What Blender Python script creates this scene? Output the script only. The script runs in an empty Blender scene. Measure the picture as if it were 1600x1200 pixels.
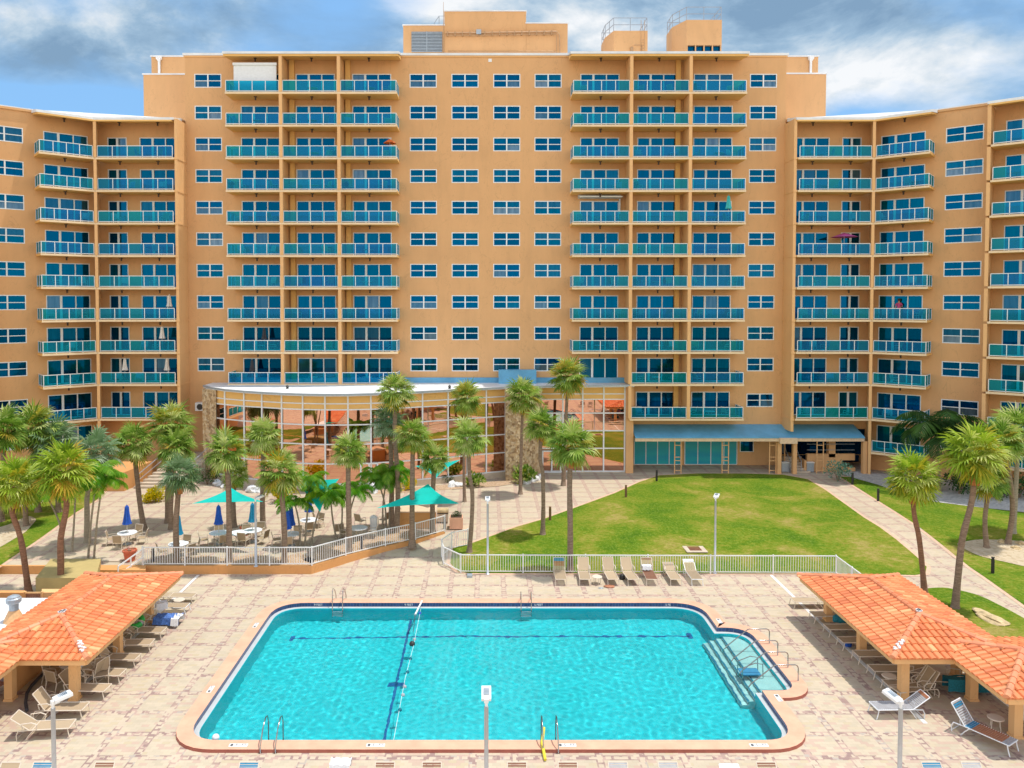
import bpy, bmesh, math, random
from mathutils import Vector, Matrix
R = random.Random(11)
scene = bpy.context.scene
COL = scene.collection
PI = math.pi
# ---------------------------------------------------------------- survey of the site
F, HC, PITCH, PU = 1200.0, 15.0, math.radians(1.8), 757.0
PV = 469.0 + F * math.tan(PITCH)
def _ray(u, v):
    a = (u - PU) / F; b = -(v - PV) / F
    return a, math.cos(PITCH) + b * math.sin(PITCH), -math.sin(PITCH) + b * math.cos(PITCH)
def G(u, v, z=0.0):
    """point of the plane at height z"""
    x, y, w = _ray(u, v); t = (z - HC) / w
    return Vector((x * t, y * t, z))
def AT(u, v, Y):
    x, y, w = _ray(u, v); t = Y / y
    return Vector((x * t, Y, HC + w * t))
def W(X, Y, z=0.0):
    """first-survey plan point -> corrected plan point on plane z"""
    return G(PU + F * X / Y, 469 + F * (HC - z) / Y, z)
def WG(X, Y, h=0.0):
    p = W(X, Y, 0.0); p.z = h
    return p
def gz(Y):
    return 0.4 * min(1.0, max(0.0, (Y - 43.0) / 6.0))
def GG(u, v):
    """point of the sloping ground"""
    z = 0.0
    for _ in range(12):
        p = G(u, v, z); z = gz(p.y)
    return Vector((p.x, p.y, z))

# ---------------------------------------------------------------- scene helpers
def tag(o, label=None, cat=None, group=None, kind=None):
    if label: o['label'] = label
    if cat: o['category'] = cat
    if group: o['group'] = group
    if kind: o['kind'] = kind
    return o
def empty(name, loc=(0, 0, 0), rz=0.0):
    o = bpy.data.objects.new(name, None); COL.objects.link(o)
    o.location = loc; o.rotation_euler = (0, 0, rz); o.empty_display_size = 0.3
    return o
def thing(name, label, cat, loc=(0, 0, 0), rz=0.0, group=None):
    return tag(empty(name, loc, rz), label, cat, group)
def link(name, mesh, parent=None, loc=(0, 0, 0), rz=0.0):
    o = bpy.data.objects.new(name, mesh); COL.objects.link(o)
    o.location = loc; o.rotation_euler = (0, 0, rz)
    if parent is not None: o.parent = parent
    return o
class MB:
    def __init__(s): s.v = []; s.f = []; s.m = []; s.c = []; s.cur = 0; s.col = 0.5
    def add(s, vs, fs):
        n = len(s.v); s.v += [tuple(p) for p in vs]
        for f in fs: s.f.append([n + i for i in f]); s.m.append(s.cur); s.c.append(s.col)
        return s
    def box(s, x0, x1, y0, y1, z0, z1):
        return s.add([(x0,y0,z0),(x1,y0,z0),(x1,y1,z0),(x0,y1,z0),(x0,y0,z1),(x1,y0,z1),(x1,y1,z1),(x0,y1,z1)],
              [(0,3,2,1),(4,5,6,7),(0,1,5,4),(1,2,6,5),(2,3,7,6),(3,0,4,7)])
    def obox(s, c, hx, hy, hz, M=None):
        M = M or Matrix.Identity(3); c = Vector(c)
        vs = [c + M @ Vector((a*hx, b*hy, d*hz)) for d in (-1,1) for a, b in ((-1,-1),(1,-1),(1,1),(-1,1))]
        return s.add(vs, [(0,3,2,1),(4,5,6,7),(0,1,5,4),(1,2,6,5),(2,3,7,6),(3,0,4,7)])
    def quad(s, a, b, c, d): return s.add([a, b, c, d], [(0,1,2,3)])
    def prism(s, poly, z0, z1, top=None):
        n = len(poly)
        zt = top if top else (lambda x, y: z1)
        vs = [(p[0], p[1], z0) for p in poly] + [(p[0], p[1], zt(p[0], p[1])) for p in poly]
        return s.add(vs, [tuple(range(n))[::-1], tuple(range(n, 2*n))] + [(i, (i+1)%n, n+(i+1)%n, n+i) for i in range(n)])
    def bar(s, a, b, w, h=None):
        """square bar from a to b"""
        a, b = Vector(a), Vector(b); h = h or w; d = b - a; L = d.length
        if L < 1e-6: return s
        d.normalize(); up = Vector((0,0,1)) if abs(d.z) < .95 else Vector((0,1,0))
        r = d.cross(up).normalized(); q = r.cross(d).normalized()
        M = Matrix((r, d, q)).transposed()
        return s.obox((a + b) / 2, w/2, L/2, h/2, M)
    def tube(s, pts, r, n=6, caps=True):
        pts = [Vector(p) for p in pts]; k = len(pts)
        rs = r if isinstance(r, (list, tuple)) else [r] * k
        vs = []; ref = None
        for i, p in enumerate(pts):
            d = (pts[min(i+1, k-1)] - pts[max(i-1, 0)]).normalized()
            if ref is None or abs(d.dot(ref)) > .98:
                ref = Vector((0,0,1)) if abs(d.z) < .9 else Vector((1,0,0))
            a = d.cross(ref).normalized(); b = d.cross(a).normalized(); ref = a.cross(d).normalized()
            for j in range(n):
                t = 2*PI*j/n; vs.append(p + (a*math.cos(t) + b*math.sin(t)) * rs[i])
        fs = [(i*n+j, i*n+(j+1)%n, (i+1)*n+(j+1)%n, (i+1)*n+j) for i in range(k-1) for j in range(n)]
        if caps: fs += [tuple(range(n)), tuple(range((k-1)*n, k*n))[::-1]]
        return s.add(vs, fs)
    def lathe(s, prof, n=12, c=(0,0,0)):
        vs = [(c[0]+r*math.cos(2*PI*j/n), c[1]+r*math.sin(2*PI*j/n), c[2]+z) for r, z in prof for j in range(n)]
        k = len(prof)
        fs = [(i*n+j, i*n+(j+1)%n, (i+1)*n+(j+1)%n, (i+1)*n+j) for i in range(k-1) for j in range(n)]
        fs += [tuple(range(n))[::-1], tuple(range((k-1)*n, k*n))]
        return s.add(vs, fs)
    def mesh(s, name, mats, smooth=False):
        me = bpy.data.meshes.new(name); me.from_pydata(s.v, [], s.f)
        for m in (mats if isinstance(mats, (list, tuple)) else [mats]): me.materials.append(m)
        for p, mi, in zip(me.polygons, s.m): p.material_index = mi; p.use_smooth = smooth
        if len(set(s.c)) > 1:
            at = me.attributes.new('shade', 'FLOAT', 'FACE'); at.data.foreach_set('value', s.c)
        me.update(); return me
    def build(s, name, mats, parent=None, loc=(0,0,0), rz=0.0, smooth=False):
        return link(name, s.mesh(name, mats, smooth), parent, loc, rz)
PROTO = {}
def proto(key, parts): PROTO[key] = parts      # parts: list of (name, mesh, [(subname, mesh)...])
def place(key, name, label, cat, loc, rz=0.0, group=None, scale=1.0):
    t = thing(name, label, cat, loc, rz, group); t.scale = (scale,)*3
    add_parts(PROTO[key], t)
    return t
def add_parts(parts, t):
    for p in parts:
        o = link(p[0], p[1], t)
        for q in (p[2] if len(p) > 2 else []): link(q[0], q[1], o)
def round_poly(pts, radii, seg=6):
    out = []; n = len(pts)
    for i in range(n):
        p = Vector(pts[i][:2]); r = radii[i]
        if r <= 0: out.append(p); continue
        a = (Vector(pts[i-1][:2]) - p).normalized(); b = (Vector(pts[(i+1)%n][:2]) - p).normalized()
        p0, p1 = p + a*r, p + b*r
        for k in range(seg+1):
            t = k/seg; out.append(p0*(1-t)**2 + p*2*t*(1-t) + p1*t*t)
    return out
def offset_poly(poly, d):
    out = []; n = len(poly)
    for i in range(n):
        a, p, b = poly[i-1], poly[i], poly[(i+1)%n]
        e0 = (p-a).normalized(); e1 = (b-p).normalized()
        n0 = Vector((e0.y, -e0.x)); n1 = Vector((e1.y, -e1.x))
        m = n0 + n1
        m = m.normalized() if m.length > 1e-6 else n0
        out.append(p + m * d / max(.4, m.dot(n0)))
    return out
def sheet(name, loops, zf, mats, bis=(), kind='structure', parent=None, bisx=()):
    """flat polygon (with holes) laid on heights zf(x, y)"""
    bm = bmesh.new()
    es = []
    for lp in loops:
        vs = [bm.verts.new((p[0], p[1], 0)) for p in lp]
        es += [bm.edges.new((vs[i], vs[(i+1)%len(vs)])) for i in range(len(vs))]
    bmesh.ops.triangle_fill(bm, edges=es, use_beauty=True, use_dissolve=False)
    for y in bis:
        bmesh.ops.bisect_plane(bm, geom=bm.verts[:]+bm.edges[:]+bm.faces[:], plane_co=(0,y,0), plane_no=(0,1,0))
    for x in bisx:
        bmesh.ops.bisect_plane(bm, geom=bm.verts[:]+bm.edges[:]+bm.faces[:], plane_co=(x,0,0), plane_no=(1,0,0))
    for v in bm.verts: v.co.z = zf(v.co.x, v.co.y)
    bmesh.ops.recalc_face_normals(bm, faces=bm.faces[:])
    for f in bm.faces:
        if f.normal.z < 0: f.normal_flip()
    me = bpy.data.meshes.new(name); bm.to_mesh(me); bm.free()
    for m in (mats if isinstance(mats, (list, tuple)) else [mats]): me.materials.append(m)
    o = link(name, me, parent)
    if kind and parent is None: o['kind'] = kind
    return o
ORD = ['topmost', 'second', 'third', 'fourth', 'fifth', 'sixth', 'seventh', 'eighth', 'ninth', 'tenth', 'eleventh', 'twelfth', 'thirteenth', 'fourteenth', 'fifteenth', 'sixteenth']

# ---------------------------------------------------------------- materials
class NT:
    def __init__(s, tree): s.t = tree
    def n(s, typ, **kw):
        nd = s.t.nodes.new(typ)
        for k, v in kw.items():
            if k.startswith('i_'): pass
            else: setattr(nd, k, v)
        return nd
    def put(s, sock, v):
        if hasattr(v, 'is_output') or isinstance(v, bpy.types.NodeSocket): s.t.links.new(v, sock)
        elif v is not None:
            if isinstance(v, (tuple, list)) and len(v) == 3 and sock.type == 'RGBA': v = (*v, 1)
            sock.default_value = v
    def math(s, op, a, b=None, c=None, clamp=False):
        nd = s.n('ShaderNodeMath', operation=op); nd.use_clamp = clamp
        for i, x in enumerate((a, b, c)):
            if x is not None: s.put(nd.inputs[i], x)
        return nd.outputs[0]
    def mix(s, f, a, b, typ='MIX'):
        nd = s.n('ShaderNodeMix', data_type='RGBA', blend_type=typ)
        s.put(nd.inputs[0], f); s.put(nd.inputs[6], a); s.put(nd.inputs[7], b)
        return nd.outputs[2]
    def noise(s, vec, scale, detail=3, rough=.5, dist=0.0, dim='3D'):
        nd = s.n('ShaderNodeTexNoise', noise_dimensions=dim)
        if vec is not None: s.put(nd.inputs['Vector'], vec)
        nd.inputs['Scale'].default_value = scale; nd.inputs['Detail'].default_value = detail
        nd.inputs['Roughness'].default_value = rough; nd.inputs['Distortion'].default_value = dist
        return nd.outputs[0]
    def ramp(s, f, stops, interp='LINEAR'):
        nd = s.n('ShaderNodeValToRGB'); cr = nd.color_ramp; cr.interpolation = interp
        s.put(nd.inputs[0], f)
        while len(cr.elements) < len(stops): cr.elements.new(.5)
        for e, (p, c) in zip(cr.elements, stops):
            e.position = p; e.color = (*c, 1) if len(c) == 3 else c
        return nd.outputs[0]
    def mapping(s, vec, scale=(1,1,1), loc=(0,0,0), rot=(0,0,0)):
        nd = s.n('ShaderNodeMapping'); s.put(nd.inputs[0], vec)
        nd.inputs['Scale'].default_value = scale; nd.inputs['Location'].default_value = loc; nd.inputs['Rotation'].default_value = rot
        return nd.outputs[0]
    def pos(s): return s.n('ShaderNodeNewGeometry').outputs['Position']
    def obj(s): return s.n('ShaderNodeTexCoord').outputs['Object']
    def rnd(s): return s.n('ShaderNodeObjectInfo').outputs['Random']
def newmat(name):
    m = bpy.data.materials.new(name); m.use_nodes = True
    t = m.node_tree; t.nodes.clear(); nt = NT(t)
    out = nt.n('ShaderNodeOutputMaterial'); b = nt.n('ShaderNodeBsdfPrincipled')
    t.links.new(b.outputs[0], out.inputs[0])
    return m, nt, b, out
def simple(name, col, rough=.6, metal=0.0, var=.12, scale=6.0, spec=.5, bump=0.0, bscale=40, coord='obj', randvar=0.0):
    m, nt, b, out = newmat(name)
    vec = nt.obj() if coord == 'obj' else nt.pos()
    f = nt.noise(vec, scale, 4, .6)
    lo = tuple(c*(1-var) for c in col); hi = tuple(min(1, c*(1+var)) for c in col)
    c = nt.ramp(f, [(.3, lo), (.7, hi)])
    if randvar:
        k = nt.math('MULTIPLY_ADD', nt.rnd(), randvar*2, 1-randvar)
        nd = nt.n('ShaderNodeVectorMath', operation='SCALE'); nt.put(nd.inputs[0], c); nt.put(nd.inputs['Scale'], k); c = nd.outputs[0]
    nt.put(b.inputs['Base Color'], c)
    b.inputs['Roughness'].default_value = rough; b.inputs['Metallic'].default_value = metal
    b.inputs['Specular IOR Level'].default_value = spec
    if bump:
        bn = nt.n('ShaderNodeBump'); bn.inputs['Strength'].default_value = bump; bn.inputs['Distance'].default_value = .02
        nt.put(bn.inputs['Height'], nt.noise(vec, bscale, 3)); nt.put(b.inputs['Normal'], bn.outputs[0])
    return m
M = {}
def stucco(name, col, stain=.12):
    m, nt, b, out = newmat(name)
    p = nt.pos()
    big = nt.noise(p, .35, 4, .6)
    streak = nt.noise(nt.mapping(p, (1.1, 1.1, .22)), 1.0, 5, .7)
    fine = nt.noise(p, 9, 3, .6)
    k = nt.math('ADD', nt.math('MULTIPLY', big, .5), nt.math('MULTIPLY', streak, .5))
    c = nt.ramp(k, [(.32, tuple(x*(1-stain) for x in col)), (.5, col), (.68, tuple(min(1, x*(1+stain*.7)) for x in col))])
    # hairline repaired cracks
    w = nt.noise(nt.mapping(p, (1, 1, .55)), .55, 5, .62, .6)
    cr = nt.math('LESS_THAN', nt.math('ABSOLUTE', nt.math('SUBTRACT', w, .5)), .0045)
    c = nt.mix(nt.math('MULTIPLY', cr, .30), c, tuple(x*.62 for x in col))
    c = nt.mix(nt.math('MULTIPLY', fine, .18), c, tuple(x*.82 for x in col))
    nt.put(b.inputs['Base Color'], c); b.inputs['Roughness'].default_value = .85
    bn = nt.n('ShaderNodeBump'); bn.inputs['Strength'].default_value = .25; bn.inputs['Distance'].default_value = .03
    nt.put(bn.inputs['Height'], nt.noise(p, 14, 4, .7)); nt.put(b.inputs['Normal'], bn.outputs[0])
    return m
M['stucco'] = stucco('stucco', (.70, .405, .19), .11)
M['stucco_trim'] = stucco('stucco_trim', (.80, .48, .22), .06)
M['stucco_wall'] = stucco('stucco_wall', (.66, .33, .12), .1)
M['soffit'] = stucco('soffit', (.84, .52, .18), .05)  # yellow of bounced light worked into this stucco tone
M['slab_edge'] = stucco('slab_edge', (.84, .66, .44), .08)
M['white_metal'] = simple('white_metal', (.80, .82, .84), .35, 0, .04)
M['white_frame'] = simple('white_frame', (.78, .82, .86), .4, 0, .05)
M['roof_white'] = simple('roof_white', (.74, .78, .82), .6, 0, .12, .8, coord='pos')
M['roof_shade_blue'] = simple('roof_shade_blue', (.12, .38, .60), .45, 0, .15, .9, coord='pos')  # blue cast of the tower's shade put into the roof colour
M['dark'] = simple('dark', (.02, .02, .022), .5, 0, .2)
M['lamp_dark'] = simple('lamp_dark', (.06, .03, .02), .5, 0, .2)
M['grey_metal'] = simple('grey_metal', (.36, .42, .48), .4, .3, .1)
M['lamp_pole'] = simple('lamp_pole', (.52, .56, .62), .35, .2, .06)
M['steel'] = simple('steel', (.38, .36, .34), .2, 1.0, .1)
M['beige_metal'] = simple('beige_metal', (.68, .60, .50), .4, 0, .05)
M['sling'] = simple('sling', (.42, .32, .21), .7, 0, .08, 60, randvar=.12)
M['sling_dark'] = simple('sling_dark', (.40, .30, .19), .7, 0, .08, 60, randvar=.1)
M['strap_blue'] = simple('strap_blue', (.03, .22, .40), .5)
M['strap_rust'] = simple('strap_rust', (.42, .17, .09), .5)
M['strap_grey'] = simple('strap_grey', (.40, .41, .44), .5)
M['towel_blue'] = simple('towel_blue', (.07, .17, .5), .9, 0, .5, 14)
M['towel_white'] = simple('towel_white', (.75, .78, .82), .9, 0, .12, 14)
M['towel_teal'] = simple('towel_teal', (.01, .16, .22), .9, 0, .45, 30)
M['towel_pink'] = simple('towel_pink', (.55, .28, .55), .9, 0, .3, 9)
M['green_plastic'] = simple('green_plastic', (.02, .36, .06), .35, 0, .3)
M['yellow'] = simple('yellow', (.72, .62, .05), .5)
M['umb_blue'] = simple('umb_blue', (.015, .10, .52), .8, 0, .2, 8)
M['umb_teal'] = simple('umb_teal', (.01, .25, .45), .8, 0, .2, 8)
M['umb_white'] = simple('umb_white', (.75, .72, .68), .8, 0, .1, 8)
M['umb_dark'] = simple('umb_dark', (.05, .05, .06), .8, 0, .2, 8)
M['umb_orange'] = simple('umb_orange', (.70, .16, .03), .8, 0, .3, 8)
M['umb_pink'] = simple('umb_pink', (.50, .10, .35), .8, 0, .15, 8)
M['umb_aqua'] = simple('umb_aqua', (.05, .48, .5), .8, 0, .15, 8)
M['terracotta'] = simple('terracotta', (.58, .14, .07), .75, 0, .12, bump=.1)
M['soil'] = simple('soil', (.08, .05, .03), .95, 0, .3, 20)
M['timber'] = simple('timber', (.30, .13, .07), .7, 0, .25, 9)
M['olive_wall'] = simple('olive_wall', (.46, .36, .15), .85, 0, .08, 1.5, coord='pos')
M['rock_white'] = simple('rock_white', (.70, .72, .74), .85, 0, .22, 5, bump=.6, bscale=9)
M['rock_tan'] = simple('rock_tan', (.55, .42, .24), .9, 0, .3, 4, bump=.6, bscale=9)
M['brown_post'] = simple('brown_post', (.17, .09, .04), .7, 0, .2)
M['rail_tan'] = simple('rail_tan', (.72, .42, .2), .6)
M['skin'] = simple('skin', (.48, .25, .17), .6, 0, .05)
M['hair'] = simple('hair', (.05, .03, .02), .7)
M['pink_top'] = simple('pink_top', (.6, .08, .25), .8)
M['conduit'] = simple('conduit', (.45, .27, .14), .5)
M['conduit_grey'] = simple('conduit_grey', (.32, .36, .42), .4)
M['canopy_fascia'] = simple('canopy_fascia', (.70, .52, .36), .7)
M['shutter_white'] = simple('shutter_white', (.75, .80, .84), .5, 0, .05)

def window_glass(name, ramp):
    m, nt, b, out = newmat(name)
    r = nt.rnd(); p = nt.pos()
    c = nt.ramp(r, ramp, 'LINEAR')
    w = nt.noise(nt.mapping(p, (3, 3, .4)), 1.2, 3, .5)   # drawn curtains and blinds behind the glass
    cw = nt.n('ShaderNodeVectorMath', operation='SCALE'); nt.put(cw.inputs[0], c)
    nt.put(cw.inputs['Scale'], nt.math('MULTIPLY_ADD', w, 1.6, .1))
    nt.put(b.inputs['Base Color'], cw.outputs[0])
    b.inputs['Roughness'].default_value = .035; b.inputs['Specular IOR Level'].default_value = 1.0
    b.inputs['Metallic'].default_value = .0; b.inputs['IOR'].default_value = 1.75
    b.inputs['Specular Tint'].default_value = (.0, .33, .8, 1)
    bn = nt.n('ShaderNodeBump'); bn.inputs['Strength'].default_value = .03; bn.inputs['Distance'].default_value = .05
    nt.put(bn.inputs['Height'], nt.noise(p, 1.1, 2)); nt.put(b.inputs['Normal'], bn.outputs[0])
    return m
M['glass_a'] = window_glass('glass_a', [(0, (.0, .006, .025)), (.25, (.0, .04, .15)), (.5, (.0, .02, .035)), (.75, (.005, .085, .15)), (1, (.03, .06, .075))])
M['glass_b'] = window_glass('glass_b', [(0, (.0, .02, .09)), (.4, (.0, .055, .15)), (.7, (.0, .05, .08)), (1, (.0, .07, .12))])
M['glass_d'] = window_glass('glass_d', [(0, (.06, .10, .13)), (.5, (.14, .18, .20)), (1, (.26, .29, .29))])
M['glass_c'] = window_glass('glass_c', [(0, (.0, .012, .045)), (.5, (.0, .02, .07)), (1, (.0, .03, .05))])

def rail_glass():
    m, nt, b, out = newmat('rail_glass')
    tr = nt.n('ShaderNodeBsdfTransparent'); tr.inputs[0].default_value = (.03, .66, .92, 1)
    gl = nt.n('ShaderNodeBsdfGlossy'); gl.inputs['Roughness'].default_value = .03; gl.inputs[0].default_value = (.1, .5, 1, 1)
    df = nt.n('ShaderNodeBsdfDiffuse')
    nt.put(df.inputs[0], nt.ramp(nt.rnd(), [(0, (.0, .20, .52)), (.5, (.0, .30, .52)), (1, (.0, .42, .46))]))
    m1 = nt.n('ShaderNodeMixShader'); m1.inputs[0].default_value = .27
    nt.put(m1.inputs[1], tr.outputs[0]); nt.put(m1.inputs[2], df.outputs[0])
    lw = nt.n('ShaderNodeLayerWeight'); lw.inputs[0].default_value = .35
    m2 = nt.n('ShaderNodeMixShader'); nt.put(m2.inputs[0], nt.math('ADD', lw.outputs['Fresnel'], .02, clamp=True))
    nt.put(m2.inputs[1], m1.outputs[0]); nt.put(m2.inputs[2], gl.outputs[0])
    nt.t.links.new(m2.outputs[0], out.inputs[0]); return m
M['rail_glass'] = rail_glass()
def club_glass():
    m, nt, b, out = newmat('bronze_glass')
    p = nt.pos()
    b.inputs['Metallic'].default_value = 1.0; b.inputs['Roughness'].default_value = .012
    nt.put(b.inputs['Base Color'], nt.ramp(nt.rnd(), [(0, (.64, .35, .24)), (1, (.86, .52, .39))]))
    bn = nt.n('ShaderNodeBump'); bn.inputs['Strength'].default_value = .035; bn.inputs['Distance'].default_value = .05
    nt.put(bn.inputs['Height'], nt.noise(p, .9, 2)); nt.put(b.inputs['Normal'], bn.outputs[0])
    return m
M['club_glass'] = club_glass()

def pavers():
    m, nt, b, out = newmat('pavers')
    p = nt.pos()
    sx = nt.n('ShaderNodeSeparateXYZ'); nt.put(sx.inputs[0], p); X, Y = sx.outputs[0], sx.outputs[1]
    def frac(a, off, per): return nt.math('FRACT', nt.math('DIVIDE', nt.math('ADD', a, off), per))
    PX, PY = 1.385, 1.385
    fx = frac(X, 200*PX + 12.85, PX); fy = frac(Y, 200*PY - 31.65, PY)
    def band(f): return nt.math('GREATER_THAN', nt.math('ABSOLUTE', nt.math('SUBTRACT', f, .5)), .5 - .095)
    bx = band(fx); by = band(fy)
    bm_ = nt.math('MAXIMUM', bx, by)
    def cellnoise(sc, rx, ry):
        # running bond of small concrete pavers
        row = nt.math('FLOOR', nt.math('DIVIDE', Y, ry))
        xx = nt.math('ADD', nt.math('DIVIDE', X, rx), nt.math('MULTIPLY', nt.math('MODULO', row, 2), .5))
        cx = nt.math('FLOOR', xx)
        cmb = nt.n('ShaderNodeCombineXYZ'); nt.put(cmb.inputs[0], cx); nt.put(cmb.inputs[1], row); cmb.inputs[2].default_value = sc
        wn = nt.n('ShaderNodeTexWhiteNoise'); nt.put(wn.inputs['Vector'], cmb.outputs[0])
        jx = nt.math('ABSOLUTE', nt.math('SUBTRACT', nt.math('FRACT', xx), .5))
        jy = nt.math('ABSOLUTE', nt.math('SUBTRACT', nt.math('FRACT', nt.math('DIVIDE', Y, ry)), .5))
        jt = nt.math('MAXIMUM', nt.math('GREATER_THAN', jx, .5 - .006/rx), nt.math('GREATER_THAN', jy, .5 - .006/ry))
        return wn.outputs[0], jt
    w1, j1 = cellnoise(1.0, .26, .15); w2, j2 = cellnoise(7.0, .20, .14)
    patch = nt.noise(p, .16, 3, .6)
    field = nt.ramp(w1, [(0, (.475, .405, .30)), (.45, (.515, .435, .325)), (.75, (.535, .45, .335)), (1, (.49, .405, .27))])
    field = nt.mix(nt.math('LESS_THAN', nt.math('FRACT', nt.math('MULTIPLY', w1, 17.3)), nt.ramp(nt.math('MULTIPLY_ADD', Y, -.02, .78), [(.0, (.02,)*3), (.14, (.035,)*3), (.3, (.22,)*3)])), field, (.50, .37, .29))
    def ladder(acr, alo, per):
        aa = nt.math('MINIMUM', acr, nt.math('SUBTRACT', 1.0, acr))
        inner = nt.math('LESS_THAN', aa, .058)
        rung = nt.math('GREATER_THAN', nt.math('FRACT', nt.math('DIVIDE', alo, per)), .34)
        return nt.math('MULTIPLY', inner, rung)
    lad = nt.math('MAXIMUM', nt.math('MULTIPLY', ladder(fx, Y, .277), bx), nt.math('MULTIPLY', ladder(fy, X, .277), by))
    bandc = nt.ramp(w2, [(0, (.30, .20, .18)), (.3, (.38, .265, .225)), (.5, (.46, .32, .27)), (.7, (.42, .36, .31)), (.82, (.54, .45, .345))], 'CONSTANT')
    bandc = nt.mix(nt.math('MULTIPLY', lad, nt.math('GREATER_THAN', w1, .28)), bandc, (.54, .445, .335))
    bandc = nt.mix(nt.math('MULTIPLY', nt.math('SUBTRACT', Y, 26), .022, clamp=True), bandc, (.44, .305, .245))
    c = nt.mix(bm_, field, bandc)
    far = nt.math('MULTIPLY', nt.math('SUBTRACT', Y, 40), .08, clamp=True)
    c = nt.mix(nt.math('MULTIPLY', far, .12), c, (.515, .42, .325))
    c = nt.mix(nt.math('MULTIPLY', nt.math('MAXIMUM', j1, 0), .35), c, (.42, .32, .22))
    k = nt.math('MULTIPLY_ADD', patch, .28, .86)
    dirt = nt.noise(p, 1.7, 5, .65)
    k = nt.math('MULTIPLY', k, nt.math('MULTIPLY_ADD', dirt, .22, .9))
    nd = nt.n('ShaderNodeVectorMath', operation='SCALE'); nt.put(nd.inputs[0], c); nt.put(nd.inputs['Scale'], k)
    nt.put(b.inputs['Base Color'], nd.outputs[0]); b.inputs['Roughness'].default_value = .8
    bn = nt.n('ShaderNodeBump'); bn.inputs['Strength'].default_value = .3; bn.inputs['Distance'].default_value = .01
    nt.put(bn.inputs['Height'], nt.math('SUBTRACT', nt.noise(p, 30, 3), j1)); nt.put(b.inputs['Normal'], bn.outputs[0])
    return m
M['pavers'] = pavers()
def grass():
    m, nt, b, out = newmat('grass')
    p = nt.pos()
    a = nt.noise(p, .28, 5, .6, .4); f = nt.noise(nt.mapping(p, (1, 2.2, 1)), 2.6, 5, .7); g = nt.noise(p, 22, 3, .7)
    k = nt.math('ADD', nt.math('MULTIPLY', a, .62), nt.math('MULTIPLY', f, .38))
    c = nt.ramp(k, [(.36, (.06, .15, .004)), (.44, (.105, .205, .006)), (.50, (.17, .24, .012)), (.56, (.28, .275, .035)), (.63, (.44, .33, .11))])
    g2 = nt.noise(nt.mapping(p, (1, .6, 1)), 7.0, 4, .75)
    c = nt.mix(nt.math('MULTIPLY_ADD', g, 1.6, -.45, clamp=True), c, nt.mix(.62, c, (.03, .09, .005)))
    c = nt.mix(nt.math('MULTIPLY_ADD', g2, 3.2, -1.55, clamp=True), c, nt.mix(.5, c, (.42, .48, .10)))
    nt.put(b.inputs['Base Color'], c); b.inputs['Roughness'].default_value = .95; b.inputs['Specular IOR Level'].default_value = .15
    bn = nt.n('ShaderNodeBump'); bn.inputs['Strength'].default_value = .9; bn.inputs['Distance'].default_value = .06
    nt.put(bn.inputs['Height'], nt.noise(p, 16, 4, .8)); nt.put(b.inputs['Normal'], bn.outputs[0])
    return m
M['grass'] = grass()
def speckle(name, cols, scale=9, bump=.6, rough=.9):
    m, nt, b, out = newmat(name)
    p = nt.pos(); v = nt.n('ShaderNodeTexVoronoi'); v.inputs['Scale'].default_value = scale; nt.put(v.inputs['Vector'], p)
    sp = nt.n('ShaderNodeSeparateColor'); nt.put(sp.inputs[0], v.outputs['Color'])
    n = len(cols)
    c = nt.ramp(sp.outputs[0], [(i/max(1, n-1), c) for i, c in enumerate(cols)])
    c = nt.mix(nt.math('MULTIPLY', nt.noise(p, .6, 4), .5), c, tuple(x*.7 for x in cols[0]))
    nt.put(b.inputs['Base Color'], c); b.inputs['Roughness'].default_value = rough
    bn = nt.n('ShaderNodeBump'); bn.inputs['Strength'].default_value = bump; bn.inputs['Distance'].default_value = .05
    nt.put(bn.inputs['Height'], v.outputs['Distance']); nt.put(b.inputs['Normal'], bn.outputs[0])
    return m
M['mulch'] = speckle('mulch', [(.38, .24, .13), (.55, .38, .24), (.66, .50, .36), (.45, .28, .18)], 14)
M['rock_bed'] = speckle('rock_bed', [(.40, .40, .40), (.55, .54, .52), (.66, .65, .62)], 6)
M['sand'] = speckle('sand', [(.52, .42, .28), (.60, .50, .36), (.40, .30, .18)], 5, .3)
M['stone'] = speckle('stone', [(.40, .26, .13), (.62, .46, .27), (.72, .60, .42), (.24, .15, .08), (.68, .52, .32)], 5.5, 1.0)
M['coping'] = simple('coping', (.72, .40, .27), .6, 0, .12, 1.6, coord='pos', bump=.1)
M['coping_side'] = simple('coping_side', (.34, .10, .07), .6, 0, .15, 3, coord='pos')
M['ledge'] = simple('ledge', (.50, .53, .54), .5, 0, .06, 3, coord='pos')
M['edging'] = simple('edging', (.62, .42, .30), .8, 0, .15, 6, coord='pos')
M['deck_strip'] = simple('deck_strip', (.74, .74, .73), .5, 0, .06, 3, coord='pos')
M['concrete'] = simple('concrete', (.55, .46, .36), .8, 0, .12, 3, coord='pos')
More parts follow.
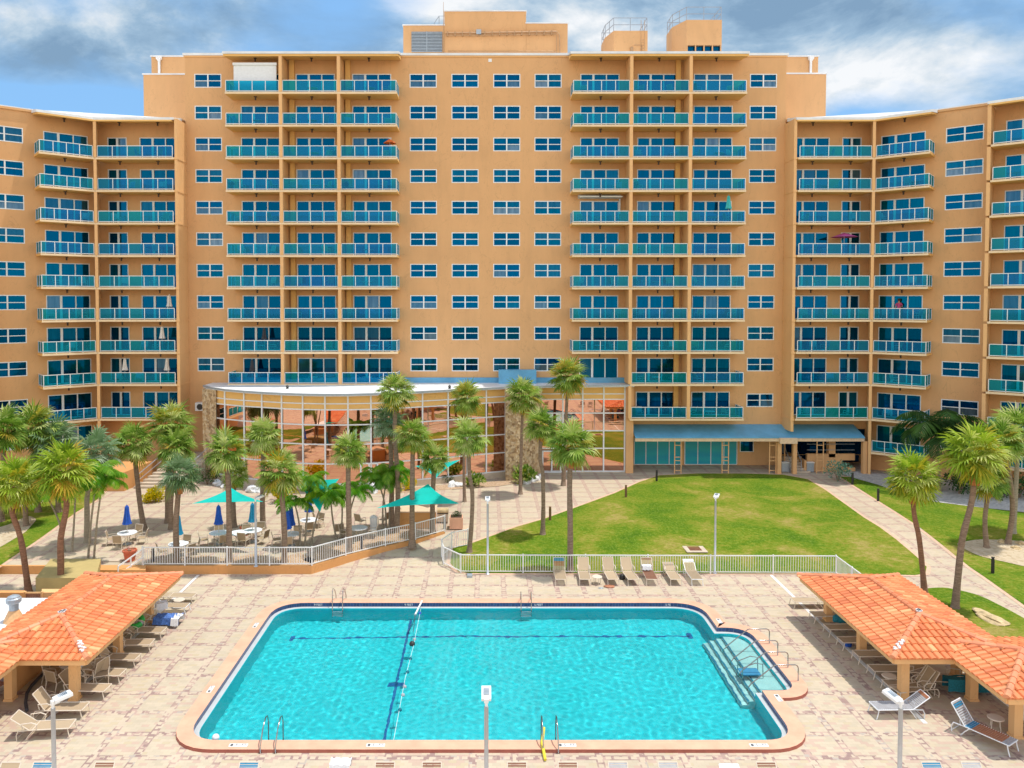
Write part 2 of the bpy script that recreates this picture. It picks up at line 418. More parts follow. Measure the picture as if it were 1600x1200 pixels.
# ---------------------------------------------------------------- light, sky, camera
SUN = Vector((.26, .05, 1.0)).normalized()
w = bpy.data.worlds.new("World"); scene.world = w; w.use_nodes = True
t = w.node_tree; t.nodes.clear(); nt = NT(t)
out = nt.n('ShaderNodeOutputWorld'); bg = nt.n('ShaderNodeBackground')
sky = nt.n('ShaderNodeTexSky', sky_type='NISHITA'); sky.sun_disc = False
sky.sun_elevation = math.asin(SUN.z); sky.sun_rotation = math.atan2(SUN.x, SUN.y)
sky.air_density = 1.0; sky.dust_density = .6; sky.ozone_density = 2.0
d = nt.n('ShaderNodeTexCoord').outputs['Generated']
sp = nt.n('ShaderNodeSeparateXYZ'); nt.put(sp.inputs[0], d)
dx, dy, dz = sp.outputs
az = nt.math('DIVIDE', dx, nt.math('MAXIMUM', nt.math('ABSOLUTE', dy), .15))
zr_ = nt.math('DIVIDE', dz, nt.math('MAXIMUM', nt.math('ABSOLUTE', dy), .15))
cmb = nt.n('ShaderNodeCombineXYZ'); nt.put(cmb.inputs[0], dx); nt.put(cmb.inputs[1], dy); nt.put(cmb.inputs[2], nt.math('MULTIPLY', dz, 2.0))
cv = cmb.outputs[0]
n1 = nt.noise(cv, 2.6, 8, .58, .3); n2 = nt.noise(nt.mapping(cv, loc=(3.1, 1.7, .4)), 5.0, 9, .62, .35)
n3 = nt.noise(nt.mapping(cv, loc=(7.3, 2.2, 5.4)), 3.2, 4, .5, .2)
def lump(u, v, ru, rv, s):
    """a cloud mass seen from the terrace in the direction of survey point u, v"""
    a = nt.math('DIVIDE', nt.math('SUBTRACT', az, (u-757)/1200), ru/1200); b = nt.math('DIVIDE', nt.math('SUBTRACT', zr_, (469-v)/1200), rv/1200)
    r = nt.math('ADD', nt.math('MULTIPLY', a, a), nt.math('MULTIPLY', b, b))
    g = nt.math('MULTIPLY', nt.math('EXPONENT', nt.math('MULTIPLY', r, -1.0)), s)
    return nt.math('MULTIPLY', g, nt.math('GREATER_THAN', dy, 0.0))
def add(*a):
    x = a[0]
    for y in a[1:]: x = nt.math('ADD', x, y)
    return x
base = nt.mix(nt.math('MULTIPLY', nt.math('MAXIMUM', dz, 0), 1.2, clamp=True), (.165, .33, .54), (.10, .21, .42))
cover = add(nt.math('MULTIPLY', nt.math('SUBTRACT', n1, .5), 1.8), .26, lump(100, 60, 260, 70, .5), lump(1300, 90, 350, 110, .6), lump(60, 172, 200, 30, -1.0), lump(480, 70, 120, 60, -.22), lump(1330, 185, 70, 20, -.35), lump(860, 50, 200, 50, .25))
cover = nt.ramp(cover, [(.08, (0, 0, 0)), (.50, (1, 1, 1))])
n4 = nt.noise(nt.mapping(cv, loc=(1.3, 4.7, 2.4)), 17.0, 6, .6, .2)
lit = add(nt.math('MULTIPLY', nt.math('SUBTRACT', n2, .5), 2.3), nt.math('MULTIPLY', nt.math('SUBTRACT', n4, .5), .7), .34, lump(1400, 120, 170, 50, .36), lump(1510, 80, 60, 30, .2), lump(650, 12, 60, 25, .55), lump(880, 40, 90, 50, .35), lump(1020, 65, 120, 40, .28), lump(80, 25, 110, 22, .22),
          lump(110, 95, 190, 40, -.22), lump(1230, 25, 260, 40, -.30), lump(1520, 15, 200, 30, -.26), lump(1540, 150, 90, 25, -.15), lump(440, 60, 160, 60, -.1))
cc = nt.ramp(lit, [(.0, (.12, .195, .285)), (.26, (.18, .265, .355)), (.46, (.28, .35, .415)), (.66, (.40, .435, .465)), (.84, (.50, .51, .52))])
front = nt.mix(cover, base, cc)
# unseen sky behind the camera, made warm and bright to light the facade
up_ = nt.math('MULTIPLY', nt.math('MAXIMUM', dz, 0), 1.5, clamp=True)
back = nt.mix(up_, (1.05, .93, .78), (.34, .42, .54))
back = nt.mix(nt.math('MULTIPLY', nt.math('GREATER_THAN', n3, .56), .35), back, (.95, .92, .88))
fb = nt.math('MULTIPLY_ADD', nt.math('SUBTRACT', dy, nt.math('MULTIPLY', dz, .55)), 3.0, .5, clamp=True)
cloudsky = nt.mix(fb, back, front)
ssc = nt.n('ShaderNodeVectorMath', operation='SCALE'); nt.put(ssc.inputs[0], sky.outputs[0]); ssc.inputs['Scale'].default_value = .10
SKYGAIN = 1.35
csc = nt.n('ShaderNodeVectorMath', operation='SCALE'); nt.put(csc.inputs[0], cloudsky); csc.inputs['Scale'].default_value = SKYGAIN
bgm = nt.mix(.96, ssc.outputs[0], csc.outputs[0])
nt.put(bg.inputs[0], bgm); bg.inputs[1].default_value = 1.0
t.links.new(bg.outputs[0], out.inputs[0])
sl = bpy.data.lights.new('sun', 'SUN'); sl.energy = 2.7; sl.angle = math.radians(.53); sl.color = (1, .94, .84)
so = bpy.data.objects.new('sun', sl); COL.objects.link(so); so.rotation_euler = SUN.to_track_quat('Z', 'Y').to_euler(); so.location = (20, 0, 60)
cam = bpy.data.cameras.new('camera'); co = bpy.data.objects.new('camera', cam); COL.objects.link(co)
co.location = (0, 0, HC); co.rotation_euler = (math.radians(90) - PITCH, 0, 0)
cam.sensor_width = 36; cam.sensor_fit = 'HORIZONTAL'; cam.lens = F / 1600 * 36
cam.shift_x = (800 - PU) / 1600; cam.shift_y = (PV - 600) / 1600
cam.clip_start = .1; cam.clip_end = 3000
scene.camera = co
vs = scene.view_settings; vs.view_transform = 'Standard'; vs.look = 'None'; vs.gamma = 1; vs.exposure = .5
scene.cycles.use_denoising = True
scene.cycles.max_bounces = 8; scene.cycles.diffuse_bounces = 3; scene.cycles.glossy_bounces = 3; scene.cycles.transparent_max_bounces = 12
scene.cycles.transmission_bounces = 4
scene.cycles.caustics_refractive = True; scene.cycles.caustics_reflective = False
scene.cycles.sample_clamp_indirect = 4

# ---------------------------------------------------------------- ground
BIS = (43.0, 49.0)
# terrace retaining wall, plan line (lower edge seen in the photograph)
WL = [GG(222, 897), GG(487, 897), GG(540, 880.6), GG(602, 862), GG(649, 850), GG(695, 834)]
ykey = WL[0].y
# pool outline
k_ = [(-10, 26.2, 1.0), (10.4, 26.2, .9), (10.4, 29.5, 0), (11.75, 29.5, .5), (11.75, 34.75, .9), (10.4, 34.75, 0), (10.4, 37.6, 1.3), (-10, 37.6, 1.3)]
pts = []
for X, Y, r in k_:
    p = W(X, Y, -.1); pts.append(Vector((p.x, p.y)))
for a, b in ((0, 7),): pts[a].x = pts[b].x = (pts[a].x + pts[b].x) / 2
xr = (pts[1].x + pts[2].x + pts[5].x + pts[6].x) / 4
for i in (1, 2, 5, 6): pts[i].x = xr
pts[1].y = pts[0].y; pts[3].y = pts[2].y; pts[4].y = pts[5].y; pts[7].y = pts[6].y; pts[3].x = pts[4].x
POOL = round_poly(pts, [k[2] for k in k_], 8)
PX0, PX1, PY0, PY1 = pts[0].x, xr, pts[0].y, pts[6].y
BUMP = (pts[2].y, pts[4].y, pts[3].x)
COP_IN = offset_poly(POOL, .19); COP_OUT = offset_poly(POOL, .74)
EDGE_Y = 67.0
LX = -62.0; RX = 62.0
wl2 = [(p.x, p.y) for p in WL]
# the deck below the terrace wall and the plaza right of it
deck_loop = [(LX, 8), (RX, 8), (RX, 120), (wl2[-1][0], 120), wl2[-1], wl2[-2], wl2[-3], wl2[-4], wl2[-5], wl2[0], (LX, wl2[0][1])]
sheet('pool_deck', [deck_loop, [(p.x, p.y) for p in offset_poly(POOL, .70)]], lambda x, y: gz(y), M['pavers'], BIS)
ter_loop = [(LX, wl2[0][1]), wl2[0], wl2[1], wl2[2], wl2[3], wl2[4], wl2[5], (wl2[-1][0], 120), (LX, 120)]
TZ = .42
sheet('terrace_paving', [ter_loop], lambda x, y: TZ, M['pavers'])
sheet('ground', [[(-900, -900), (900, -900), (900, 900), (-900, 900)]], lambda x, y: -4.0, M['sand'])
def gpoly(px, z=None):
    return [GG(u, v) if z is None else G(u, v, z) for u, v in px]
def ground_sheet(name, px, dz, mat, kind='structure', rad=0, z=None):
    P = [Vector((p.x, p.y)) for p in gpoly(px, z)]
    if rad: P = round_poly(P, [rad]*len(P), 4)
    zz = (lambda x, y: gz(y) + dz) if z is None else (lambda x, y: z + dz)
    o = sheet(name, [[(p.x, p.y) for p in P]], zz, mat, BIS if z is None else (), kind)
    return o, P
def edging(name, P, w, dz, z=None, mat='edging'):
    mb = MB(); n = len(P); o = offset_poly(P, w)
    for i in range(n):
        a, b, c, e = P[i], P[(i+1)%n], o[(i+1)%n], o[i]
        k = max(1, int((b-a).length/1.5))
        for q in range(k):
            s0, s1 = q/k, (q+1)/k
            pts4 = [a.lerp(b, s0), a.lerp(b, s1), e.lerp(c, s1), e.lerp(c, s0)]
            mb.add([(p.x, p.y, (gz(p.y) if z is None else z) + dz) for p in pts4], [(0, 1, 2, 3)])
    ob = mb.build(name, M[mat]); ob['kind'] = 'structure'; return ob
def ccw(P):
    a = sum(P[i].x*P[(i+1)%len(P)].y - P[(i+1)%len(P)].x*P[i].y for i in range(len(P)))
    return P if a > 0 else P[::-1]
LAWN = [(708, 857), (740, 848), (800, 826), (850, 811), (900, 793), (960, 771), (1000, 753), (1030, 743), (1090, 740), (1160, 740), (1225, 742), (1262, 749), (1290, 766), (1350, 809), (1400, 843), (1432, 870), (1448, 886), (1446, 896), (1430, 899), (1310, 896), (735, 896), (716, 893), (703, 880)]
_, P = ground_sheet('lawn', LAWN, .02, M['grass']); edging('lawn_edging', ccw(P), .22, .012)
_, P = ground_sheet('lawn', [(1312, 745), (1400, 800), (1470, 850), (1540, 903), (1620, 960), (1900, 1120), (2300, 1000), (1900, 800), (1700, 770), (1500, 752)], .02, M['grass']); edging('lawn_edging', ccw(P), .22, .012)
_, P = ground_sheet('lawn', [(1425, 926), (1450, 919), (1480, 918), (1530, 930), (1580, 955), (1650, 995), (1720, 1040), (1600, 1040), (1520, 1000)], .02, M['grass'], rad=.5)
ground_sheet('rock_bed', [(1316, 742), (1372, 758), (1440, 782), (1520, 792), (1700, 812), (1900, 830), (1900, 700), (1316, 738)], .035, M['rock_bed'])
ground_sheet('sand_patch', [(1490, 850), (1530, 843), (1600, 846), (1680, 860), (1680, 905), (1590, 883), (1530, 870)], .035, M['sand'], rad=.6)
_, P = ground_sheet('lawn', [(-300, 1030), (0, 884), (62, 842), (120, 800), (150, 782), (168, 762), (100, 752), (0, 752), (-300, 752)], .02, M['grass'], z=TZ); edging('lawn_edging', ccw(P), .22, .012, z=TZ)
ground_sheet('sand_patch', [(-60, 838), (10, 822), (45, 806), (58, 812), (40, 832), (0, 856), (-60, 878)], .035, M['sand'], z=TZ, rad=.5)
ground_sheet('sand_patch', [(0, 770), (60, 765), (80, 775), (60, 790), (0, 796)], .035, M['sand'], z=TZ, rad=.5)
# mulch beds along the terrace wall
def bed(name, line, widths, off=.2):
    n = len(line); inn = []; outn = []
    for i, p in enumerate(line):
        p = Vector(p[:2]); a = Vector(line[max(0, i-1)][:2]); c = Vector(line[min(n-1, i+1)][:2]); d_ = (c-a).normalized(); q = Vector((-d_.y, d_.x))
        outn.append(p + q*off); inn.append(p + q*(off + widths[i]))
    pts_ = outn + inn[::-1]
    o = sheet(name, [[(p.x, p.y) for p in pts_]], lambda x, y: TZ + .02, M['mulch']); return o
L0 = [WL[0].lerp(WL[1], t_) for t_ in (.01, .15, .3, .45, .6, .75, .88, .995)]
bed('mulch_bed', L0, [.5, 1.0, 1.7, 1.0, 1.9, 1.2, 2.0, .9])
L1 = [WL[1].lerp(WL[2], .1), WL[2], WL[2].lerp(WL[3], .5), WL[3], WL[3].lerp(WL[4], .5), WL[4], WL[4].lerp(WL[5], .7)]
bed('mulch_bed', L1, [1.0, 2.2, 1.3, 2.4, 1.5, 2.2, .6])
ground_sheet('mulch_bed', [(400, 763), (520, 770), (600, 773), (640, 770), (780, 760), (850, 749), (850, 744), (780, 752), (600, 765), (440, 762)], .03, M['mulch'])
# trench drains either side of the pool
for sx, nm in ((-1, 0), (1, 1)):
    a = W(sx*15.62, 27.2); b = W(sx*15.62, 41.9)
    mb = MB(); mb.box(min(a.x, b.x)-.07, min(a.x, b.x)+.09, a.y, b.y, .001, .012)
    o = mb.build('deck_drain_strip', M['deck_strip']); o['kind'] = 'structure'
# terrace wall
mb = MB()
T_ = .16
WLX = [Vector((LX, WL[0].y, 0))] + WL
def wall_strip(mb, line, z1, th, z0=-.3, zb=None):
    for a, b in zip(line, line[1:]):
        a = Vector(a[:2]); b = Vector(b[:2]); d = (b-a).normalized(); nrm = Vector((-d.y, d.x))
        mb.prism([a, b, b + nrm*th, a + nrm*th], z0, z1)
wall_strip(mb, WLX, TZ + .03, T_)
o = mb.build('retaining_wall', M['stucco_wall']); tag(o, 'low orange retaining wall along the edge of the cafe terrace', 'wall')

# ---------------------------------------------------------------- pool
def ring(mb, A, B, za, zb):
    n = len(A)
    mb.add([(p.x, p.y, za) for p in A] + [(p.x, p.y, zb) for p in B], [(i, (i+1)%n, n+(i+1)%n, n+i) for i in range(n)])
pool = thing('swimming_pool', 'large turquoise swimming pool with pink coping and step alcove', 'pool', (0, 0, 0))
CT = .11
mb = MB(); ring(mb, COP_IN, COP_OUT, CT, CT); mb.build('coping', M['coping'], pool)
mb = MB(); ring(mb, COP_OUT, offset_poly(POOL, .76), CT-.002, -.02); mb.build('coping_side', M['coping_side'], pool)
m, nt, b, out = newmat('navy_tile')
p = nt.pos(); br = nt.n('ShaderNodeTexBrick'); br.inputs['Scale'].default_value = 1; br.inputs['Brick Width'].default_value = .15; br.inputs['Row Height'].default_value = .15
br.inputs['Mortar Size'].default_value = .006; br.offset = 0
br.inputs['Color1'].default_value = (.012, .035, .13, 1); br.inputs['Color2'].default_value = (.02, .06, .20, 1); br.inputs['Mortar'].default_value = (.12, .16, .22, 1)
q_ = nt.n('ShaderNodeSeparateXYZ'); nt.put(q_.inputs[0], p); c_ = nt.n('ShaderNodeCombineXYZ'); nt.put(c_.inputs[0], nt.math('ADD', q_.outputs[0], q_.outputs[1])); nt.put(c_.inputs[1], nt.math('ADD', q_.outputs[2], .085))
nt.put(br.inputs['Vector'], c_.outputs[0]); nt.put(b.inputs['Base Color'], br.outputs[0]); b.inputs['Roughness'].default_value = .25
M['navy_tile'] = m
mb = MB(); ring(mb, COP_IN, COP_IN, CT, -.08); mb.build('waterline_tile', M['navy_tile'], pool)
mb = MB(); ring(mb, POOL, COP_IN, -.08, -.08); mb.build('gutter_ledge', M['ledge'], pool)
# shell: walls + sloping floor
WZ = -.13
def depth(x):           # real floor height
    t_ = (x - PX0) / (PX1 - PX0)
    return -1.35 if t_ > .42 else -1.35 - (.42 - t_) / .42 * .30
def plaster(name, col):
    m, nt, b, out = newmat(name)
    p = nt.pos(); f = nt.noise(p, .5, 4, .6)
    nt.put(b.inputs['Base Color'], nt.ramp(f, [(.3, tuple(c*.93 for c in col)), (.7, tuple(min(1, c*1.05) for c in col))]))
    b.inputs['Roughness'].default_value = .8
    return m
M['pool_floor'] = plaster('pool_floor', (.02, .60, .68))
M['pool_step'] = plaster('pool_step', (.50, .74, .74))
M['lane'] = plaster('lane', (.01, .13, .36))
mb = MB()
n = len(POOL)
mb.add([(p.x, p.y, -.08) for p in POOL] + [(p.x, p.y, depth(p.x)) for p in POOL], [(i, (i+1)%n, n+(i+1)%n, n+i) for i in range(n)])
sh = mb.build('pool_walls', M['pool_floor'], pool)
XB = PX0 + .42 * (PX1 - PX0)
sheet('pool_floor', [[(p.x, p.y) for p in POOL]], lambda x, y: depth(x), M['pool_floor'], kind=None, parent=pool, bisx=(XB,))
# steps in the alcove
by0, by1, bx1 = BUMP
mb = MB()
for i, (x, z) in enumerate(((xr - .52, -1.05), (xr - .26, -.8), (xr + .02, -.56), (xr + .32, -.36))):
    mb.box(x, bx1, by0 + .0 + i*.003, by1 - i*.003, -1.5 - i*.01, z)
mb.build('pool_steps', M['pool_step'], pool)
mb = MB()
for i, (x, z) in enumerate(((xr - .52, -1.05), (xr - .26, -.8), (xr + .02, -.56), (xr + .32, -.36))):
    mb.box(x - .012, x + .045, by0 + .02, by1 - .02, z - .04, z + .006)
M['step_edge'] = plaster('step_edge', (.01, .20, .34)); mb.build('step_edges', M['step_edge'], pool)
# lane markings on the floor
mb = MB()
def lane(x0, y0, x1, y1, w):
    k = 24
    for i in range(k):
        a = Vector((x0 + (x1-x0)*i/k, y0 + (y1-y0)*i/k)); c = Vector((x0 + (x1-x0)*(i+1)/k, y0 + (y1-y0)*(i+1)/k))
        d_ = (c-a).normalized(); q = Vector((-d_.y, d_.x))*w/2
        mb.add([(s.x, s.y, depth(s.x)+.012) for s in (a-q, c-q, c+q, a+q)], [(0,1,2,3)])
yl = PY1 - 1.9
lane(PX0 + 1.1, yl, PX1 - .9, yl, .12); lane(-3.6, PY0, -3.6, PY1, .12)
lane(-3.95, PY0 + 5.2, -3.25, PY0 + 5.2, .35); lane(PX0 + .95, yl, PX0 + 1.15, yl, .5); lane(PX1 - .95, yl, PX1 - .75, yl, .5)
mb.build('lane_marking', M['lane'], pool)
# water with real ripples
def wave(x, y):
    h = 0.0
    for (cx, cy, a, k_, fall) in RIP:
        r = math.hypot(x - cx, y - cy)
        h += a * math.sin(r * k_ + 1.6*math.sin(1.1*x + .9*y + cx) + 1.2*math.sin(1.9*y - 1.3*x)) * math.exp(-r / fall)
    for (ax, ay, a, ph) in DIRW: h += a * math.sin(ax * x + ay * y + ph + 1.3*math.sin(.45*x - .6*y + ph))
    return h
rr = random.Random(5)
RIP = [(6.6, 33.4, .0034, 15.0, 3.2), (2.9, 33.6, .0030, 13.0, 3.0), (8.3, 31.0, .0028, 13.5, 2.8), (-1.0, 31.0, .0012, 9, 5), (4.0, 29.0, .0022, 12, 3.5), (8.5, 27.5, .002, 14, 3)]
DIRW = []
for i in range(40):
    th = rr.uniform(0, 2*PI); kk = rr.uniform(6.0, 25.0)
    DIRW.append((kk*math.cos(th), kk*math.sin(th), .0088/kk*rr.uniform(.6, 1.2), rr.uniform(0, 6)))
bm = bmesh.new(); st = .045
x0, x1, y0, y1 = PX0 - .1, bx1 + .1, PY0 - .1, PY1 + .1
nx, ny = int((x1-x0)/st), int((y1-y0)/st)
me = bpy.data.meshes.new('water')
vsx = [x0 + i*st for i in range(nx+1)]; vsy = [y0 + j*st for j in range(ny+1)]
inp = [False]*((nx+1)*(ny+1))
PO = [(p.x, p.y) for p in offset_poly(POOL, .03)]
# scanline inside test
spans = []
for y in vsy:
    xs = []
    for i in range(len(PO)):
        ax_, ay_ = PO[i]; bx_, by_ = PO[(i+1) % len(PO)]
        if (ay_ > y) != (by_ > y): xs.append(ax_ + (y-ay_)/(by_-ay_)*(bx_-ax_))
    spans.append(sorted(xs))
idx = {}; V = []; Fc = []
st2 = st
def inside(i, j):
    s = spans[j]; x = vsx[i]
    return len(s) >= 2 and s[0] - st <= x <= s[-1] + st
for j in range(ny+1):
    for i in range(nx+1):
        if inside(i, j):
            s = spans[j]; x = min(max(vsx[i], s[0]), s[-1])
            idx[(i, j)] = len(V); V.append((x, vsy[j], WZ + wave(x, vsy[j])))
for j in range(ny):
    for i in range(nx):
        q = [(i, j), (i+1, j), (i+1, j+1), (i, j+1)]
        if all(c in idx for c in q): Fc.append([idx[c] for c in q])
me.from_pydata(V, [], Fc)
for p in me.polygons: p.use_smooth = True
m = bpy.data.materials.new('water'); m.use_nodes = True; tt = m.node_tree; tt.nodes.clear(); nt = NT(tt)
out = nt.n('ShaderNodeOutputMaterial')
MNEE = True
if MNEE:
    b = nt.n('ShaderNodeBsdfGlass'); b.inputs['IOR'].default_value = 1.33; b.inputs['Roughness'].default_value = 0.0; b.inputs[0].default_value = (.85, 1, 1, 1)
    tt.links.new(b.outputs[0], out.inputs[0])
me.materials.append(m)
wo = link('water', me); wo['kind'] = 'structure'
wo.cycles.is_caustics_caster = True
for o in list(pool.children): o.cycles.is_caustics_receiver = True
sl.cycles.is_caustics_light = True
# ---------------------------------------------------------------- buildings
YF, YB = 66.0, 64.0          # wall plane, balcony front plane
ST = 2.69
def slabz(k): return 32.2 - ST*k if k < 10 else (5.08 if k == 10 else 2.30)
def wintop(k): return 34.25 - ST*k if k < 10 else (6.95 if k == 10 else 4.1)
def wall_with_holes(name, x0, x1, z0, z1, y, holes, mat, parent, M4=None, depth=.12):
    """vertical wall in plane y facing -y, rectangular holes with reveals"""
    xs = sorted(set([x0, x1] + [h for q in holes for h in q[:2]])); zs = sorted(set([z0, z1] + [h for q in holes for h in q[2:]]))
    mb = MB()
    for i in range(len(xs)-1):
        for j in range(len(zs)-1):
            cx, cz = (xs[i]+xs[i+1])/2, (zs[j]+zs[j+1])/2
            if any(h[0] < cx < h[1] and h[2] < cz < h[3] for h in holes): continue
            mb.quad((xs[i],y,zs[j]), (xs[i+1],y,zs[j]), (xs[i+1],y,zs[j+1]), (xs[i],y,zs[j+1]))
    for a, b, c, d in holes:
        e = y + depth
        mb.quad((a,y,c),(a,y,d),(a,e,d),(a,e,c)); mb.quad((b,y,c),(b,e,c),(b,e,d),(b,y,d))
        mb.quad((a,y,c),(a,e,c),(b,e,c),(b,y,c)); mb.quad((a,y,d),(b,y,d),(b,e,d),(a,e,d))
    return mb
# ---- shared meshes
def window_meshes(wd, ht):
    fr = MB(); f = .07; hw = wd/2
    for x in (-hw, hw - f): fr.box(x, x+f, -.035, .06, 0, ht)
    fr.box(-hw+f, hw-f, -.035, .06, 0, f); fr.box(-hw+f, hw-f, -.035, .06, ht-f, ht)
    fr.box(-.055, .055, -.03, .06, f, ht-f)
    fr.box(-hw+f, -.055, -.015, .06, ht/2-.03, ht/2+.03); fr.box(.055, hw-f, -.015, .06, ht/2-.03, ht/2+.03)
    fm = fr.mesh('window_frame', M['white_frame'])
    panes = []
    for a, b, c, d_ in ((0,0,0,0), (0,1,0,0), (1,0,1,1), (2,0,0,0), (0,2,1,1), (3,3,0,0), (3,0,0,0), (0,3,2,0), (0,3,0,0), (2,2,0,0), (1,1,1,1)):
        g = MB()
        for q, (s0, s1, t0, t1) in enumerate(((-hw, 0, 0, ht/2), (0, hw, 0, ht/2), (-hw, 0, ht/2, ht), (0, hw, ht/2, ht))):
            g.cur = (a, b, c, d_)[q]
            g.quad((s0, .05, t0), (s1, .05, t0), (s1, .05, t1), (s0, .05, t1))
        panes.append(g.mesh('pane', [M['glass_a'], M['glass_c'], M['glass_b'], M['glass_d']]))
    return fm, panes
WF, WP = window_meshes(2.30, 1.16)
WF2, WP2 = window_meshes(2.60, 1.22)
def door_meshes(wd, ht, n=3):
    fr = MB(); f = .07; hw = wd/2; w3 = wd/n
    fr.box(-hw, -hw+f, -.04, .08, 0, ht); fr.box(hw-f, hw, -.04, .08, 0, ht)
    fr.box(-hw+f, hw-f, -.04, .08, ht-f, ht); fr.box(-hw+f, hw-f, -.04, .08, 0, f)
    for i in range(1, n):
        x = -hw + w3*i; ww = .09 if i == 1 else .045
        fr.box(x-ww, x+ww, -.02, .07, f, ht-f)
    fm = fr.mesh('door_frame', M['white_frame']); panes = []
    for cfg in ((1,1,2), (1,2,1), (0,0,2), (1,0,0), (0,1,2), (2,0,2), (1,1,1), (0,2,0), (3,0,2), (0,0,0), (1,0,2), (0,3,2)):
        g = MB()
        for i in range(n):
            g.cur = cfg[i]
            g.quad((-hw+w3*i, .05, 0), (-hw+w3*(i+1), .05, 0), (-hw+w3*(i+1), .05, ht), (-hw+w3*i, .05, ht))
        panes.append(g.mesh('door_pane', [M['glass_a'], M['glass_b'], M['glass_c'], M['glass_d']]))
    return fm, panes
DF, DP = door_meshes(3.32, 2.02, 3); DF2, DP2 = door_meshes(1.65, 2.02, 2)
_bal = {}
def balcony_meshes(wd, npan, endl, endr, dep=2.0):
    """slab, rail frame and glass for a balcony of width wd; y=0 at the wall, front at -dep"""
    key = (round(wd, 2), npan, endl, endr)
    if key in _bal: return _bal[key]
    hw = wd/2; T = .17
    s = MB(); s.box(-hw, hw, -dep, 0.0, -T, 0)
    s.cur = 1; s.box(-hw-.002, hw+.002, -dep-.03, -dep, -T+.01, -.005)
    sm = s.mesh('balcony_slab', [M['soffit'], M['slab_edge']])
    H = .98; fr = MB(); gl = MB(); y = -dep + .06; b = .05; a0 = -hw + (.06 if endl else .16); a1 = hw - (.06 if endr else .16)
    fr.box(a0, a1, y-.035, y+.035, H-.05, H); fr.box(a0, a1, y-.025, y+.025, .06, .11)
    for i in range(npan+1):
        x = a0 + (a1-a0)*i/npan; fr.box(x-b/2, x+b/2, y-b/2, y+b/2, .0, H-.05)
    gl.quad((a0+.03, y, .11), (a1-.03, y, .11), (a1-.03, y, H-.05), (a0+.03, y, H-.05))
    for e, x in ((endl, a0), (endr, a1)):
        if not e: continue
        fr.box(x-.035, x+.035, y+.035, -.03, H-.05, H); fr.box(x-.025, x+.025, y+.035, -.03, .06, .11)
        for yy in (-dep/2, -.06): fr.box(x-b/2, x+b/2, yy-b/2, yy+b/2, 0, H-.05)
        gl.quad((x, y+.03, .11), (x, -.06, .11), (x, -.06, H-.05), (x, y+.03, H-.05))
    r = _bal[key] = (sm, fr.mesh('railing', M['white_metal']), gl.mesh('rail_glass', M['rail_glass']))
    return r
cl = MB(); cl.box(-.11, .11, -.11, .11, -.06, 0); cl.tube([(0,0,-.06), (0,0,-.30)], .07, 8); CLM = cl.mesh('ceiling_light', M['lamp_dark'])
rw = random.Random(3)
def add_window(par, x, y, z, rz=0, big=False):
    fm, ps = (WF2, WP2) if big else (WF, WP)
    o = link('window', fm, par, (x, y, z), rz); link('pane', rw.choice(ps), o)
def add_door(par, x, y, z, rz=0, small=False, cfg=None):
    fm, ps = (DF2, DP2) if small else (DF, DP)
    o = link('sliding_door', fm, par, (x, y, z), rz); link('pane', ps[cfg] if cfg is not None else rw.choice(ps), o)
def add_balcony(par, x, y, z, wd, n, el, er, rz=0, lights=1, shade=None, ceil=True):
    sm, fm, gm = balcony_meshes(wd, n, el, er)
    o = link('balcony', sm, par, (x, y, z), rz)
    link('railing', fm, o); link('rail_glass', gm, o)
    return o
def add_clight(par, x, y, z, rz=0): link('ceiling_light', CLM, par, (x, y, z), rz)

# ================= tower
tower = thing('apartment_tower', 'tall orange apartment tower with two balcony stacks and rooftop machine rooms', 'building', (0, YF, 0))
XL, XR = -25.5, 25.7; ZR = 36.0; ZB = .4
WX = (-23.55, -5.22, -1.66, 1.90, 5.42, 23.75)
BX = ((-21.45, -16.85), (-16.85, -12.05), (-12.05, -7.25)); BX2 = ((7.3, 12.15), (12.15, 17.05), (17.05, 21.7))
holes = []; ww = 2.3/2
for i, x in enumerate(WX):
    for k in range(10 if 0 < i < 5 else 11):
        if i == 0 and k == 10: continue
        z = wintop(k); holes.append((x-ww, x+ww, z-1.16, z))
DXS = [(sum(b)/2 + (0.05 if j < 3 else .1), j) for j, b in enumerate(BX + BX2)]
def has_bal(j, k):
    if k < 9: return True
    if k == 9: return j != 3
    return k == 10 and j >= 4
for x, j in DXS:
    for k in range(11):
        if k < 10 or j >= 4:
            z = slabz(k); holes.append((x-1.66, x+1.66, z+.02, z+2.04))
# merged wall (coordinates local to tower empty at y=YF)
# recessed ground floor under the canopy between x 12.6 and 25.7
holes.append((12.75, 25.699, ZB - .399, 3.9))
mbw = wall_with_holes('wall', XL, XR, ZB - .4, ZR - .35, 0.0, holes, None, None)
mbw.quad((XL,0,0), (XL,0,ZR-.35), (XL,14,ZR-.35), (XL,14,0)); mbw.quad((XR,0,3.9), (XR,14,3.9), (XR,14,ZR-.35), (XR,0,ZR-.35))
mbw.quad((XL,14,0), (XL,14,ZR-.35), (XR,14,ZR-.35), (XR,14,0))
mbw.build('wall', M['stucco'], tower)
rb = MB(); rb.box(XL-.06, XR+.06, -.06, 14, ZR-.35, ZR-.22)
rb.build('roof_slab', M['stucco_trim'], tower)
rb = MB(); rb.box(XL-.14, XR+.14, -.12, 14.05, ZR-.22, ZR-.02)
for a, b in ((BX[0][0]-.15, BX[2][1]+.2), (BX2[0][0]-.2, BX2[2][1]+.15)):
    rb.add([(a,-2.12,ZR-.72),(b,-2.12,ZR-.72),(b,-.125,ZR-.24),(a,-.125,ZR-.24),(a,-2.12,ZR-.52),(b,-2.12,ZR-.52),(b,-.125,ZR-.05),(a,-.125,ZR-.05)],[(0,3,2,1),(4,5,6,7),(0,1,5,4),(1,2,6,5),(2,3,7,6),(3,0,4,7)])
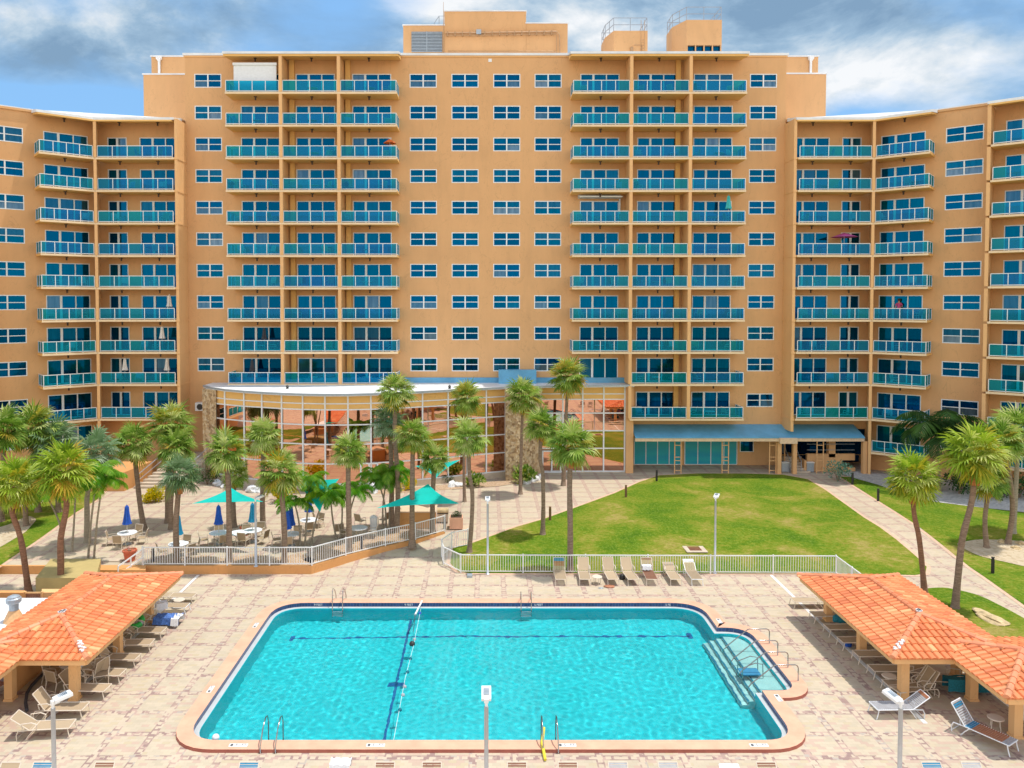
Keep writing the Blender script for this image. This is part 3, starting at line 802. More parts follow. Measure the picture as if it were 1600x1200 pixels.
rb.build('roof_edge', M['roof_white'], tower)
for a, b in ((BX[0][0]-.1, BX[2][1]+.15), (BX2[0][0]-.15, BX2[2][1]+.1)):
    rb = MB(); rb.add([(a,-2.05,ZR-.88),(b,-2.05,ZR-.88),(b,-.07,ZR-.62),(a,-.07,ZR-.62),(a,-2.05,ZR-.721),(b,-2.05,ZR-.721),(b,-.07,ZR-.28),(a,-.07,ZR-.28)],[(0,3,2,1),(4,5,6,7),(0,1,5,4),(1,2,6,5),(2,3,7,6),(3,0,4,7)])
    rb.build('roof_overhang', M['soffit'], tower)
for k in range(11):
    for j, (a, b) in enumerate(BX + BX2):
        x = (a+b)/2; z = slabz(k)
        if has_bal(j, k): add_balcony(tower, x, 0, z, b-a, 4, j in (0, 3), j in (2, 5))
        if k < 10 or j >= 4:
            add_door(tower, DXS[j][0], .0, z+.02)
            zc = (slabz(k-1) - .17) if k else ZR - .77
            add_clight(tower, x, -1.2, zc)
for i, x in enumerate(WX):
    for k in range(10 if 0 < i < 5 else 11):
        if i == 0 and k == 10: continue
        add_window(tower, x, 0.03, wintop(k)-1.16)
for xf in (-16.85, -12.05, 12.15, 17.05):
    mb = MB()
    for k in range(0, 11 if xf > 0 else 10):
        z1 = ZR-.80 if k == 0 else slabz(k-1) - .17
        mb.box(xf-.13, xf+.13, -2.06, -.002, slabz(k)+.001, z1-.001)
    mb.build('divider_fin', M['stucco_trim'], tower)
# pipe chases on the recessed balcony walls
for x in (-16.35, 16.45, -11.6):
    mb = MB()
    for k in range(11 if x > 0 else 10):
        z1 = ZR-.66 if k == 0 else slabz(k-1) - .18
        mb.box(x-.2, x+.2, -.28, -.003, slabz(k)+.002, z1)
    mb.build('pipe_chase', M['soffit'], tower)
# fascia groove and utility plate
mb = MB(); mb.box(-.02, .27, -.03, .0, 0, .27); mb.build('vent_plate', M['white_metal'], tower, (.35, 0, ZR-.75))
# roof machine rooms (seen against the sky)
def room(parent, name, u0, u1, v0, Yf, dep, mat='stucco', zb=None, trim=True):
    a = AT(u0, v0, Yf); b = AT(u1, v0, Yf); zb = ZR - .05 if zb is None else zb
    m_ = MB(); m_.box(a.x, b.x, Yf-YF, Yf-YF+dep, zb, a.z); o = m_.build(name, M[mat], parent)
    if trim:
        t_ = MB(); t_.box(a.x-.07, b.x+.07, Yf-YF-.07, Yf-YF+dep+.07, a.z, a.z+.1); t_.build('coping_strip', M['roof_white'], o)
    return a, b, o
a, b, ro = room(tower, 'machine_room', 630, 694, 40, 69.0, 5)
room(tower, 'machine_room', 694.2, 822, 18, 68.98, 5); room(tower, 'machine_room', 822.2, 887, 37, 69.0, 5)
la = AT(643, 81, 68.9); lb = AT(691, 49, 68.9)
mb = MB(); fr = MB(); n = 14
for i in range(n):
    z = la.z + (lb.z-la.z)*(i+.5)/n; mb.obox(((la.x+lb.x)/2, 68.93-YF, z), (lb.x-la.x)/2, .045, .035, Matrix.Rotation(.6, 3, 'X'))
lv = mb.build('louvre_grille', M['grey_metal'], ro)
fr.box(la.x, lb.x, 68.97-YF, 68.985-YF, la.z, lb.z); fr.build('louvre_backing', M['dark'], ro)
mb = MB(); xm = (la.x+lb.x)/2; mb.box(xm-.04, xm+.04, 68.86-YF, 68.93-YF, la.z, lb.z); mb.build('louvre_mullion', M['grey_metal'], ro)
# conduits on the long machine room
pts_ = [AT(696, 51, 68.8), AT(745, 51, 68.8), AT(870, 49, 68.8), AT(874, 54, 68.8), AT(875, 84, 68.8)]
mb = MB(); mb.tube([(p.x, p.y-YF, p.z) for p in pts_], .05, 5)
mb.tube([(p.x, p.y-YF, p.z-.22) for p in pts_[:3]] + [(pts_[3].x-.25, pts_[3].y-YF, pts_[3].z-.3), (pts_[3].x-.25, pts_[3].y-YF, pts_[4].z)], .035, 5)
p0, p1 = AT(700, 80, 68.8), AT(868, 80, 68.8); mb.tube([(p0.x, p0.y-YF, p0.z), (p1.x, p1.y-YF, p1.z)], .04, 5)
for i in range(15):
    q = pts_[0].lerp(pts_[2], i/15 + .02); mb.box(q.x-.05, q.x+.05, 68.72-YF, 68.97-YF, q.z-.3, q.z+.1)
mb.build('conduit', M['conduit'], tower)
q = AT(748, 50, 68.8); mb = MB(); mb.box(q.x-.22, q.x+.22, 68.7-YF, 68.95-YF, q.z-.2, q.z+.2); mb.build('junction_box', M['grey_metal'], tower)
# antenna mast and davit
q = AT(693, 83, 68.7); mb = MB(); mb.tube([(q.x, 2.7, ZR), (q.x, 2.7, AT(693, 3, 68.7).z)], [.05, .015], 5); mb.build('antenna_mast', M['conduit'], tower)
q = AT(686, 25, 70); mb = MB(); mb.tube([(q.x-.5, 4, AT(683,38,70).z), (q.x, 4, q.z), (q.x+.5, 4, q.z)], .03, 5); mb.tube([(q.x, 4, q.z), (q.x, 4, q.z-.9)], .03, 5); mb.build('roof_davit', M['grey_metal'], tower)
# red ladder on the roof
a_ = AT(696, 82, 68.5); mb = MB()
for dx_ in (0, .35): mb.tube([(a_.x+dx_, 2.45, ZR-.1), (a_.x+dx_, 2.6, ZR+.85)], .03, 5)
for i in range(4): mb.tube([(a_.x, 2.47+.03*i, ZR+.1+.22*i), (a_.x+.35, 2.47+.03*i, ZR+.1+.22*i)], .03, 5)
mb.build('roof_ladder', M['timber'], tower)
# lift heads with guard rails
def lift_head(u0, uc, u1, v0, vc, Yf, slot):
    A = AT(u0, v0, Yf); B = AT(uc, v0, Yf); C = AT(u1, v0, Yf); yb = Yf - YF
    m_ = MB(); z0 = ZR - .05; zt = AT(uc, v0, Yf).z
    poly = [(B.x, yb), (C.x, yb), (C.x, yb+4), (A.x, yb+4), (A.x, yb+1.9)]
    zs_ = AT(1100, 70, Yf).z - z0 - .02
    m_.prism(poly, z0 + (zs_ if slot else 0), zt)
    o = m_.build('lift_head', M['stucco'], tower)
    if slot:
        s_ = MB(); s_.prism([(B.x+.02, yb+.3), (C.x-.05, yb+.3), (C.x-.05, yb+3.9), (A.x+.1, yb+3.9), (A.x+.1, yb+2.0)], z0, z0+zs_-.002); s_.build('vent_opening', M['glass_c'], o)
        p_ = MB()
        for i in range(5):
            x = B.x + .06 + (C.x-B.x-.12)*i/4; p_.box(x-.05, x+.05, yb+.01, yb+.12, z0, z0+zs_-.003)
        p_.prism([(A.x, yb+1.9), (B.x, yb), (B.x+.02, yb+.12), (A.x+.1, yb+2.0)], z0, z0+zs_-.003)
        p_.build('vent_post', M['stucco'], o)
    d_ = MB(); d_.tube([((B.x+C.x)/2, yb+1.6, zt), ((B.x+C.x)/2, yb+1.6, zt+.16)], [1.3, .7], 16); d_.build('roof_dome', M['grey_metal'], o)
    g = MB(); hh = 1.15
    ring_ = [(B.x, yb+.08), (C.x-.05, yb+.08), (C.x-.05, yb+3.9), (A.x+.05, yb+3.9), (A.x+.05, yb+1.9)]
    for i in range(5):
        p, q = Vector(ring_[i]), Vector(ring_[(i+1) % 5])
        for hz in (.55, hh): g.bar((p.x, p.y, zt+hz), (q.x, q.y, zt+hz), .045)
        for s_ in (0, .5): r_ = p.lerp(q, s_); g.bar((r_.x, r_.y, zt), (r_.x, r_.y, zt+hh), .05)
    g.build('guard_rail', M['conduit_grey'], o)
    return A, C, zt, yb, o
A, C, zt, yb, lo = lift_head(950, 959, 1012, 48, 0, 69.0, False)
mb = MB(); x = C.x - .45
for dx_ in (-.16, .16): mb.tube([(x+dx_, yb-.1, ZR), (x+dx_, yb-.1, zt+.9)], .02, 4)
for i in range(9): mb.tube([(x-.16, yb-.1, ZR+.25*i+.1), (x+.16, yb-.1, ZR+.25*i+.1)], .015, 4)
mb.build('access_ladder', M['conduit'], lo)
mb = MB(); xx = A.x + 2.1; mb.box(xx-.12, xx+.12, yb-.2, yb-.01, ZR+1.1, ZR+1.45); mb.tube([(xx, yb-.06, ZR+.2), (xx, yb-.06, ZR+1.1)], .03, 4); mb.tube([(xx+.2, yb-.05, ZR+1.65), (xx+.9, yb-.05, ZR+1.65), (xx+.9, yb-.05, ZR)], .03, 4)
mb.build('wall_pipework', M['conduit'], lo)
lift_head(1058, 1073, 1128, 31, 0, 69.0, True)
# set-back shoulders of the tower
for u0, u1, v0, side in ((224, 294.5, 117, -1), (1223.5, 1291, 116, 1)):
    a, b = AT(u0, v0, 71.5), AT(u1, v0, 71.5)
    mb = MB(); xa, xb = (a.x, XL + .0) if side < 0 else (XR - .0, b.x)
    mb.box(xa, xb + 0, 71.5-YF, 71.5-YF+8, 0, a.z); o = mb.build('side_block', M['stucco'], tower)
    t_ = MB(); t_.box(xa-.08, xb+.08 if side > 0 else xb-.15, 71.4-YF, 71.5-YF+8.1, a.z, a.z+.12); t_.build('coping_strip', M['roof_white'], o)
    a2 = AT(236.5 if side < 0 else 1278.5, 89, 72.5)
    xa, xb = (a2.x, XL) if side < 0 else (XR, a2.x)
    mb = MB(); mb.box(xa, xb, 72.5-YF, 78-YF, a.z+.12, a2.z); o = mb.build('side_block', M['stucco'], tower)
    t_ = MB(); t_.box(xa-.08, xb+.08 if side > 0 else xb-.15, 72.4-YF, 78.1-YF, a2.z, a2.z+.12); t_.build('coping_strip', M['roof_white'], o)
    dpx = AT(248.5 if side < 0 else 1267, 100, 72.3)
    mb = MB(); mb.box(dpx.x-.22, dpx.x+.22, 6.1, 6.45, a2.z-.25, a2.z-.02); mb.add([(dpx.x-.22, 6.1, a2.z-.25), (dpx.x+.22, 6.1, a2.z-.25), (dpx.x+.22, 6.45, a2.z-.25), (dpx.x-.22, 6.45, a2.z-.25), (dpx.x, 6.3, a2.z-.6)], [(0,1,4),(1,2,4),(2,3,4),(3,0,4)])
    mb.box(dpx.x-.09, dpx.x+.09, 6.25, 6.42, a.z+.1, a2.z-.3); mb.build('downspout', M['white_metal'], o)
# return fins beside the tower, one per floor
for sx in (-1, 1):
    x = sx*25.55 if sx < 0 else 25.75
    mb = MB(); mb.box(x-.12, x+.12, -2.0, -.002, 4.0 if sx > 0 else .0, 30.0)
    for k in range(2, 11): mb.box(x-.16, x+.16, -2.06, -.001, slabz(k)-.16, slabz(k))
    mb.build('return_fin', M['stucco_trim'], tower)
# ---- recessed ground floor, canopy, shutters
gf = MB(); gy = 1.6
gf.box(12.75, 26.0, gy, gy+.2, ZB-.4, 3.9); gf.box(12.55, 12.75, -.0, gy+.2, 0, 3.9)
gf.box(12.75, 32.8, .125, 2.6, 3.86, 3.899)
gf.build('ground_floor_wall', M['stucco'], tower)
def at_loc(u, v, Y): p = AT(u, v, Y); return p.x, p.z
for u0, u1 in ((991, 1063.5), (1070, 1151)):
    x0, z1 = at_loc(u0, 684, YF+gy-.05); x1, z0 = at_loc(u1, 725, YF+gy-.05)
    g = MB(); n = 4
    g.box(x0, x1, gy-.06, gy-.004, z0, z1); m_, nt, b, out = newmat('shutter_teal_%d' % u0)
    nt.put(b.inputs['Base Color'], nt.ramp(nt.noise(nt.mapping(nt.pos(), (.3, .3, 2.0)), 1.0, 2), [(.3, (.01, .33, .50)), (.7, (.02, .42, .48))])); b.inputs['Roughness'].default_value = .3
    o = g.build('roll_shutter', m_, tower)
    fr = MB()
    for i in range(n+1):
        x = x0 + (x1-x0)*i/n; fr.box(x-.035, x+.035, gy-.10, gy-.061, z0, z1)
    fr.box(x0, x1, gy-.10, gy-.061, z0-.05, z0); fr.build('shutter_frame', M['shutter_white'], o)
x0, z1 = at_loc(1157, 688, YF+gy); x1, z0 = at_loc(1176, 705, YF+gy)
mb = MB(); mb.box(x0, x1, gy-.05, gy-.01, z0, z1); wo_ = mb.build('kiosk_window', M['glass_a'], tower)
mb = MB(); mb.box(x0-.06, x0, gy-.07, gy-.01, z0, z1); mb.box(x1, x1+.06, gy-.07, gy-.01, z0, z1); mb.box(x0-.06, x1+.06, gy-.07, gy-.01, z1, z1+.05); mb.box(x0-.06, x1+.06, gy-.07, gy-.01, z0-.05, z0); mb.build('window_frame', M['white_frame'], wo_)
# ladders leaning at the canopy
canopy = thing('entrance_canopy', 'long low canopy with a blue sloping roof over the ground floor shutters', 'canopy', (0, YF, 0))
cz0, cz1 = 3.52, 4.30; cx0 = 12.62; cx1 = (1354-757)/1200*64.0
mb = MB(); mb.add([(cx0, -2.1, cz0), (cx1, -2.1, cz0), (cx1, -.01, cz1), (cx0, -.01, cz1), (cx0, -2.1, cz0-.07), (cx1, -2.1, cz0-.07), (cx1, -.01, cz1-.07), (cx0, -.01, cz1-.07)],
    [(0,1,2,3),(7,6,5,4),(0,4,5,1),(1,5,6,2),(2,6,7,3),(3,7,4,0)]); mb.build('canopy_roof', M['roof_shade_blue'], canopy)
mb = MB(); mb.box(cx0, cx1-.02, -2.05, -1.9, cz0-.34, cz0-.071)
xm0 = (1218-757)/1200*64.2; xm1 = (1245-757)/1200*64.2
mb.box(xm0, xm1, -2.3, -2.051, cz0-.5, cz0-.03); mb.build('canopy_beam', M['canopy_fascia'], canopy)
for u, hw in ((1219, .16), (1243.5, .16), (1353, .18)):
    x = (u-757)/1200*64.3; mb = MB(); mb.box(x-hw, x+hw, -1.95, -1.6, .2, cz0-.345); mb.build('post', M['stucco'], canopy)
xw = (1233-757)/1200*65
# stair hall behind the posts, planter walls, railings
hall = MB()
hx0 = xm1 + .15
hall.box(26.0, 34.2, 2.6, 2.8, 0, 3.9)
hall.box(hx0+.9, hx0+1.1, -1.2, 2.6, .2, 1.4)
for u in (1300, ): x = (u-757)/1200*65.5; hall.box(x-.28, x+.28, -.9, -.4, 1.6, 3.4)
x0 = (1262-757)/1200*65.4; hall.box(x0, cx1-.25, -.9, -.6, 1.35, 1.9); hall.box(x0+1.2, cx1-.25, -1.0, -.7, .0, .75); hall.box(x0, x0+3.0, -.91, -.61, .0, 1.349)
hall.build('stair_hall_wall', M['stucco'], canopy)
mb = MB(); mb.box(26.2, 34.1, 2.52, 2.59, 1.2, 3.7); mb.box(28.2, 33.6, 2.5, 2.58, .5, 1.1); mb.build('hall_shade_panel', M['glass_c'], canopy)  # dark panels paint in the shade inside the stair hall
mb = MB()
for i in range(6): mb.box(xm1-.1, hx0+1.3, -1.5+i*.36, -1.5+(i+1)*.36+.01, .2, .55+i*.17)
mb.build('stair_flight', M['concrete'], canopy)
mb = MB()
for dx_ in (0, .95): 
    mb.tube([(hx0-.4+dx_, -1.4, .4), (hx0-.4+dx_, -1.4, 1.35), (hx0-.1+dx_, .9, 2.6)], .03, 5); mb.tube([(hx0-.1+dx_, .9, 2.6), (hx0-.1+dx_, .9, 1.6)], .03, 5)
for z in (2.25, 2.75): mb.tube([(hx0+1.2, -.95, z), (cx1-.3, -.95, z)], .025, 5)
mb.build('stair_rail', M['conduit_grey'], canopy)
def ladder(u, Yl, label):
    base = AT(u, 736, Yl); t_ = thing('wall_ladder', label, 'ladder', (base.x, Yl, 0), 0, None)
    m_ = MB()
    for dx_ in (-.27, .27): m_.box(dx_-.035, dx_+.035, -.03, .03, .4, 3.3)
    m_.build('side_rails', M['rail_tan'], t_)
    for z in (.62, 1.45, 1.75, 2.75): 
        m_ = MB(); m_.box(-.235, .235, -.02, .02, z, z+.06); m_.build('rung', M['rail_tan'], t_)
for u, lb in ((1059, 'tan ladder at the end of the first teal roll shutter'), (1133, 'tan ladder in front of the second teal roll shutter'), (1207, 'tan ladder just before the paired canopy posts'), (1281, 'tan ladder beside the dark stair hall')): ladder(u, 64.35, lb)

# ================= wings
TH = math.radians(40)
def wing(side):
    """side +1 right, -1 left; built for the right and mirrored"""
    nm = 'apartment wing angled out %s' % ('towards the shaded lawn, east of the canopy' if side > 0 else 'behind the clump of palms, beside the stone pillar')
    wg = thing('apartment_wing', 'orange angled apartment wing ' + ('rising above the shaded lawn and canopy' if side > 0 else 'rising behind the dense palm grove'), 'building', (side*25.9, YF, 0))
    o0 = Vector((side*25.9, YF, 0))
    n_ = Vector((math.sin(TH), math.cos(TH))); t_ = Vector((math.cos(TH), -math.sin(TH)))
    def P(s, d_, z):     # wing frame: s along the facade, d_ outward from the wall
        p = n_*(71.8 - d_) + t_*s
        return Vector((side*p.x, p.y, z))
    rz = -side*TH
    ztop = 30.55; Z1 = ztop - .3
    xc = (71.8 - n_.y*YF)/n_.x    # corner of the two wall planes
    sc = t_.x*xc - t_.y*0 + (t_.y*YF)
    sc = Vector((xc, YF)).dot(t_)
    xf = (69.75 - n_.y*YB)/n_.x; sf = Vector((xf, YB)).dot(t_)
    S_END = 3.5
    # --- bay 1 wall (frontal)
    holes1 = []; D1 = (1240+1297)/2; xd = 26.02+1.75; xs_ = (1327-757)/1200*YF
    doors1 = []
    for k in range(2, 11):
        z = slabz(k)
        holes1.append((xd-1.66, xd+1.66, z+.02, z+2.04)); holes1.append((xs_-.825, xs_+.825, z+.02, z+2.04))
    if side > 0: holes1.append((26.0, xc-.15, .01, 3.9))
    mw = wall_with_holes('w', 25.9, xc, 0, Z1, 0, holes1, None, None)
    mw.v = [((side*v[0]) - o0.x, v[1], v[2]) for v in mw.v]
    if side > 0: pass
    # --- oblique wall
    holes2 = []
    sdoor = -14.7
    for k in range(2, 12):
        z = slabz(k)
        holes2.append((sdoor-1.66, sdoor+1.66, z+.02, z+2.04))
        if k < 12: zt_ = wintop(k); holes2.append((-10.3-1.3, -10.3+1.3, zt_-1.22, zt_)); holes2.append((-5.9-1.66, -5.9+1.66, z+.02, z+2.04))
        holes2.append((-1.0-1.66, -1.0+1.66, z+.02, z+2.04))
    m2 = wall_with_holes('w', sc, S_END, 0, Z1, 0, holes2, None, None)
    base = len(mw.v)
    for v in m2.v:
        p = P(v[0], -v[1], v[2]); mw.v.append((p.x - o0.x, p.y - YF, v[2]))
    for f in m2.f: mw.f.append([base + i for i in f]); mw.m.append(0); mw.c.append(.5)
    # end and rear walls
    e0, e1, e2 = P(S_END, 0, 0), P(S_END, -9, 0), P(sc, -9, 0)
    for a, b in ((e0, e1), (e1, e2)):
        mw.quad((a.x-o0.x, a.y-YF, 0), (b.x-o0.x, b.y-YF, 0), (b.x-o0.x, b.y-YF, Z1), (a.x-o0.x, a.y-YF, Z1))
    mw.build('wall', M['stucco'], wg)
    L = lambda p: (p.x - o0.x, p.y - YF, p.z)
    xb_ = 25.98 if side > 0 else 25.70
    wd1 = abs(xf - xb_); xm = (xf + xb_)/2
    for k in range(2, 12):
        z = slabz(k); zc = (slabz(k-1) - .17) if k > 2 else Z1 - .36
        if k < 11:
            add_balcony(wg, side*xm - o0.x, 0, z, wd1, 5, False, False)
            add_door(wg, side*xd - o0.x, 0, z+.02); add_door(wg, side*xs_ - o0.x, 0, z+.02, small=True)
            for q in (-1.6, 1.6): add_clight(wg, side*(xm+q) - o0.x, -1.2, zc)
        elif side > 0: pass
        # oblique bay
        s0, s1 = sf + .02, -12.35
        if k < 11 or side > 0:
            p = P((s0+s1)/2, 0, z); add_balcony(wg, *L(p), s1-s0, 4, side < 0, side > 0, rz)
            if k < 11 or True: p = P((s0+s1)/2, 1.1, zc); add_clight(wg, *L(p), rz)
        p = P(sdoor, 0, z+.02); add_door(wg, *L(p), rz)
        zt_ = wintop(k); p = P(-10.3, -.03, zt_-1.22); add_window(wg, *L(p), rz, big=True)
        for a_, b_ in ((-8.3, -3.55), (-3.45, 1.4)):
            p = P((a_+b_)/2, 0, z); add_balcony(wg, *L(p), b_-a_, 4, False, False, rz); p = P((a_+b_)/2, 1.1, zc); add_clight(wg, *L(p), rz)
        for sd_ in (-5.9, -1.0): p = P(sd_, 0, z+.02); add_door(wg, *L(p), rz)
    # fins
    def fin(poly, mat='stucco_trim', skip=()):
        mb = MB()
        for k in range(2, 12):
            z0 = slabz(k) + .001; z1 = (slabz(k-1)-.171) if k > 2 else Z1-.40
            if k == 11: z0 = .0
            pl = [(q.x-o0.x, q.y-YF) for q in poly]
            if side < 0: pl = pl[::-1]
            mb.prism(pl, z0, z1)
        mb.build('divider_fin', M[mat], wg)
    def V2(x, y): return Vector((side*x, y, 0))
    fin([V2(xf-.13, YB-.06), V2(xf+.10, YB-.10), V2(xc+.08, YF-.01), V2(xc-.13, YF-.01)])
    for s_ in (-8.42, -3.5):
        fin([P(s_-.12, 2.07, 0), P(s_+.12, 2.07, 0), P(s_+.12, .004, 0), P(s_-.12, .004, 0)])
    # roof: fascia over wall and overhang
    mb = MB()
    def slab(pl, z0, z1):
        q = [(a.x-o0.x, a.y-YF) for a in pl]
        if side < 0: q = q[::-1]
        mb.prism(q, z0, z1)
    wl_ = [P(sc, 0.12, 0), P(S_END, .12, 0), P(S_END, -9, 0), P(sc, -9, 0), V2(25.85, 72), V2(25.85, YF-.12)]
    wl_[0] = V2(xc-.05, YF-.12)
    slab(wl_, Z1-.02, Z1+.16); mb.build('parapet', M['stucco'], wg)
    mb = MB(); slab(wl_, Z1+.161, Z1+.24); mb.build('roof_edge', M['roof_white'], wg)
    zf = Z1 - .36
    for pl in ([V2(25.75, YB-.12), V2(xf, YB-.12), P(-12.2, 2.17, 0), P(-12.2, .13, 0), V2(xc-.05, YF-.13), V2(25.75, YF-.13)], [P(-8.55, 2.17, 0), P(S_END, 2.17, 0), P(S_END, .13, 0), P(-8.55, .13, 0)]):
        def ins(v): return v
        q = [(a.x-o0.x, a.y-YF) for a in pl]; 
        nfr = 3 if len(pl) == 6 else 2
        mb = MB(); zb_ = [zf]*nfr + [zf+.28]*(len(pl)-nfr); zt_ = [zf+.20]*nfr + [zf+.56]*(len(pl)-nfr); n_p = len(q)
        mb.add([(x, y, z) for (x, y), z in zip(q, zb_)] + [(x, y, z) for (x, y), z in zip(q, zt_)], [tuple(range(n_p)), tuple(range(n_p, 2*n_p))] + [(i, (i+1)%n_p, n_p+(i+1)%n_p, n_p+i) for i in range(n_p)])
        mb.build('roof_fascia', M['roof_white'], wg)
        cx_ = sum(x for x, y in q)/n_p; cy_ = sum(y for x, y in q)/n_p
        q2 = [(cx_ + (x-cx_)*.985, cy_ + (y-cy_)*.975) for x, y in q]
        mb = MB(); mb.add([(x, y, z-.13) for (x, y), z in zip(q2, zb_)] + [(x, y, z+.01) for (x, y), z in zip(q2, zb_)], [tuple(range(n_p)), tuple(range(n_p, 2*n_p))] + [(i, (i+1)%n_p, n_p+(i+1)%n_p, n_p+i) for i in range(n_p)])
        mb.build('roof_overhang', M['soffit'], wg)
    return wg, P
wing_r, PR = wing(1)
wing_l, PL = wing(-1)

# ================= clubhouse with bronze glass
club = thing('clubhouse', 'low clubhouse with a curved bronze glass front, flat white roof and stone pillars', 'building', (0, YF, 0))
ctrl = [(322, 62.9), (350, 61.5), (380, 60.5), (408, 59.9), (439, 59.2), (472, 58.75), (507, 58.5), (543, 58.55), (579, 58.8), (617, 59.35), (660, 60.15), (700, 61.0), (730, 61.7), (760, 62.4), (790, 63.0)]
CP = [Vector(((u-PU)/F*y, y)) for u, y in ctrl]
CPR = [Vector(((u-PU)/F*64.75, 64.75)) for u in (846, 880, 911, 944, 977)]
CZ = 7.74      # underside of roof
lv_ = [.62, 2.45, 3.95, 5.45, 6.62]
def club_row(pts, parent, base=.62, ztop=CZ):
    for a, b in zip(pts, pts[1:]):
        d_ = (b-a).normalized(); nn = Vector((d_.y, -d_.x))
        zs = [base] + lv_[1:] 
        for z0, z1 in zip(zs, zs[1:]):
            mb = MB(); q = [(p.x, p.y-YF) for p in (a - nn*.02, b - nn*.02)]
            mb.quad((q[0][0], q[0][1], z0), (q[1][0], q[1][1], z0), (q[1][0], q[1][1], z1), (q[0][0], q[0][1], z1)); mb.build('glass_pane', M['club_glass'], parent)
    mb = MB()
    for p in pts: mb.box(p.x-.055, p.x+.055, p.y-YF-.08, p.y-YF+.06, .4, ztop)
    for a, b in zip(pts, pts[1:]):
        for z in [base] + lv_[1:] + [7.08]: mb.bar((a.x, a.y-YF-.01, z), (b.x, b.y-YF-.01, z), .10, .085)
    mb.build('mullion_grid', M['white_frame'], parent)
    mb = MB(); mb2 = MB()
    for a, b in zip(pts, pts[1:]):
        mb.prism([(a.x, a.y-YF+.03), (b.x, b.y-YF+.03), (b.x, b.y-YF+.25), (a.x, a.y-YF+.25)], 6.66, ztop)
        mb2.prism([(a.x, a.y-YF-.12), (b.x, b.y-YF-.12), (b.x, b.y-YF+.25), (a.x, a.y-YF+.25)], .2, base-.05)
    mb.build('spandrel_band', M['soffit'], parent); mb2.build('sill_wall', M['concrete'], parent)
club_row(CP, club, .9); club_row(CPR, club, .5)
# body behind the glass
mb = MB(); body = [(p.x, p.y-YF+.3) for p in CP] + [(CPR[0].x, CPR[0].y-YF+.3), (CPR[-1].x, CPR[-1].y-YF+.3), (CPR[-1].x, -.02), (CP[0].x, -.02)]
mb.prism(body, 0, CZ-.02); mb.build('inner_wall', M['dark'], club)
# roof
roofline = [(316, 63.75), (330, 62.2), (350, 60.9), (380, 59.8), (410, 59.0), (439, 58.4), (472, 57.95), (507, 57.75), (543, 57.8), (579, 58.15), (617, 58.75), (660, 59.6), (700, 60.5), (740, 61.4), (780, 62.3), (812, 62.95), (846, 63.3)]
RL = [((u-PU)/F*y, y-YF) for u, y in roofline] + [((992-PU)/F*64.1, 64.1-YF)]
cxr = (992-PU)/F*64.1
zr = lambda x, y: 7.95 if y < -.5 else 7.97
mb = MB(); mb.prism(RL + [(cxr, -.03), (RL[0][0], -.03)], CZ, 7.9); mb.build('roof', M['roof_white'], club)
mb = MB(); n = len(RL); mb.prism([(x, y-.05) for x, y in RL] + [(x, y+.12) for x, y in RL[::-1]], 7.80, 7.93); mb.build('roof_fascia', M['grey_metal'], club)
mb = MB(); mb.box(RL[0][0]+1.5, cxr, -.14, -.035, 7.9, 8.35); mb.build('roof_upstand', M['roof_shade_blue'], club)
a, b = AT(779, 578, 65.2), AT(838, 578, 65.2); mb = MB(); mb.box(a.x, b.x, -.9, -.15, 7.9, a.z); mb.build('roof_box', M['roof_shade_blue'], club)
for u in (452, 703):
    q = AT(u, 604, 62); mb = MB(); mb.lathe([(.10, 0), (.10, .16), (.15, .2), (.02, .32)], 8, (q.x, -4.6, 7.9)); mb.build('roof_vent', M['dark'], club)
# stone pillars
def stone(name, p, zt_):
    mb = MB(); mb.prism(p, .2, zt_); return mb.build(name, M['stone'], club)
a, b = AT(317, 700, 62.7), AT(338, 700, 61.95)
stone('stone_pillar', [(a.x, a.y-YF), (b.x, b.y-YF), (b.x, b.y-YF+1.5), (a.x, a.y-YF+1.5)], CZ-.01)
a, b, c = AT(790, 700, 61.6), AT(806, 700, 61.7), AT(846.5, 700, 63.4)
stone('stone_pillar', [(a.x, a.y-YF), (b.x, b.y-YF), (c.x, c.y-YF), (c.x, c.y-YF+1.6), (a.x, a.y-YF+1.6)], CZ-.01)
mb = MB(); x0 = CPR[-1].x+.06; mb.box(x0, x0+.62, 64.4-YF, -.02, .2, CZ-.01); mb.build('end_column', M['stucco'], club)
# doors in the glass wall
def gdoor(u0, u1, Yd, z1=2.4):
    a, b = AT(u0, 700, Yd), AT(u1, 700, Yd); mb = MB(); h = .06
    for x in (a.x, (a.x+b.x)/2, b.x): mb.box(x-h, x+h, Yd-YF-.12, Yd-YF-.04, .42, z1)
    for z in (.42, z1-.1): mb.box(a.x, b.x, Yd-YF-.125, Yd-YF-.045, z, z+.1)
    mb.build('door_frame', M['white_frame'], club)
gdoor(564, 590, 58.75, 2.5); gdoor(364, 380, 60.4, 2.3); gdoor(848, 876, 64.6, 2.3)
# air conditioners on the tower wall
for u, v, lb in ((312, 634, 'white air conditioner mounted on the wall beside the stone pillar'), ):
    p = AT(u, v, 65.3); t_ = thing('air_conditioner', lb, 'air conditioner', (p.x, 65.6, p.z-.4))
    mb = MB(); mb.box(-.42, .42, -.25, .38, -.05, .65); mb.build('case', M['white_metal'], t_)
    mb = MB(); mb.tube([(0, -.26, .3), (0, -.30, .3)], .26, 14); mb.build('fan_grille', M['dark'], t_)
for u, v, lb in ((1265, 728, 'pale equipment box at the foot of the stair hall ladder'), (1226, 726, 'grey utility unit standing between the paired canopy posts')):
    p = AT(u, v, 64.9); t_ = thing('utility_box', lb, 'utility box', (p.x, 64.9, .4))
    mb = MB(); mb.box(-.3, .3, -.2, .2, .05, .8); mb.build('case', M['grey_metal'], t_)
    mb = MB(); mb.box(-.34, .34, -.24, .24, .8, .86); mb.build('lid', M['white_metal'], t_)
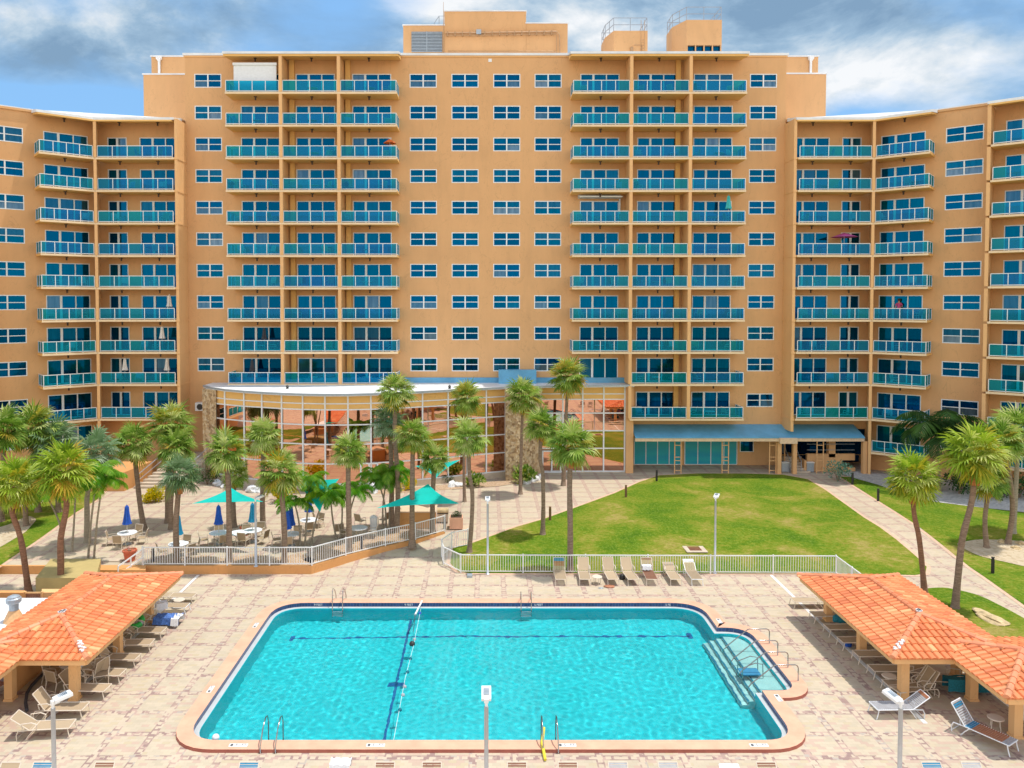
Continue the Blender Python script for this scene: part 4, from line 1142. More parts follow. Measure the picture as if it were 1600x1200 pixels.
# awnings over two balcony doors (rolled hurricane shutters)
for bx, k, full, lb in ((BX[0], 0, True, 'white roll-down shutter closing the door of the uppermost corner balcony'), (BX2[0], 4, False, 'white awning cassette over a balcony door in the fifth row')):
    x = sum(bx)/2; z = slabz(k); mb = MB()
    if full: mb.box(-1.7, 1.85, -1.55, -1.5, .02, 2.3); 
    mb.box(-1.75, 1.9, -1.65 if full else -.45, -1.45 if full else -.05, 2.3, 2.5)
    if not full: mb.box(-1.72, 1.87, -1.2, -.05, 2.22, 2.299); mb.box(1.75, 1.85, -.3, -.05, .9, 2.2)
    o = mb.build('balcony_shutter', M['shutter_white'], None, (x, YF, z)); tag(o, lb, 'shutter')
# ---------------------------------------------------------------- plants
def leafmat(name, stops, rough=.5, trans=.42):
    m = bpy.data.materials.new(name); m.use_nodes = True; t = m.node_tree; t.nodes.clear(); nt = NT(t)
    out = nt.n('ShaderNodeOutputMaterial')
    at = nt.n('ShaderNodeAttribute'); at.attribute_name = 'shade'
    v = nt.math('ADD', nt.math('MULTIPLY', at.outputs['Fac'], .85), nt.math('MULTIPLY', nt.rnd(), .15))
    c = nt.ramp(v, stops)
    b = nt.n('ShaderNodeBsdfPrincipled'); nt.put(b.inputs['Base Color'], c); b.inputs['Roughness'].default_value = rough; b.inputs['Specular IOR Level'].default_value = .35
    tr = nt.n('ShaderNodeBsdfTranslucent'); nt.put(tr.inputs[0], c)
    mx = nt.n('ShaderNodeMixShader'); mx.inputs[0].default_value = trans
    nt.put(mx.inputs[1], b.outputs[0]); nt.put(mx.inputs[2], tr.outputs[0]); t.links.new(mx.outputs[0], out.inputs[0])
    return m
M['palm_leaf'] = leafmat('palm_leaf', [(0, (.58, .38, .07)), (.14, (.46, .46, .04)), (.26, (.06, .15, .01)), (.45, (.16, .31, .03)), (.70, (.38, .52, .10)), (1, (.70, .72, .34))])
M['palm_leaf_yellow'] = leafmat('palm_leaf_yellow', [(0, (.60, .40, .05)), (.15, (.48, .46, .03)), (.28, (.10, .20, .01)), (.5, (.28, .44, .02)), (.8, (.46, .58, .08)), (1, (.68, .72, .26))])
M['palm_leaf_silver'] = leafmat('palm_leaf_silver', [(0, (.30, .34, .10)), (.3, (.10, .20, .06)), (.6, (.20, .33, .16)), (1, (.48, .58, .42))])
M['feather_leaf'] = leafmat('feather_leaf', [(0, (.45, .48, .03)), (.25, (.20, .42, .015)), (.6, (.07, .30, .015)), (1, (.36, .56, .06))], .35)
M['dark_leaf'] = leafmat('dark_leaf', [(0, (.02, .05, .01)), (.5, (.03, .10, .02)), (1, (.08, .18, .04))])
M['shrub_yellow'] = leafmat('shrub_yellow', [(0, (.22, .32, .01)), (.35, (.55, .50, .005)), (.85, (.85, .66, .005)), (1, (.70, .25, .02))])
M['shrub_blue'] = leafmat('shrub_blue', [(0, (.06, .18, .12)), (.5, (.14, .32, .24)), (1, (.30, .50, .42))])
def bark(name, c0, c1):
    m, nt, b, out = newmat(name); p = nt.obj()
    wv = nt.math('ADD', nt.math('MULTIPLY', nt.noise(nt.mapping(p, (2, 2, 9)), 2.2, 4, .65), .75), nt.math('MULTIPLY', nt.noise(p, 26, 3, .7), .25))
    ps = nt.n('ShaderNodeSeparateXYZ'); nt.put(ps.inputs[0], nt.pos())
    nt.put(b.inputs['Base Color'], nt.ramp(wv, [(.3, c0), (.7, c1)])); b.inputs['Roughness'].default_value = .9
    bn = nt.n('ShaderNodeBump'); bn.inputs['Strength'].default_value = .8; bn.inputs['Distance'].default_value = .04
    nt.put(bn.inputs['Height'], wv); nt.put(b.inputs['Normal'], bn.outputs[0]); return m
M['bark'] = bark('bark', (.13, .085, .055), (.34, .25, .18))
M['bark_brown'] = bark('bark_brown', (.13, .06, .035), (.36, .19, .11))
M['bark_grey'] = bark('bark_grey', (.20, .17, .13), (.42, .37, .28))
M['boots'] = bark('boots', (.26, .10, .03), (.60, .27, .09))
def fan_crown(seed, rad=1.75, nleaf=46, yellow=.08):
    r = random.Random(seed); mb = MB()
    for i in range(nleaf):
        el = math.asin(1 - 1.78*(i+.5)/nleaf); el = max(-1.05, el + r.uniform(-.15, .15)); azm = i*2.399963 + r.uniform(-.3, .3)
        Lp = rad*r.uniform(.34, .58); D = Vector((math.cos(azm)*math.cos(el), math.sin(azm)*math.cos(el), math.sin(el)))
        base = D*.12; droop = .02 + .16*(1-max(0, el))
        mid = D*Lp*.55 + Vector((0,0,.02)); tip = D*Lp + Vector((0,0,-droop*Lp*.5))
        side = D.cross(Vector((0,0,1))); side = side.normalized() if side.length > .05 else Vector((1,0,0))
        ax = (tip - mid).normalized(); nrm = side.cross(ax).normalized()
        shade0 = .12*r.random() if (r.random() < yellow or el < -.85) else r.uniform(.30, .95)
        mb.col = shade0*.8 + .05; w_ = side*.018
        mb.quad(base-w_, base+w_, mid+w_, mid-w_); mb.quad(mid-w_, mid+w_, tip+w_, tip-w_)
        ns = 17; Lb = rad*r.uniform(.40, .66)
        twist = r.uniform(-.5, .5); side2 = (side*math.cos(twist) + nrm*math.sin(twist)); nrm2 = side2.cross(ax).normalized()
        for k in range(ns):
            a = (k/(ns-1) - .5)*PI*1.35
            d1 = (ax*math.cos(a) + side2*math.sin(a)).normalized()
            fold = abs(math.sin(a))*.28
            d1 = (d1 - nrm2*fold*(-1) * .0 + Vector((0,0,.06-.14*r.random()))).normalized()
            L = Lb*(1 - .32*abs(a)/2.1)*r.uniform(.85, 1.08); ww = .050*rad/1.75
            p0 = tip; p1 = tip + d1*L*.55; p2 = p1 + (d1*.9 + Vector((0,0,-.12 - .55*r.random()))).normalized()*L*.45
            s_ = d1.cross(nrm2).normalized()*ww; lift = nrm2*ww*.5
            mb.col = min(1, max(0, shade0 + r.uniform(-.14, .14)))
            mb.add([p0, p1 - s_ + lift, p1, p1 + s_ + lift, p2], [(0,1,2), (0,2,3), (1,4,2), (2,4,3)])
    for i in range(r.randint(3, 8)):
        a = r.uniform(0, 2*PI); d = Vector((math.cos(a), math.sin(a), 0)); s_ = Vector((-d.y, d.x, 0)); L = rad*r.uniform(.35, .6); p = d*.16 + Vector((0, 0, -.15))
        for k in range(7):
            f = (k-3)*.13; q = p + d*.12 + s_*f*.6 + Vector((0, 0, -L*(.7+.3*r.random()))); mb.col = r.uniform(0, .07)
            mb.add([p - s_*.02, p + s_*.02, q + s_*.03, q - s_*.03], [(0,1,2,3)])
    return mb
def feather_crown(seed, L=1.5, nf=10, up=.9, droop=1.0):
    r = random.Random(seed); mb = MB()
    for i in range(nf):
        azm = i*2.399963 + r.uniform(-.2, .2); el = up*(1 - .85*i/nf) + r.uniform(-.1, .1)
        d = Vector((math.cos(azm), math.sin(azm), 0)); p = Vector((0,0,0)); pts_ = [p.copy()]; n = 9; e = el
        for k in range(n):
            e -= droop*.20*(.5 + k/n*1.4)*.9; p = p + (d*math.cos(e) + Vector((0,0,math.sin(e))))*L*r.uniform(.95,1.05)/n; pts_.append(p.copy())
        sh = r.uniform(.2, .95); mb.col = .3; mb.tube(pts_, [.022*(1-.8*k/n) for k in range(n+1)], 3, False)
        side = Vector((-d.y, d.x, 0))
        for k in range(1, n+1):
            t_ = (pts_[k]-pts_[k-1]).normalized()
            for sub in (0, .34, .67):
                q = pts_[k-1].lerp(pts_[k], sub); f = (k-1+sub)/n; ll = L*.36*math.sin(PI*min(1, .18+f*.85))**.7
                for sg in (-1, 1):
                    dd = (side*sg*.85 + t_*.55 + Vector((0,0,-.25 - .35*r.random()))).normalized()
                    mb.col = min(1, max(0, sh + r.uniform(-.15, .15))); w_ = t_*.028
                    m_ = q + dd*ll*.55; e_ = m_ + (dd + Vector((0,0,-.5))).normalized()*ll*.45
                    mb.add([q - w_*.5, q + w_*.5, m_ + w_, e_, m_ - w_], [(0,1,2,3,4)])
    return mb
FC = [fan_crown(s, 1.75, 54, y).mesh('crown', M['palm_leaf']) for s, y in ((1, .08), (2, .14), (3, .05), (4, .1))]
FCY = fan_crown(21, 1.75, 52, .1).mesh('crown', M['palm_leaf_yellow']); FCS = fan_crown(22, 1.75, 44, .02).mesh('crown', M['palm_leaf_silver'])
FE = [feather_crown(s, 1.5, 11).mesh('crown', M['feather_leaf']) for s in (5, 6, 7)]
FED = feather_crown(8, 2.3, 15, 1.1, 1.1).mesh('crown', M['dark_leaf'])
def boots_mesh(seed):
    r = random.Random(seed); mb = MB()
    mb.tube([(0,0,-.85), (0,0,-.45), (0,0,.05)], [.16, .21, .13], 8)
    for i in range(26):
        a = r.uniform(0, 2*PI); z = r.uniform(-.7, -.05); d = Vector((math.cos(a), math.sin(a), 0)); s_ = Vector((-d.y, d.x, 0))*.04
        p = d*.15 + Vector((0,0,z)); q = p + d*r.uniform(.08, .2) + Vector((0,0,r.uniform(.1, .25)))
        mb.add([p-s_, p+s_, q+s_*.4, q-s_*.4], [(0,1,2,3)])
    return mb.mesh('leaf_bases', M['boots'])
BO = [boots_mesh(s) for s in (1, 2, 3)]
def trunk_mesh(path, r0, r1, mat, seed=0):
    r = random.Random(seed); n = len(path)
    P_ = []; 
    for i in range(n*4-3):       # smooth the path
        t_ = i/4; k = min(int(t_), n-2); f = t_-k
        p0, p1, p2, p3 = path[max(k-1,0)], path[k], path[k+1], path[min(k+2,n-1)]
        P_.append(.5*((2*p1) + (p2-p0)*f + (2*p0-5*p1+4*p2-p3)*f*f + (3*p1-p0-3*p2+p3)*f*f*f))
    m = len(P_); rr_ = []
    for i in range(m):
        f = i/(m-1); rad = r0*(1-f) + r1*f + (r0*.55*math.exp(-f*18)); rr_.append(rad*r.uniform(.94, 1.06))
    mb = MB(); mb.tube(P_, rr_, 10); me = mb.mesh('trunk', M[mat], True); return me
PALMI = [0]
def palm(base, crown, label, kind='sabal', via=(), rad=None, zb=None, r0=.17, mat='bark', boots=True, mesh=None, depth_shift=0.0, group=None):
    PALMI[0] += 1; i = PALMI[0]
    b = GG(*base) if zb is None else G(base[0], base[1], zb); bz = b.z
    top = AT(crown[0], crown[1], b.y + depth_shift)
    px = F / (b.y + depth_shift)
    t_ = thing('palm_tree', label, 'palm tree', (b.x, b.y, bz), 0, group)
    path = [Vector((0,0,-.1))]
    for (u, v) in via:
        f = (base[1]-v)/(base[1]-crown[1]); q = AT(u, v, b.y + depth_shift*f); path.append(q - Vector((b.x, b.y, bz)))
    rel = top - Vector((b.x, b.y, bz)); 
    cr = (rad or 30)/px
    sc_ = cr*1.10/1.75 if kind == 'sabal' else cr*1.1/1.35
    path.append(rel - Vector((0, 0, .12)))
    if len(path) == 2: path.insert(1, Vector((rel.x*.35 + R.uniform(-.12,.12), rel.y*.3, rel.z*.5)))
    link('trunk', trunk_mesh(path, r0, r0*(.78 if kind == 'sabal' else .7), mat, i), t_)
    me = mesh or (FC[i % 4] if kind == 'sabal' else FE[i % 3])
    c = link('crown', me, t_, rel, R.uniform(0, 6.28)); c.scale = (sc_*R.uniform(.96,1.04), sc_*R.uniform(.96,1.04), sc_*R.uniform(1.0, 1.15))
    if kind == 'sabal' and boots:
        o = link('leaf_bases', BO[i % 3], t_, rel - Vector((0, 0, .22*sc_)), R.uniform(0, 6)); o.scale = (sc_*1.15, sc_*1.15, sc_*1.3)
    return t_
TZv = TZ + .0
g1 = None
palm((45, 926), (24, 757), 'leaning sabal palm whose trunk curves beside the white deck path, lowest at the grove edge', via=((40, 890), (32, 840), (18, 795)), rad=45, zb=0, mat='bark_brown', mesh=FCY, r0=.16)
palm((94, 926), (101, 738), 'bushy yellow-green sabal palm with brown trunk in front of the walled planter', via=((95, 880), (95, 840), (104, 790)), rad=52, zb=0, mat='bark_brown', mesh=FCY, r0=.17)
palm((41, 822), (44, 752), 'short sabal palm on the sandy lawn patch', rad=40, zb=TZ)
palm((2, 815), (4, 672), 'sabal palm cut by the picture edge at the lawn', rad=42, zb=TZ)
palm((60, 800), (52, 668), 'dense green sabal palm before the ground floor window of the grove wing', rad=44, zb=TZ, mesh=FC[1])
palm((92, 800), (82, 690), 'silvery sabal palm between the grove wing and the yellow-green palm', rad=42, zb=TZ, mesh=FCS)
palm((136, 848), (150, 708), 'sabal palm with a grey trunk just beyond the feather palm clump', via=((136, 800), (137, 770)), rad=42, zb=TZ, mesh=FCS, mat='bark_grey')
palm((226, 828), (208, 692), 'slightly leaning sabal palm next to the first blue umbrella', via=((219, 790), (214, 745)), rad=36, zb=TZ)
palm((262, 817), (268, 664), 'tall sabal palm in front of the terrace stairs', via=((262, 760),), rad=40, zb=TZ)
palm((268, 827), (275, 700), 'sabal palm with its crown just below the tall stair palm', via=((267, 780),), rad=36, zb=TZ)
palm((277, 880), (281, 742), 'sabal palm hiding a light blue umbrella at the terrace fence', via=((275, 820),), rad=36, zb=TZ, mesh=FCS)
palm((358, 878), (353, 706), 'round-headed sabal palm standing through the turquoise shade sail', via=((358, 820), (357, 760)), rad=36, zb=TZ)
palm((366, 824), (368, 742), 'short sabal palm half hidden behind the turquoise shade sail', rad=24, zb=TZ)
palm((411, 826), (412, 680), 'sabal palm by the red flower pot, its crown against the bronze glass', via=((410, 780), (411, 730)), rad=32, zb=TZ)
palm((444, 879), (437, 738), 'broad drooping sabal palm at the bend of the terrace fence', via=((444, 820),), rad=42, zb=TZ, mesh=FC[1])
palm((546, 864), (545, 705), 'sabal palm rising behind the small feather palms at the fence', via=((545, 800), (544, 750)), rad=31, zb=TZ)
palm((619, 832), (618, 612), 'tallest sabal palm before the curved glass, crown above the roof edge', via=((622, 760), (617, 680)), rad=33, zb=TZ)
palm((612, 826), (609, 660), 'sabal palm whose crown sits under the tallest glass front palm', via=((612, 750),), rad=32, zb=TZ, mesh=FCS)
palm((644, 852), (645, 682), 'sabal palm passing through the second turquoise sail', via=((644, 780),), rad=33, zb=TZ)
palm((676, 834), (679, 716), 'low sabal palm in front of the raised turquoise sail', via=((676, 780),), rad=28, zb=TZ)
palm((726, 784), (729, 622), 'slim sabal palm close to the glass, with a sparse split crown', via=((725, 720),), rad=29, r0=.12)
palm((733, 863), (733, 684), 'sabal palm with a crooked trunk in the corner of the pool fence', via=((737, 815), (738, 770), (733, 735)), rad=33, r0=.14)
palm((813, 772), (817, 620), 'sabal palm in front of the wide stone pillar', via=((814, 720),), rad=33, r0=.14)
palm((848, 835), (846, 665), 'sabal palm on the lawn corner with an S-bent trunk', via=((849, 790), (848, 740), (844, 715)), rad=30, r0=.14)
palm((880, 759), (888, 588), 'high sabal palm by the club doors, crown over the roof', via=((883, 700), (885, 640)), rad=34, r0=.15)
palm((891, 893), (892, 697), 'large sabal palm with a straight trunk at the pool fence', via=((891, 820), (890, 760)), rad=42, r0=.17, mesh=FC[2])
palm((1445, 928), (1427, 748), 'sabal palm with a bent trunk between the path and the tiled pavilion', via=((1441, 885), (1436, 840), (1428, 800)), rad=47, r0=.14, mat='bark_brown', mesh=FCY)
palm((1492, 950), (1524, 712), 'biggest leaning sabal palm rising beside the tiled pavilion', via=((1497, 900), (1504, 840), (1519, 780)), rad=56, r0=.17, mesh=FCY)
palm((1542, 856), (1547, 752), 'short sabal palm on the sandy circle', via=((1539, 810),), rad=30, r0=.15)
palm((1574, 850), (1566, 690), 'sabal palm leaning over the sandy circle', via=((1582, 800), (1578, 750)), rad=40, r0=.16, mesh=FC[3])
palm((1583, 833), (1591, 672), 'upright sabal palm at the picture edge by the angled wing', via=((1587, 770),), rad=46, r0=.16, mesh=FC[0], mat='bark_grey')
palm((1468, 768), (1464, 668), 'dark drooping coconut palm against the shaded wing wall', kind='feather', rad=44, r0=.11, mesh=FED)
palm((1500, 772), (1497, 684), 'second dark coconut palm tangled with the first by the shaded wing', kind='feather', rad=40, r0=.10, mesh=FED)
fp = [((101, 862), (72, 770), 34, 'feather palm with fronds reaching over the grove lawn'), ((112, 862), (118, 752), 34, 'feather palm with a thin dark trunk in the grove clump'), ((137, 879), (153, 735), 40, 'brightest feather palm of the grove clump'), ((146, 879), (160, 752), 38, 'feather palm with a pale trunk leaning outward from the grove clump'),
 ((469, 854), (461, 785), 33, 'feather palm over the dark blue umbrella'), ((476, 853), (484, 748), 30, 'feather palm with the highest crown behind the terrace fence bend'), ((485, 851), (508, 772), 38, 'feather palm leaning over the orange cafe chairs'), ((526, 842), (517, 780), 24, 'small feather palm with a slanted trunk at the fence'), ((532, 841), (533, 762), 28, 'straight feather palm next to the fence sabal'), ((539, 842), (556, 766), 30, 'feather palm bowing towards the bar counter'),
 ((604, 827), (588, 742), 34, 'feather palm at the end of the bar counter'), ((608, 827), (611, 736), 36, 'thicker feather palm in the bar counter clump'), ((598, 827), (603, 752), 30, 'lowest crown of the bar counter palm clump')]
for b_, c_, rd, lb in fp: palm(b_, c_, lb, kind='feather', rad=rd, zb=TZ, r0=.06, mat='bark_grey')
# shrubs
def shrub_mesh(seed, mat, n=420, leaf=.11, up=.5):
    r = random.Random(seed); mb = MB()
    lobes = [(Vector((r.uniform(-.5,.5), r.uniform(-.5,.5), r.uniform(.3,.9))), r.uniform(.3,.5)) for _ in range(9)]
    for i in range(n):
        c, rad = r.choice(lobes); d = Vector((r.gauss(0,1), r.gauss(0,1), r.gauss(0,1))).normalized(); p = c + d*rad*r.uniform(.6, 1.05)
        if p.z < .02: p.z = .05
        t_ = (d + Vector((r.uniform(-.6,.6), r.uniform(-.6,.6), up))).normalized(); s_ = t_.cross(Vector((r.random(), r.random(), r.random()))).normalized()*leaf*.33
        mb.col = min(1, max(0, r.gauss(.5, .25)))
        mb.add([p - s_*.2, p + t_*leaf*.5 - s_, p + t_*leaf*1.1, p + t_*leaf*.5 + s_], [(0,1,2,3)])
    return mb.mesh('foliage', M[mat])
stm = MB()
for i in range(5): stm.tube([(0,0,-.05), (.12*math.cos(i*1.3), .12*math.sin(i*1.3), .35), (.3*math.cos(i*1.3), .3*math.sin(i*1.3), .7)], [.03,.02,.01], 5)
STM = stm.mesh('stem', M['bark'])
SH = {'y': shrub_mesh(1, 'shrub_yellow', 620, .19), 'g': shrub_mesh(2, 'dark_leaf', 520, .13), 'b': shrub_mesh(3, 'shrub_blue', 420, .12, .9), 'p': shrub_mesh(4, 'palm_leaf', 300, .4, .8)}
def shrub(u, v, key, size, label, zb=None):
    b = GG(u, v) if zb is None else G(u, v, zb); t_ = thing('shrub', label, 'shrub', b, R.uniform(0, 6)); t_.scale = (size, size, size)
    link('foliage', SH[key], t_); link('stem', STM, t_); return t_
shrub(243, 783, 'y', .95, 'yellow croton bush between two palms on the terrace', TZ)
shrub(228, 786, 'y', .55, 'small yellow croton at the foot of the larger one', TZ)
shrub(205, 757, 'y', .8, 'yellow croton at the bottom of the terrace stairs', TZ)
shrub(188, 752, 'y', .9, 'golden shrub behind the feather palm clump', TZ)
shrub(38, 740, 'y', .8, 'yellow bush under the window of the grove wing', TZ)
shrub(324, 757, 'g', 1.1, 'round dark green bush at the foot of the stone pillar', TZ)
shrub(436, 783, 'y', 1.15, 'multicoloured croton under the drooping palm', TZ)
shrub(1309, 752, 'b', 1.35, 'blue-grey bush at the start of the rock bed')
shrub(819, 754, 'p', .95, 'spiky light green plant against the wide stone pillar')
shrub(742, 760, 'p', .75, 'spiky plant at the base of the glass front')
shrub(1500, 772, 'g', 1.5, 'dark shaded bushes below the coconut palms'); shrub(1592, 778, 'g', 1.6, 'dark bush at the picture edge by the angled wing')
shrub(1560, 778, 'g', 1.1, 'smaller dark bush between the leaning palms and the wing')
shrub(700, 755, 'g', .6, 'low dark plant under the curved glass'); shrub(640, 766, 'y', .7, 'reddish croton beside the raised sail')
# rocks
def rock(u, v, s, mat, label, zb=None, n=1, seed=0, group=None):
    r = random.Random(seed*7+3); b = GG(u, v) if zb is None else G(u, v, zb)
    bm = bmesh.new(); bmesh.ops.create_icosphere(bm, subdivisions=3, radius=1)
    from mathutils import noise as mn
    for vv in bm.verts:
        k = 1 + .45*mn.noise(vv.co*1.3 + Vector((seed*3.1, 0, 0))) + .15*mn.noise(vv.co*4 + Vector((0, seed, 0))); vv.co *= k
        vv.co = Vector((vv.co.x*s[0], vv.co.y*s[1], vv.co.z*s[2] + s[2]*.35))
    me = bpy.data.meshes.new('rock'); bm.to_mesh(me); bm.free(); me.materials.append(M[mat])
    o = link('boulder', me, None, b, r.uniform(0, 3)); tag(o, label, 'boulder', group); return o
rock(340, 757, (.5, .35, .3), 'rock_white', 'white boulder beside the round dark bush', TZ, seed=1)
rock(351, 761, (.42, .3, .2), 'rock_white', 'flat white boulder in front of the low sill wall by the glass door', TZ, seed=2)
rock(393, 768, (.6, .4, .38), 'rock_white', 'white boulder behind the lamp on the terrace', TZ, seed=3); rock(405, 769, (.4, .3, .3), 'rock_white', 'smaller white boulder touching the one behind the lamp', TZ, seed=4)
rock(584, 769, (.45, .35, .5), 'rock_white', 'upright pale boulder among the bar palms by the glass', TZ, seed=5)
rock(707, 760, (.45, .3, .28), 'rock_white', 'white boulder under the low glass sill near the slim palm', seed=6); rock(716, 760, (.38, .3, .25), 'rock_white', 'second white boulder under the glass sill near the slim palm', seed=7)
for i, (u, v) in enumerate(((823, 756), (831, 753), (838, 751), (844, 748))): rock(u, v, (.33, .22, .26), 'rock_white', ['white boulder between the spiky plant and the wide stone pillar row', 'second white boulder along the wide stone pillar', 'third white boulder along the wide stone pillar', 'last white boulder along the wide stone pillar, by the club door'][i], seed=8+i)
rock(1546, 967, (.95, .38, .17), 'rock_tan', 'long flat tan rock on the small grass patch', seed=14)
for i, (u, v) in enumerate(((1565, 848), (1588, 858), (1593, 850))): rock(u, v, (.25, .2, .15), 'rock_tan', ['small rock at the leaning palm on the sandy circle', 'small rock alone at the edge of the sandy circle', 'small rock behind the lone one on the sandy circle'][i], seed=15+i)
# ---------------------------------------------------------------- pavilions with barrel-tile roofs
def tilemat(name, stops, rough=.6):
    m, nt, b, out = newmat(name)
    at = nt.n('ShaderNodeAttribute'); at.attribute_name = 'shade'
    c = nt.ramp(at.outputs['Fac'], stops)
    c = nt.mix(nt.math('MULTIPLY', nt.noise(nt.pos(), 3.0, 4), .40), c, (.45, .17, .07))
    c = nt.mix(nt.math('MULTIPLY_ADD', nt.noise(nt.pos(), 1.1, 6, .7), 3.0, -1.75, clamp=True), c, (.24, .13, .08))
    nt.put(b.inputs['Base Color'], c); b.inputs['Roughness'].default_value = rough
    return m
M['tile'] = tilemat('roof_tile', [(0, (.58, .14, .045)), (.4, (.74, .22, .075)), (.75, (.79, .30, .12)), (1, (.82, .46, .21))])
M['ridge'] = tilemat('ridge_tile', [(0, (.70, .24, .12)), (1, (.80, .34, .18))])
def tile_face(mb, A, B, C, D, seed, tw=.27, tl=.40):
    """plane face with eave A->B and ridge D->C (D==C for a hip end); barrel tiles run up the slope"""
    r = random.Random(seed)
    e = (B - A); L = e.length; ex = e.normalized(); n_ = ex.cross(D - A).normalized()
    if n_.z < 0: n_ = -n_
    up = n_.cross(ex).normalized()
    if up.z < 0: up = -up
    def lc(p): q = p - A; return (q.dot(ex), q.dot(up))
    poly = [lc(A), lc(B), lc(C)] + ([] if (D-C).length < 1e-4 else [lc(D)])
    def ins(x, y):
        s = None; k = len(poly)
        for i in range(k):
            (x0, y0), (x1, y1) = poly[i], poly[(i+1) % k]; cr = (x1-x0)*(y-y0) - (y1-y0)*(x-x0)
            if s is None: s = cr > 0
            elif (cr > 0) != s: return False
        return True
    H_ = max(p[1] for p in poly); lo = min(p[0] for p in poly); hi = max(p[0] for p in poly)
    i = 0; x = lo + tw/2
    while x < hi:
        y = -.06; j = 0
        while y < H_:
            yc = y + tl*.5
            if ins(x, max(.02, yc)):
                mb.col = min(1, max(0, r.gauss(.45, .22)))
                o = A + ex*x + up*y; lift0, lift1 = .035, .0; ry = tl*1.12
                vs = []
                for yy, lf in ((0, lift0), (ry, lift1)):
                    for a in range(5):
                        t_ = a/4*PI; w_ = tw*.46
                        vs.append(o + up*yy + ex*(-math.cos(t_)*w_) + n_*(math.sin(t_)*.075 + lf))
                mb.add(vs, [(a, a+1, a+6, a+5) for a in range(4)] + [(0, 1, 2, 3, 4)])
            y += tl; j += 1
        x += tw; i += 1
    # pan below the barrels
    mb.col = .1; pts_ = [A, B, C] + ([] if (D-C).length < 1e-4 else [D]); mb.add([p + n_*.004 for p in pts_], [tuple(range(len(pts_)))])
def ridge_caps(mb, a, b, seed):
    r = random.Random(seed); d = b - a; L = d.length; d = d.normalized(); s = d.cross(Vector((0,0,1))).normalized(); u = s.cross(d); n = int(L/.38)
    for i in range(n):
        o = a + d*(i*L/n); mb.col = r.random(); vs = []
        for yy, w_, h_ in ((0, .13, .15), (L/n*1.15, .11, .12)):
            for k in range(6): t_ = k/5*PI; vs.append(o + d*yy - s*math.cos(t_)*w_ + u*(math.sin(t_)*h_ + .02))
        mb.add(vs, [(k, k+1, k+7, k+6) for k in range(5)] + [(0,1,2,3,4,5)])
EZ = 1.93
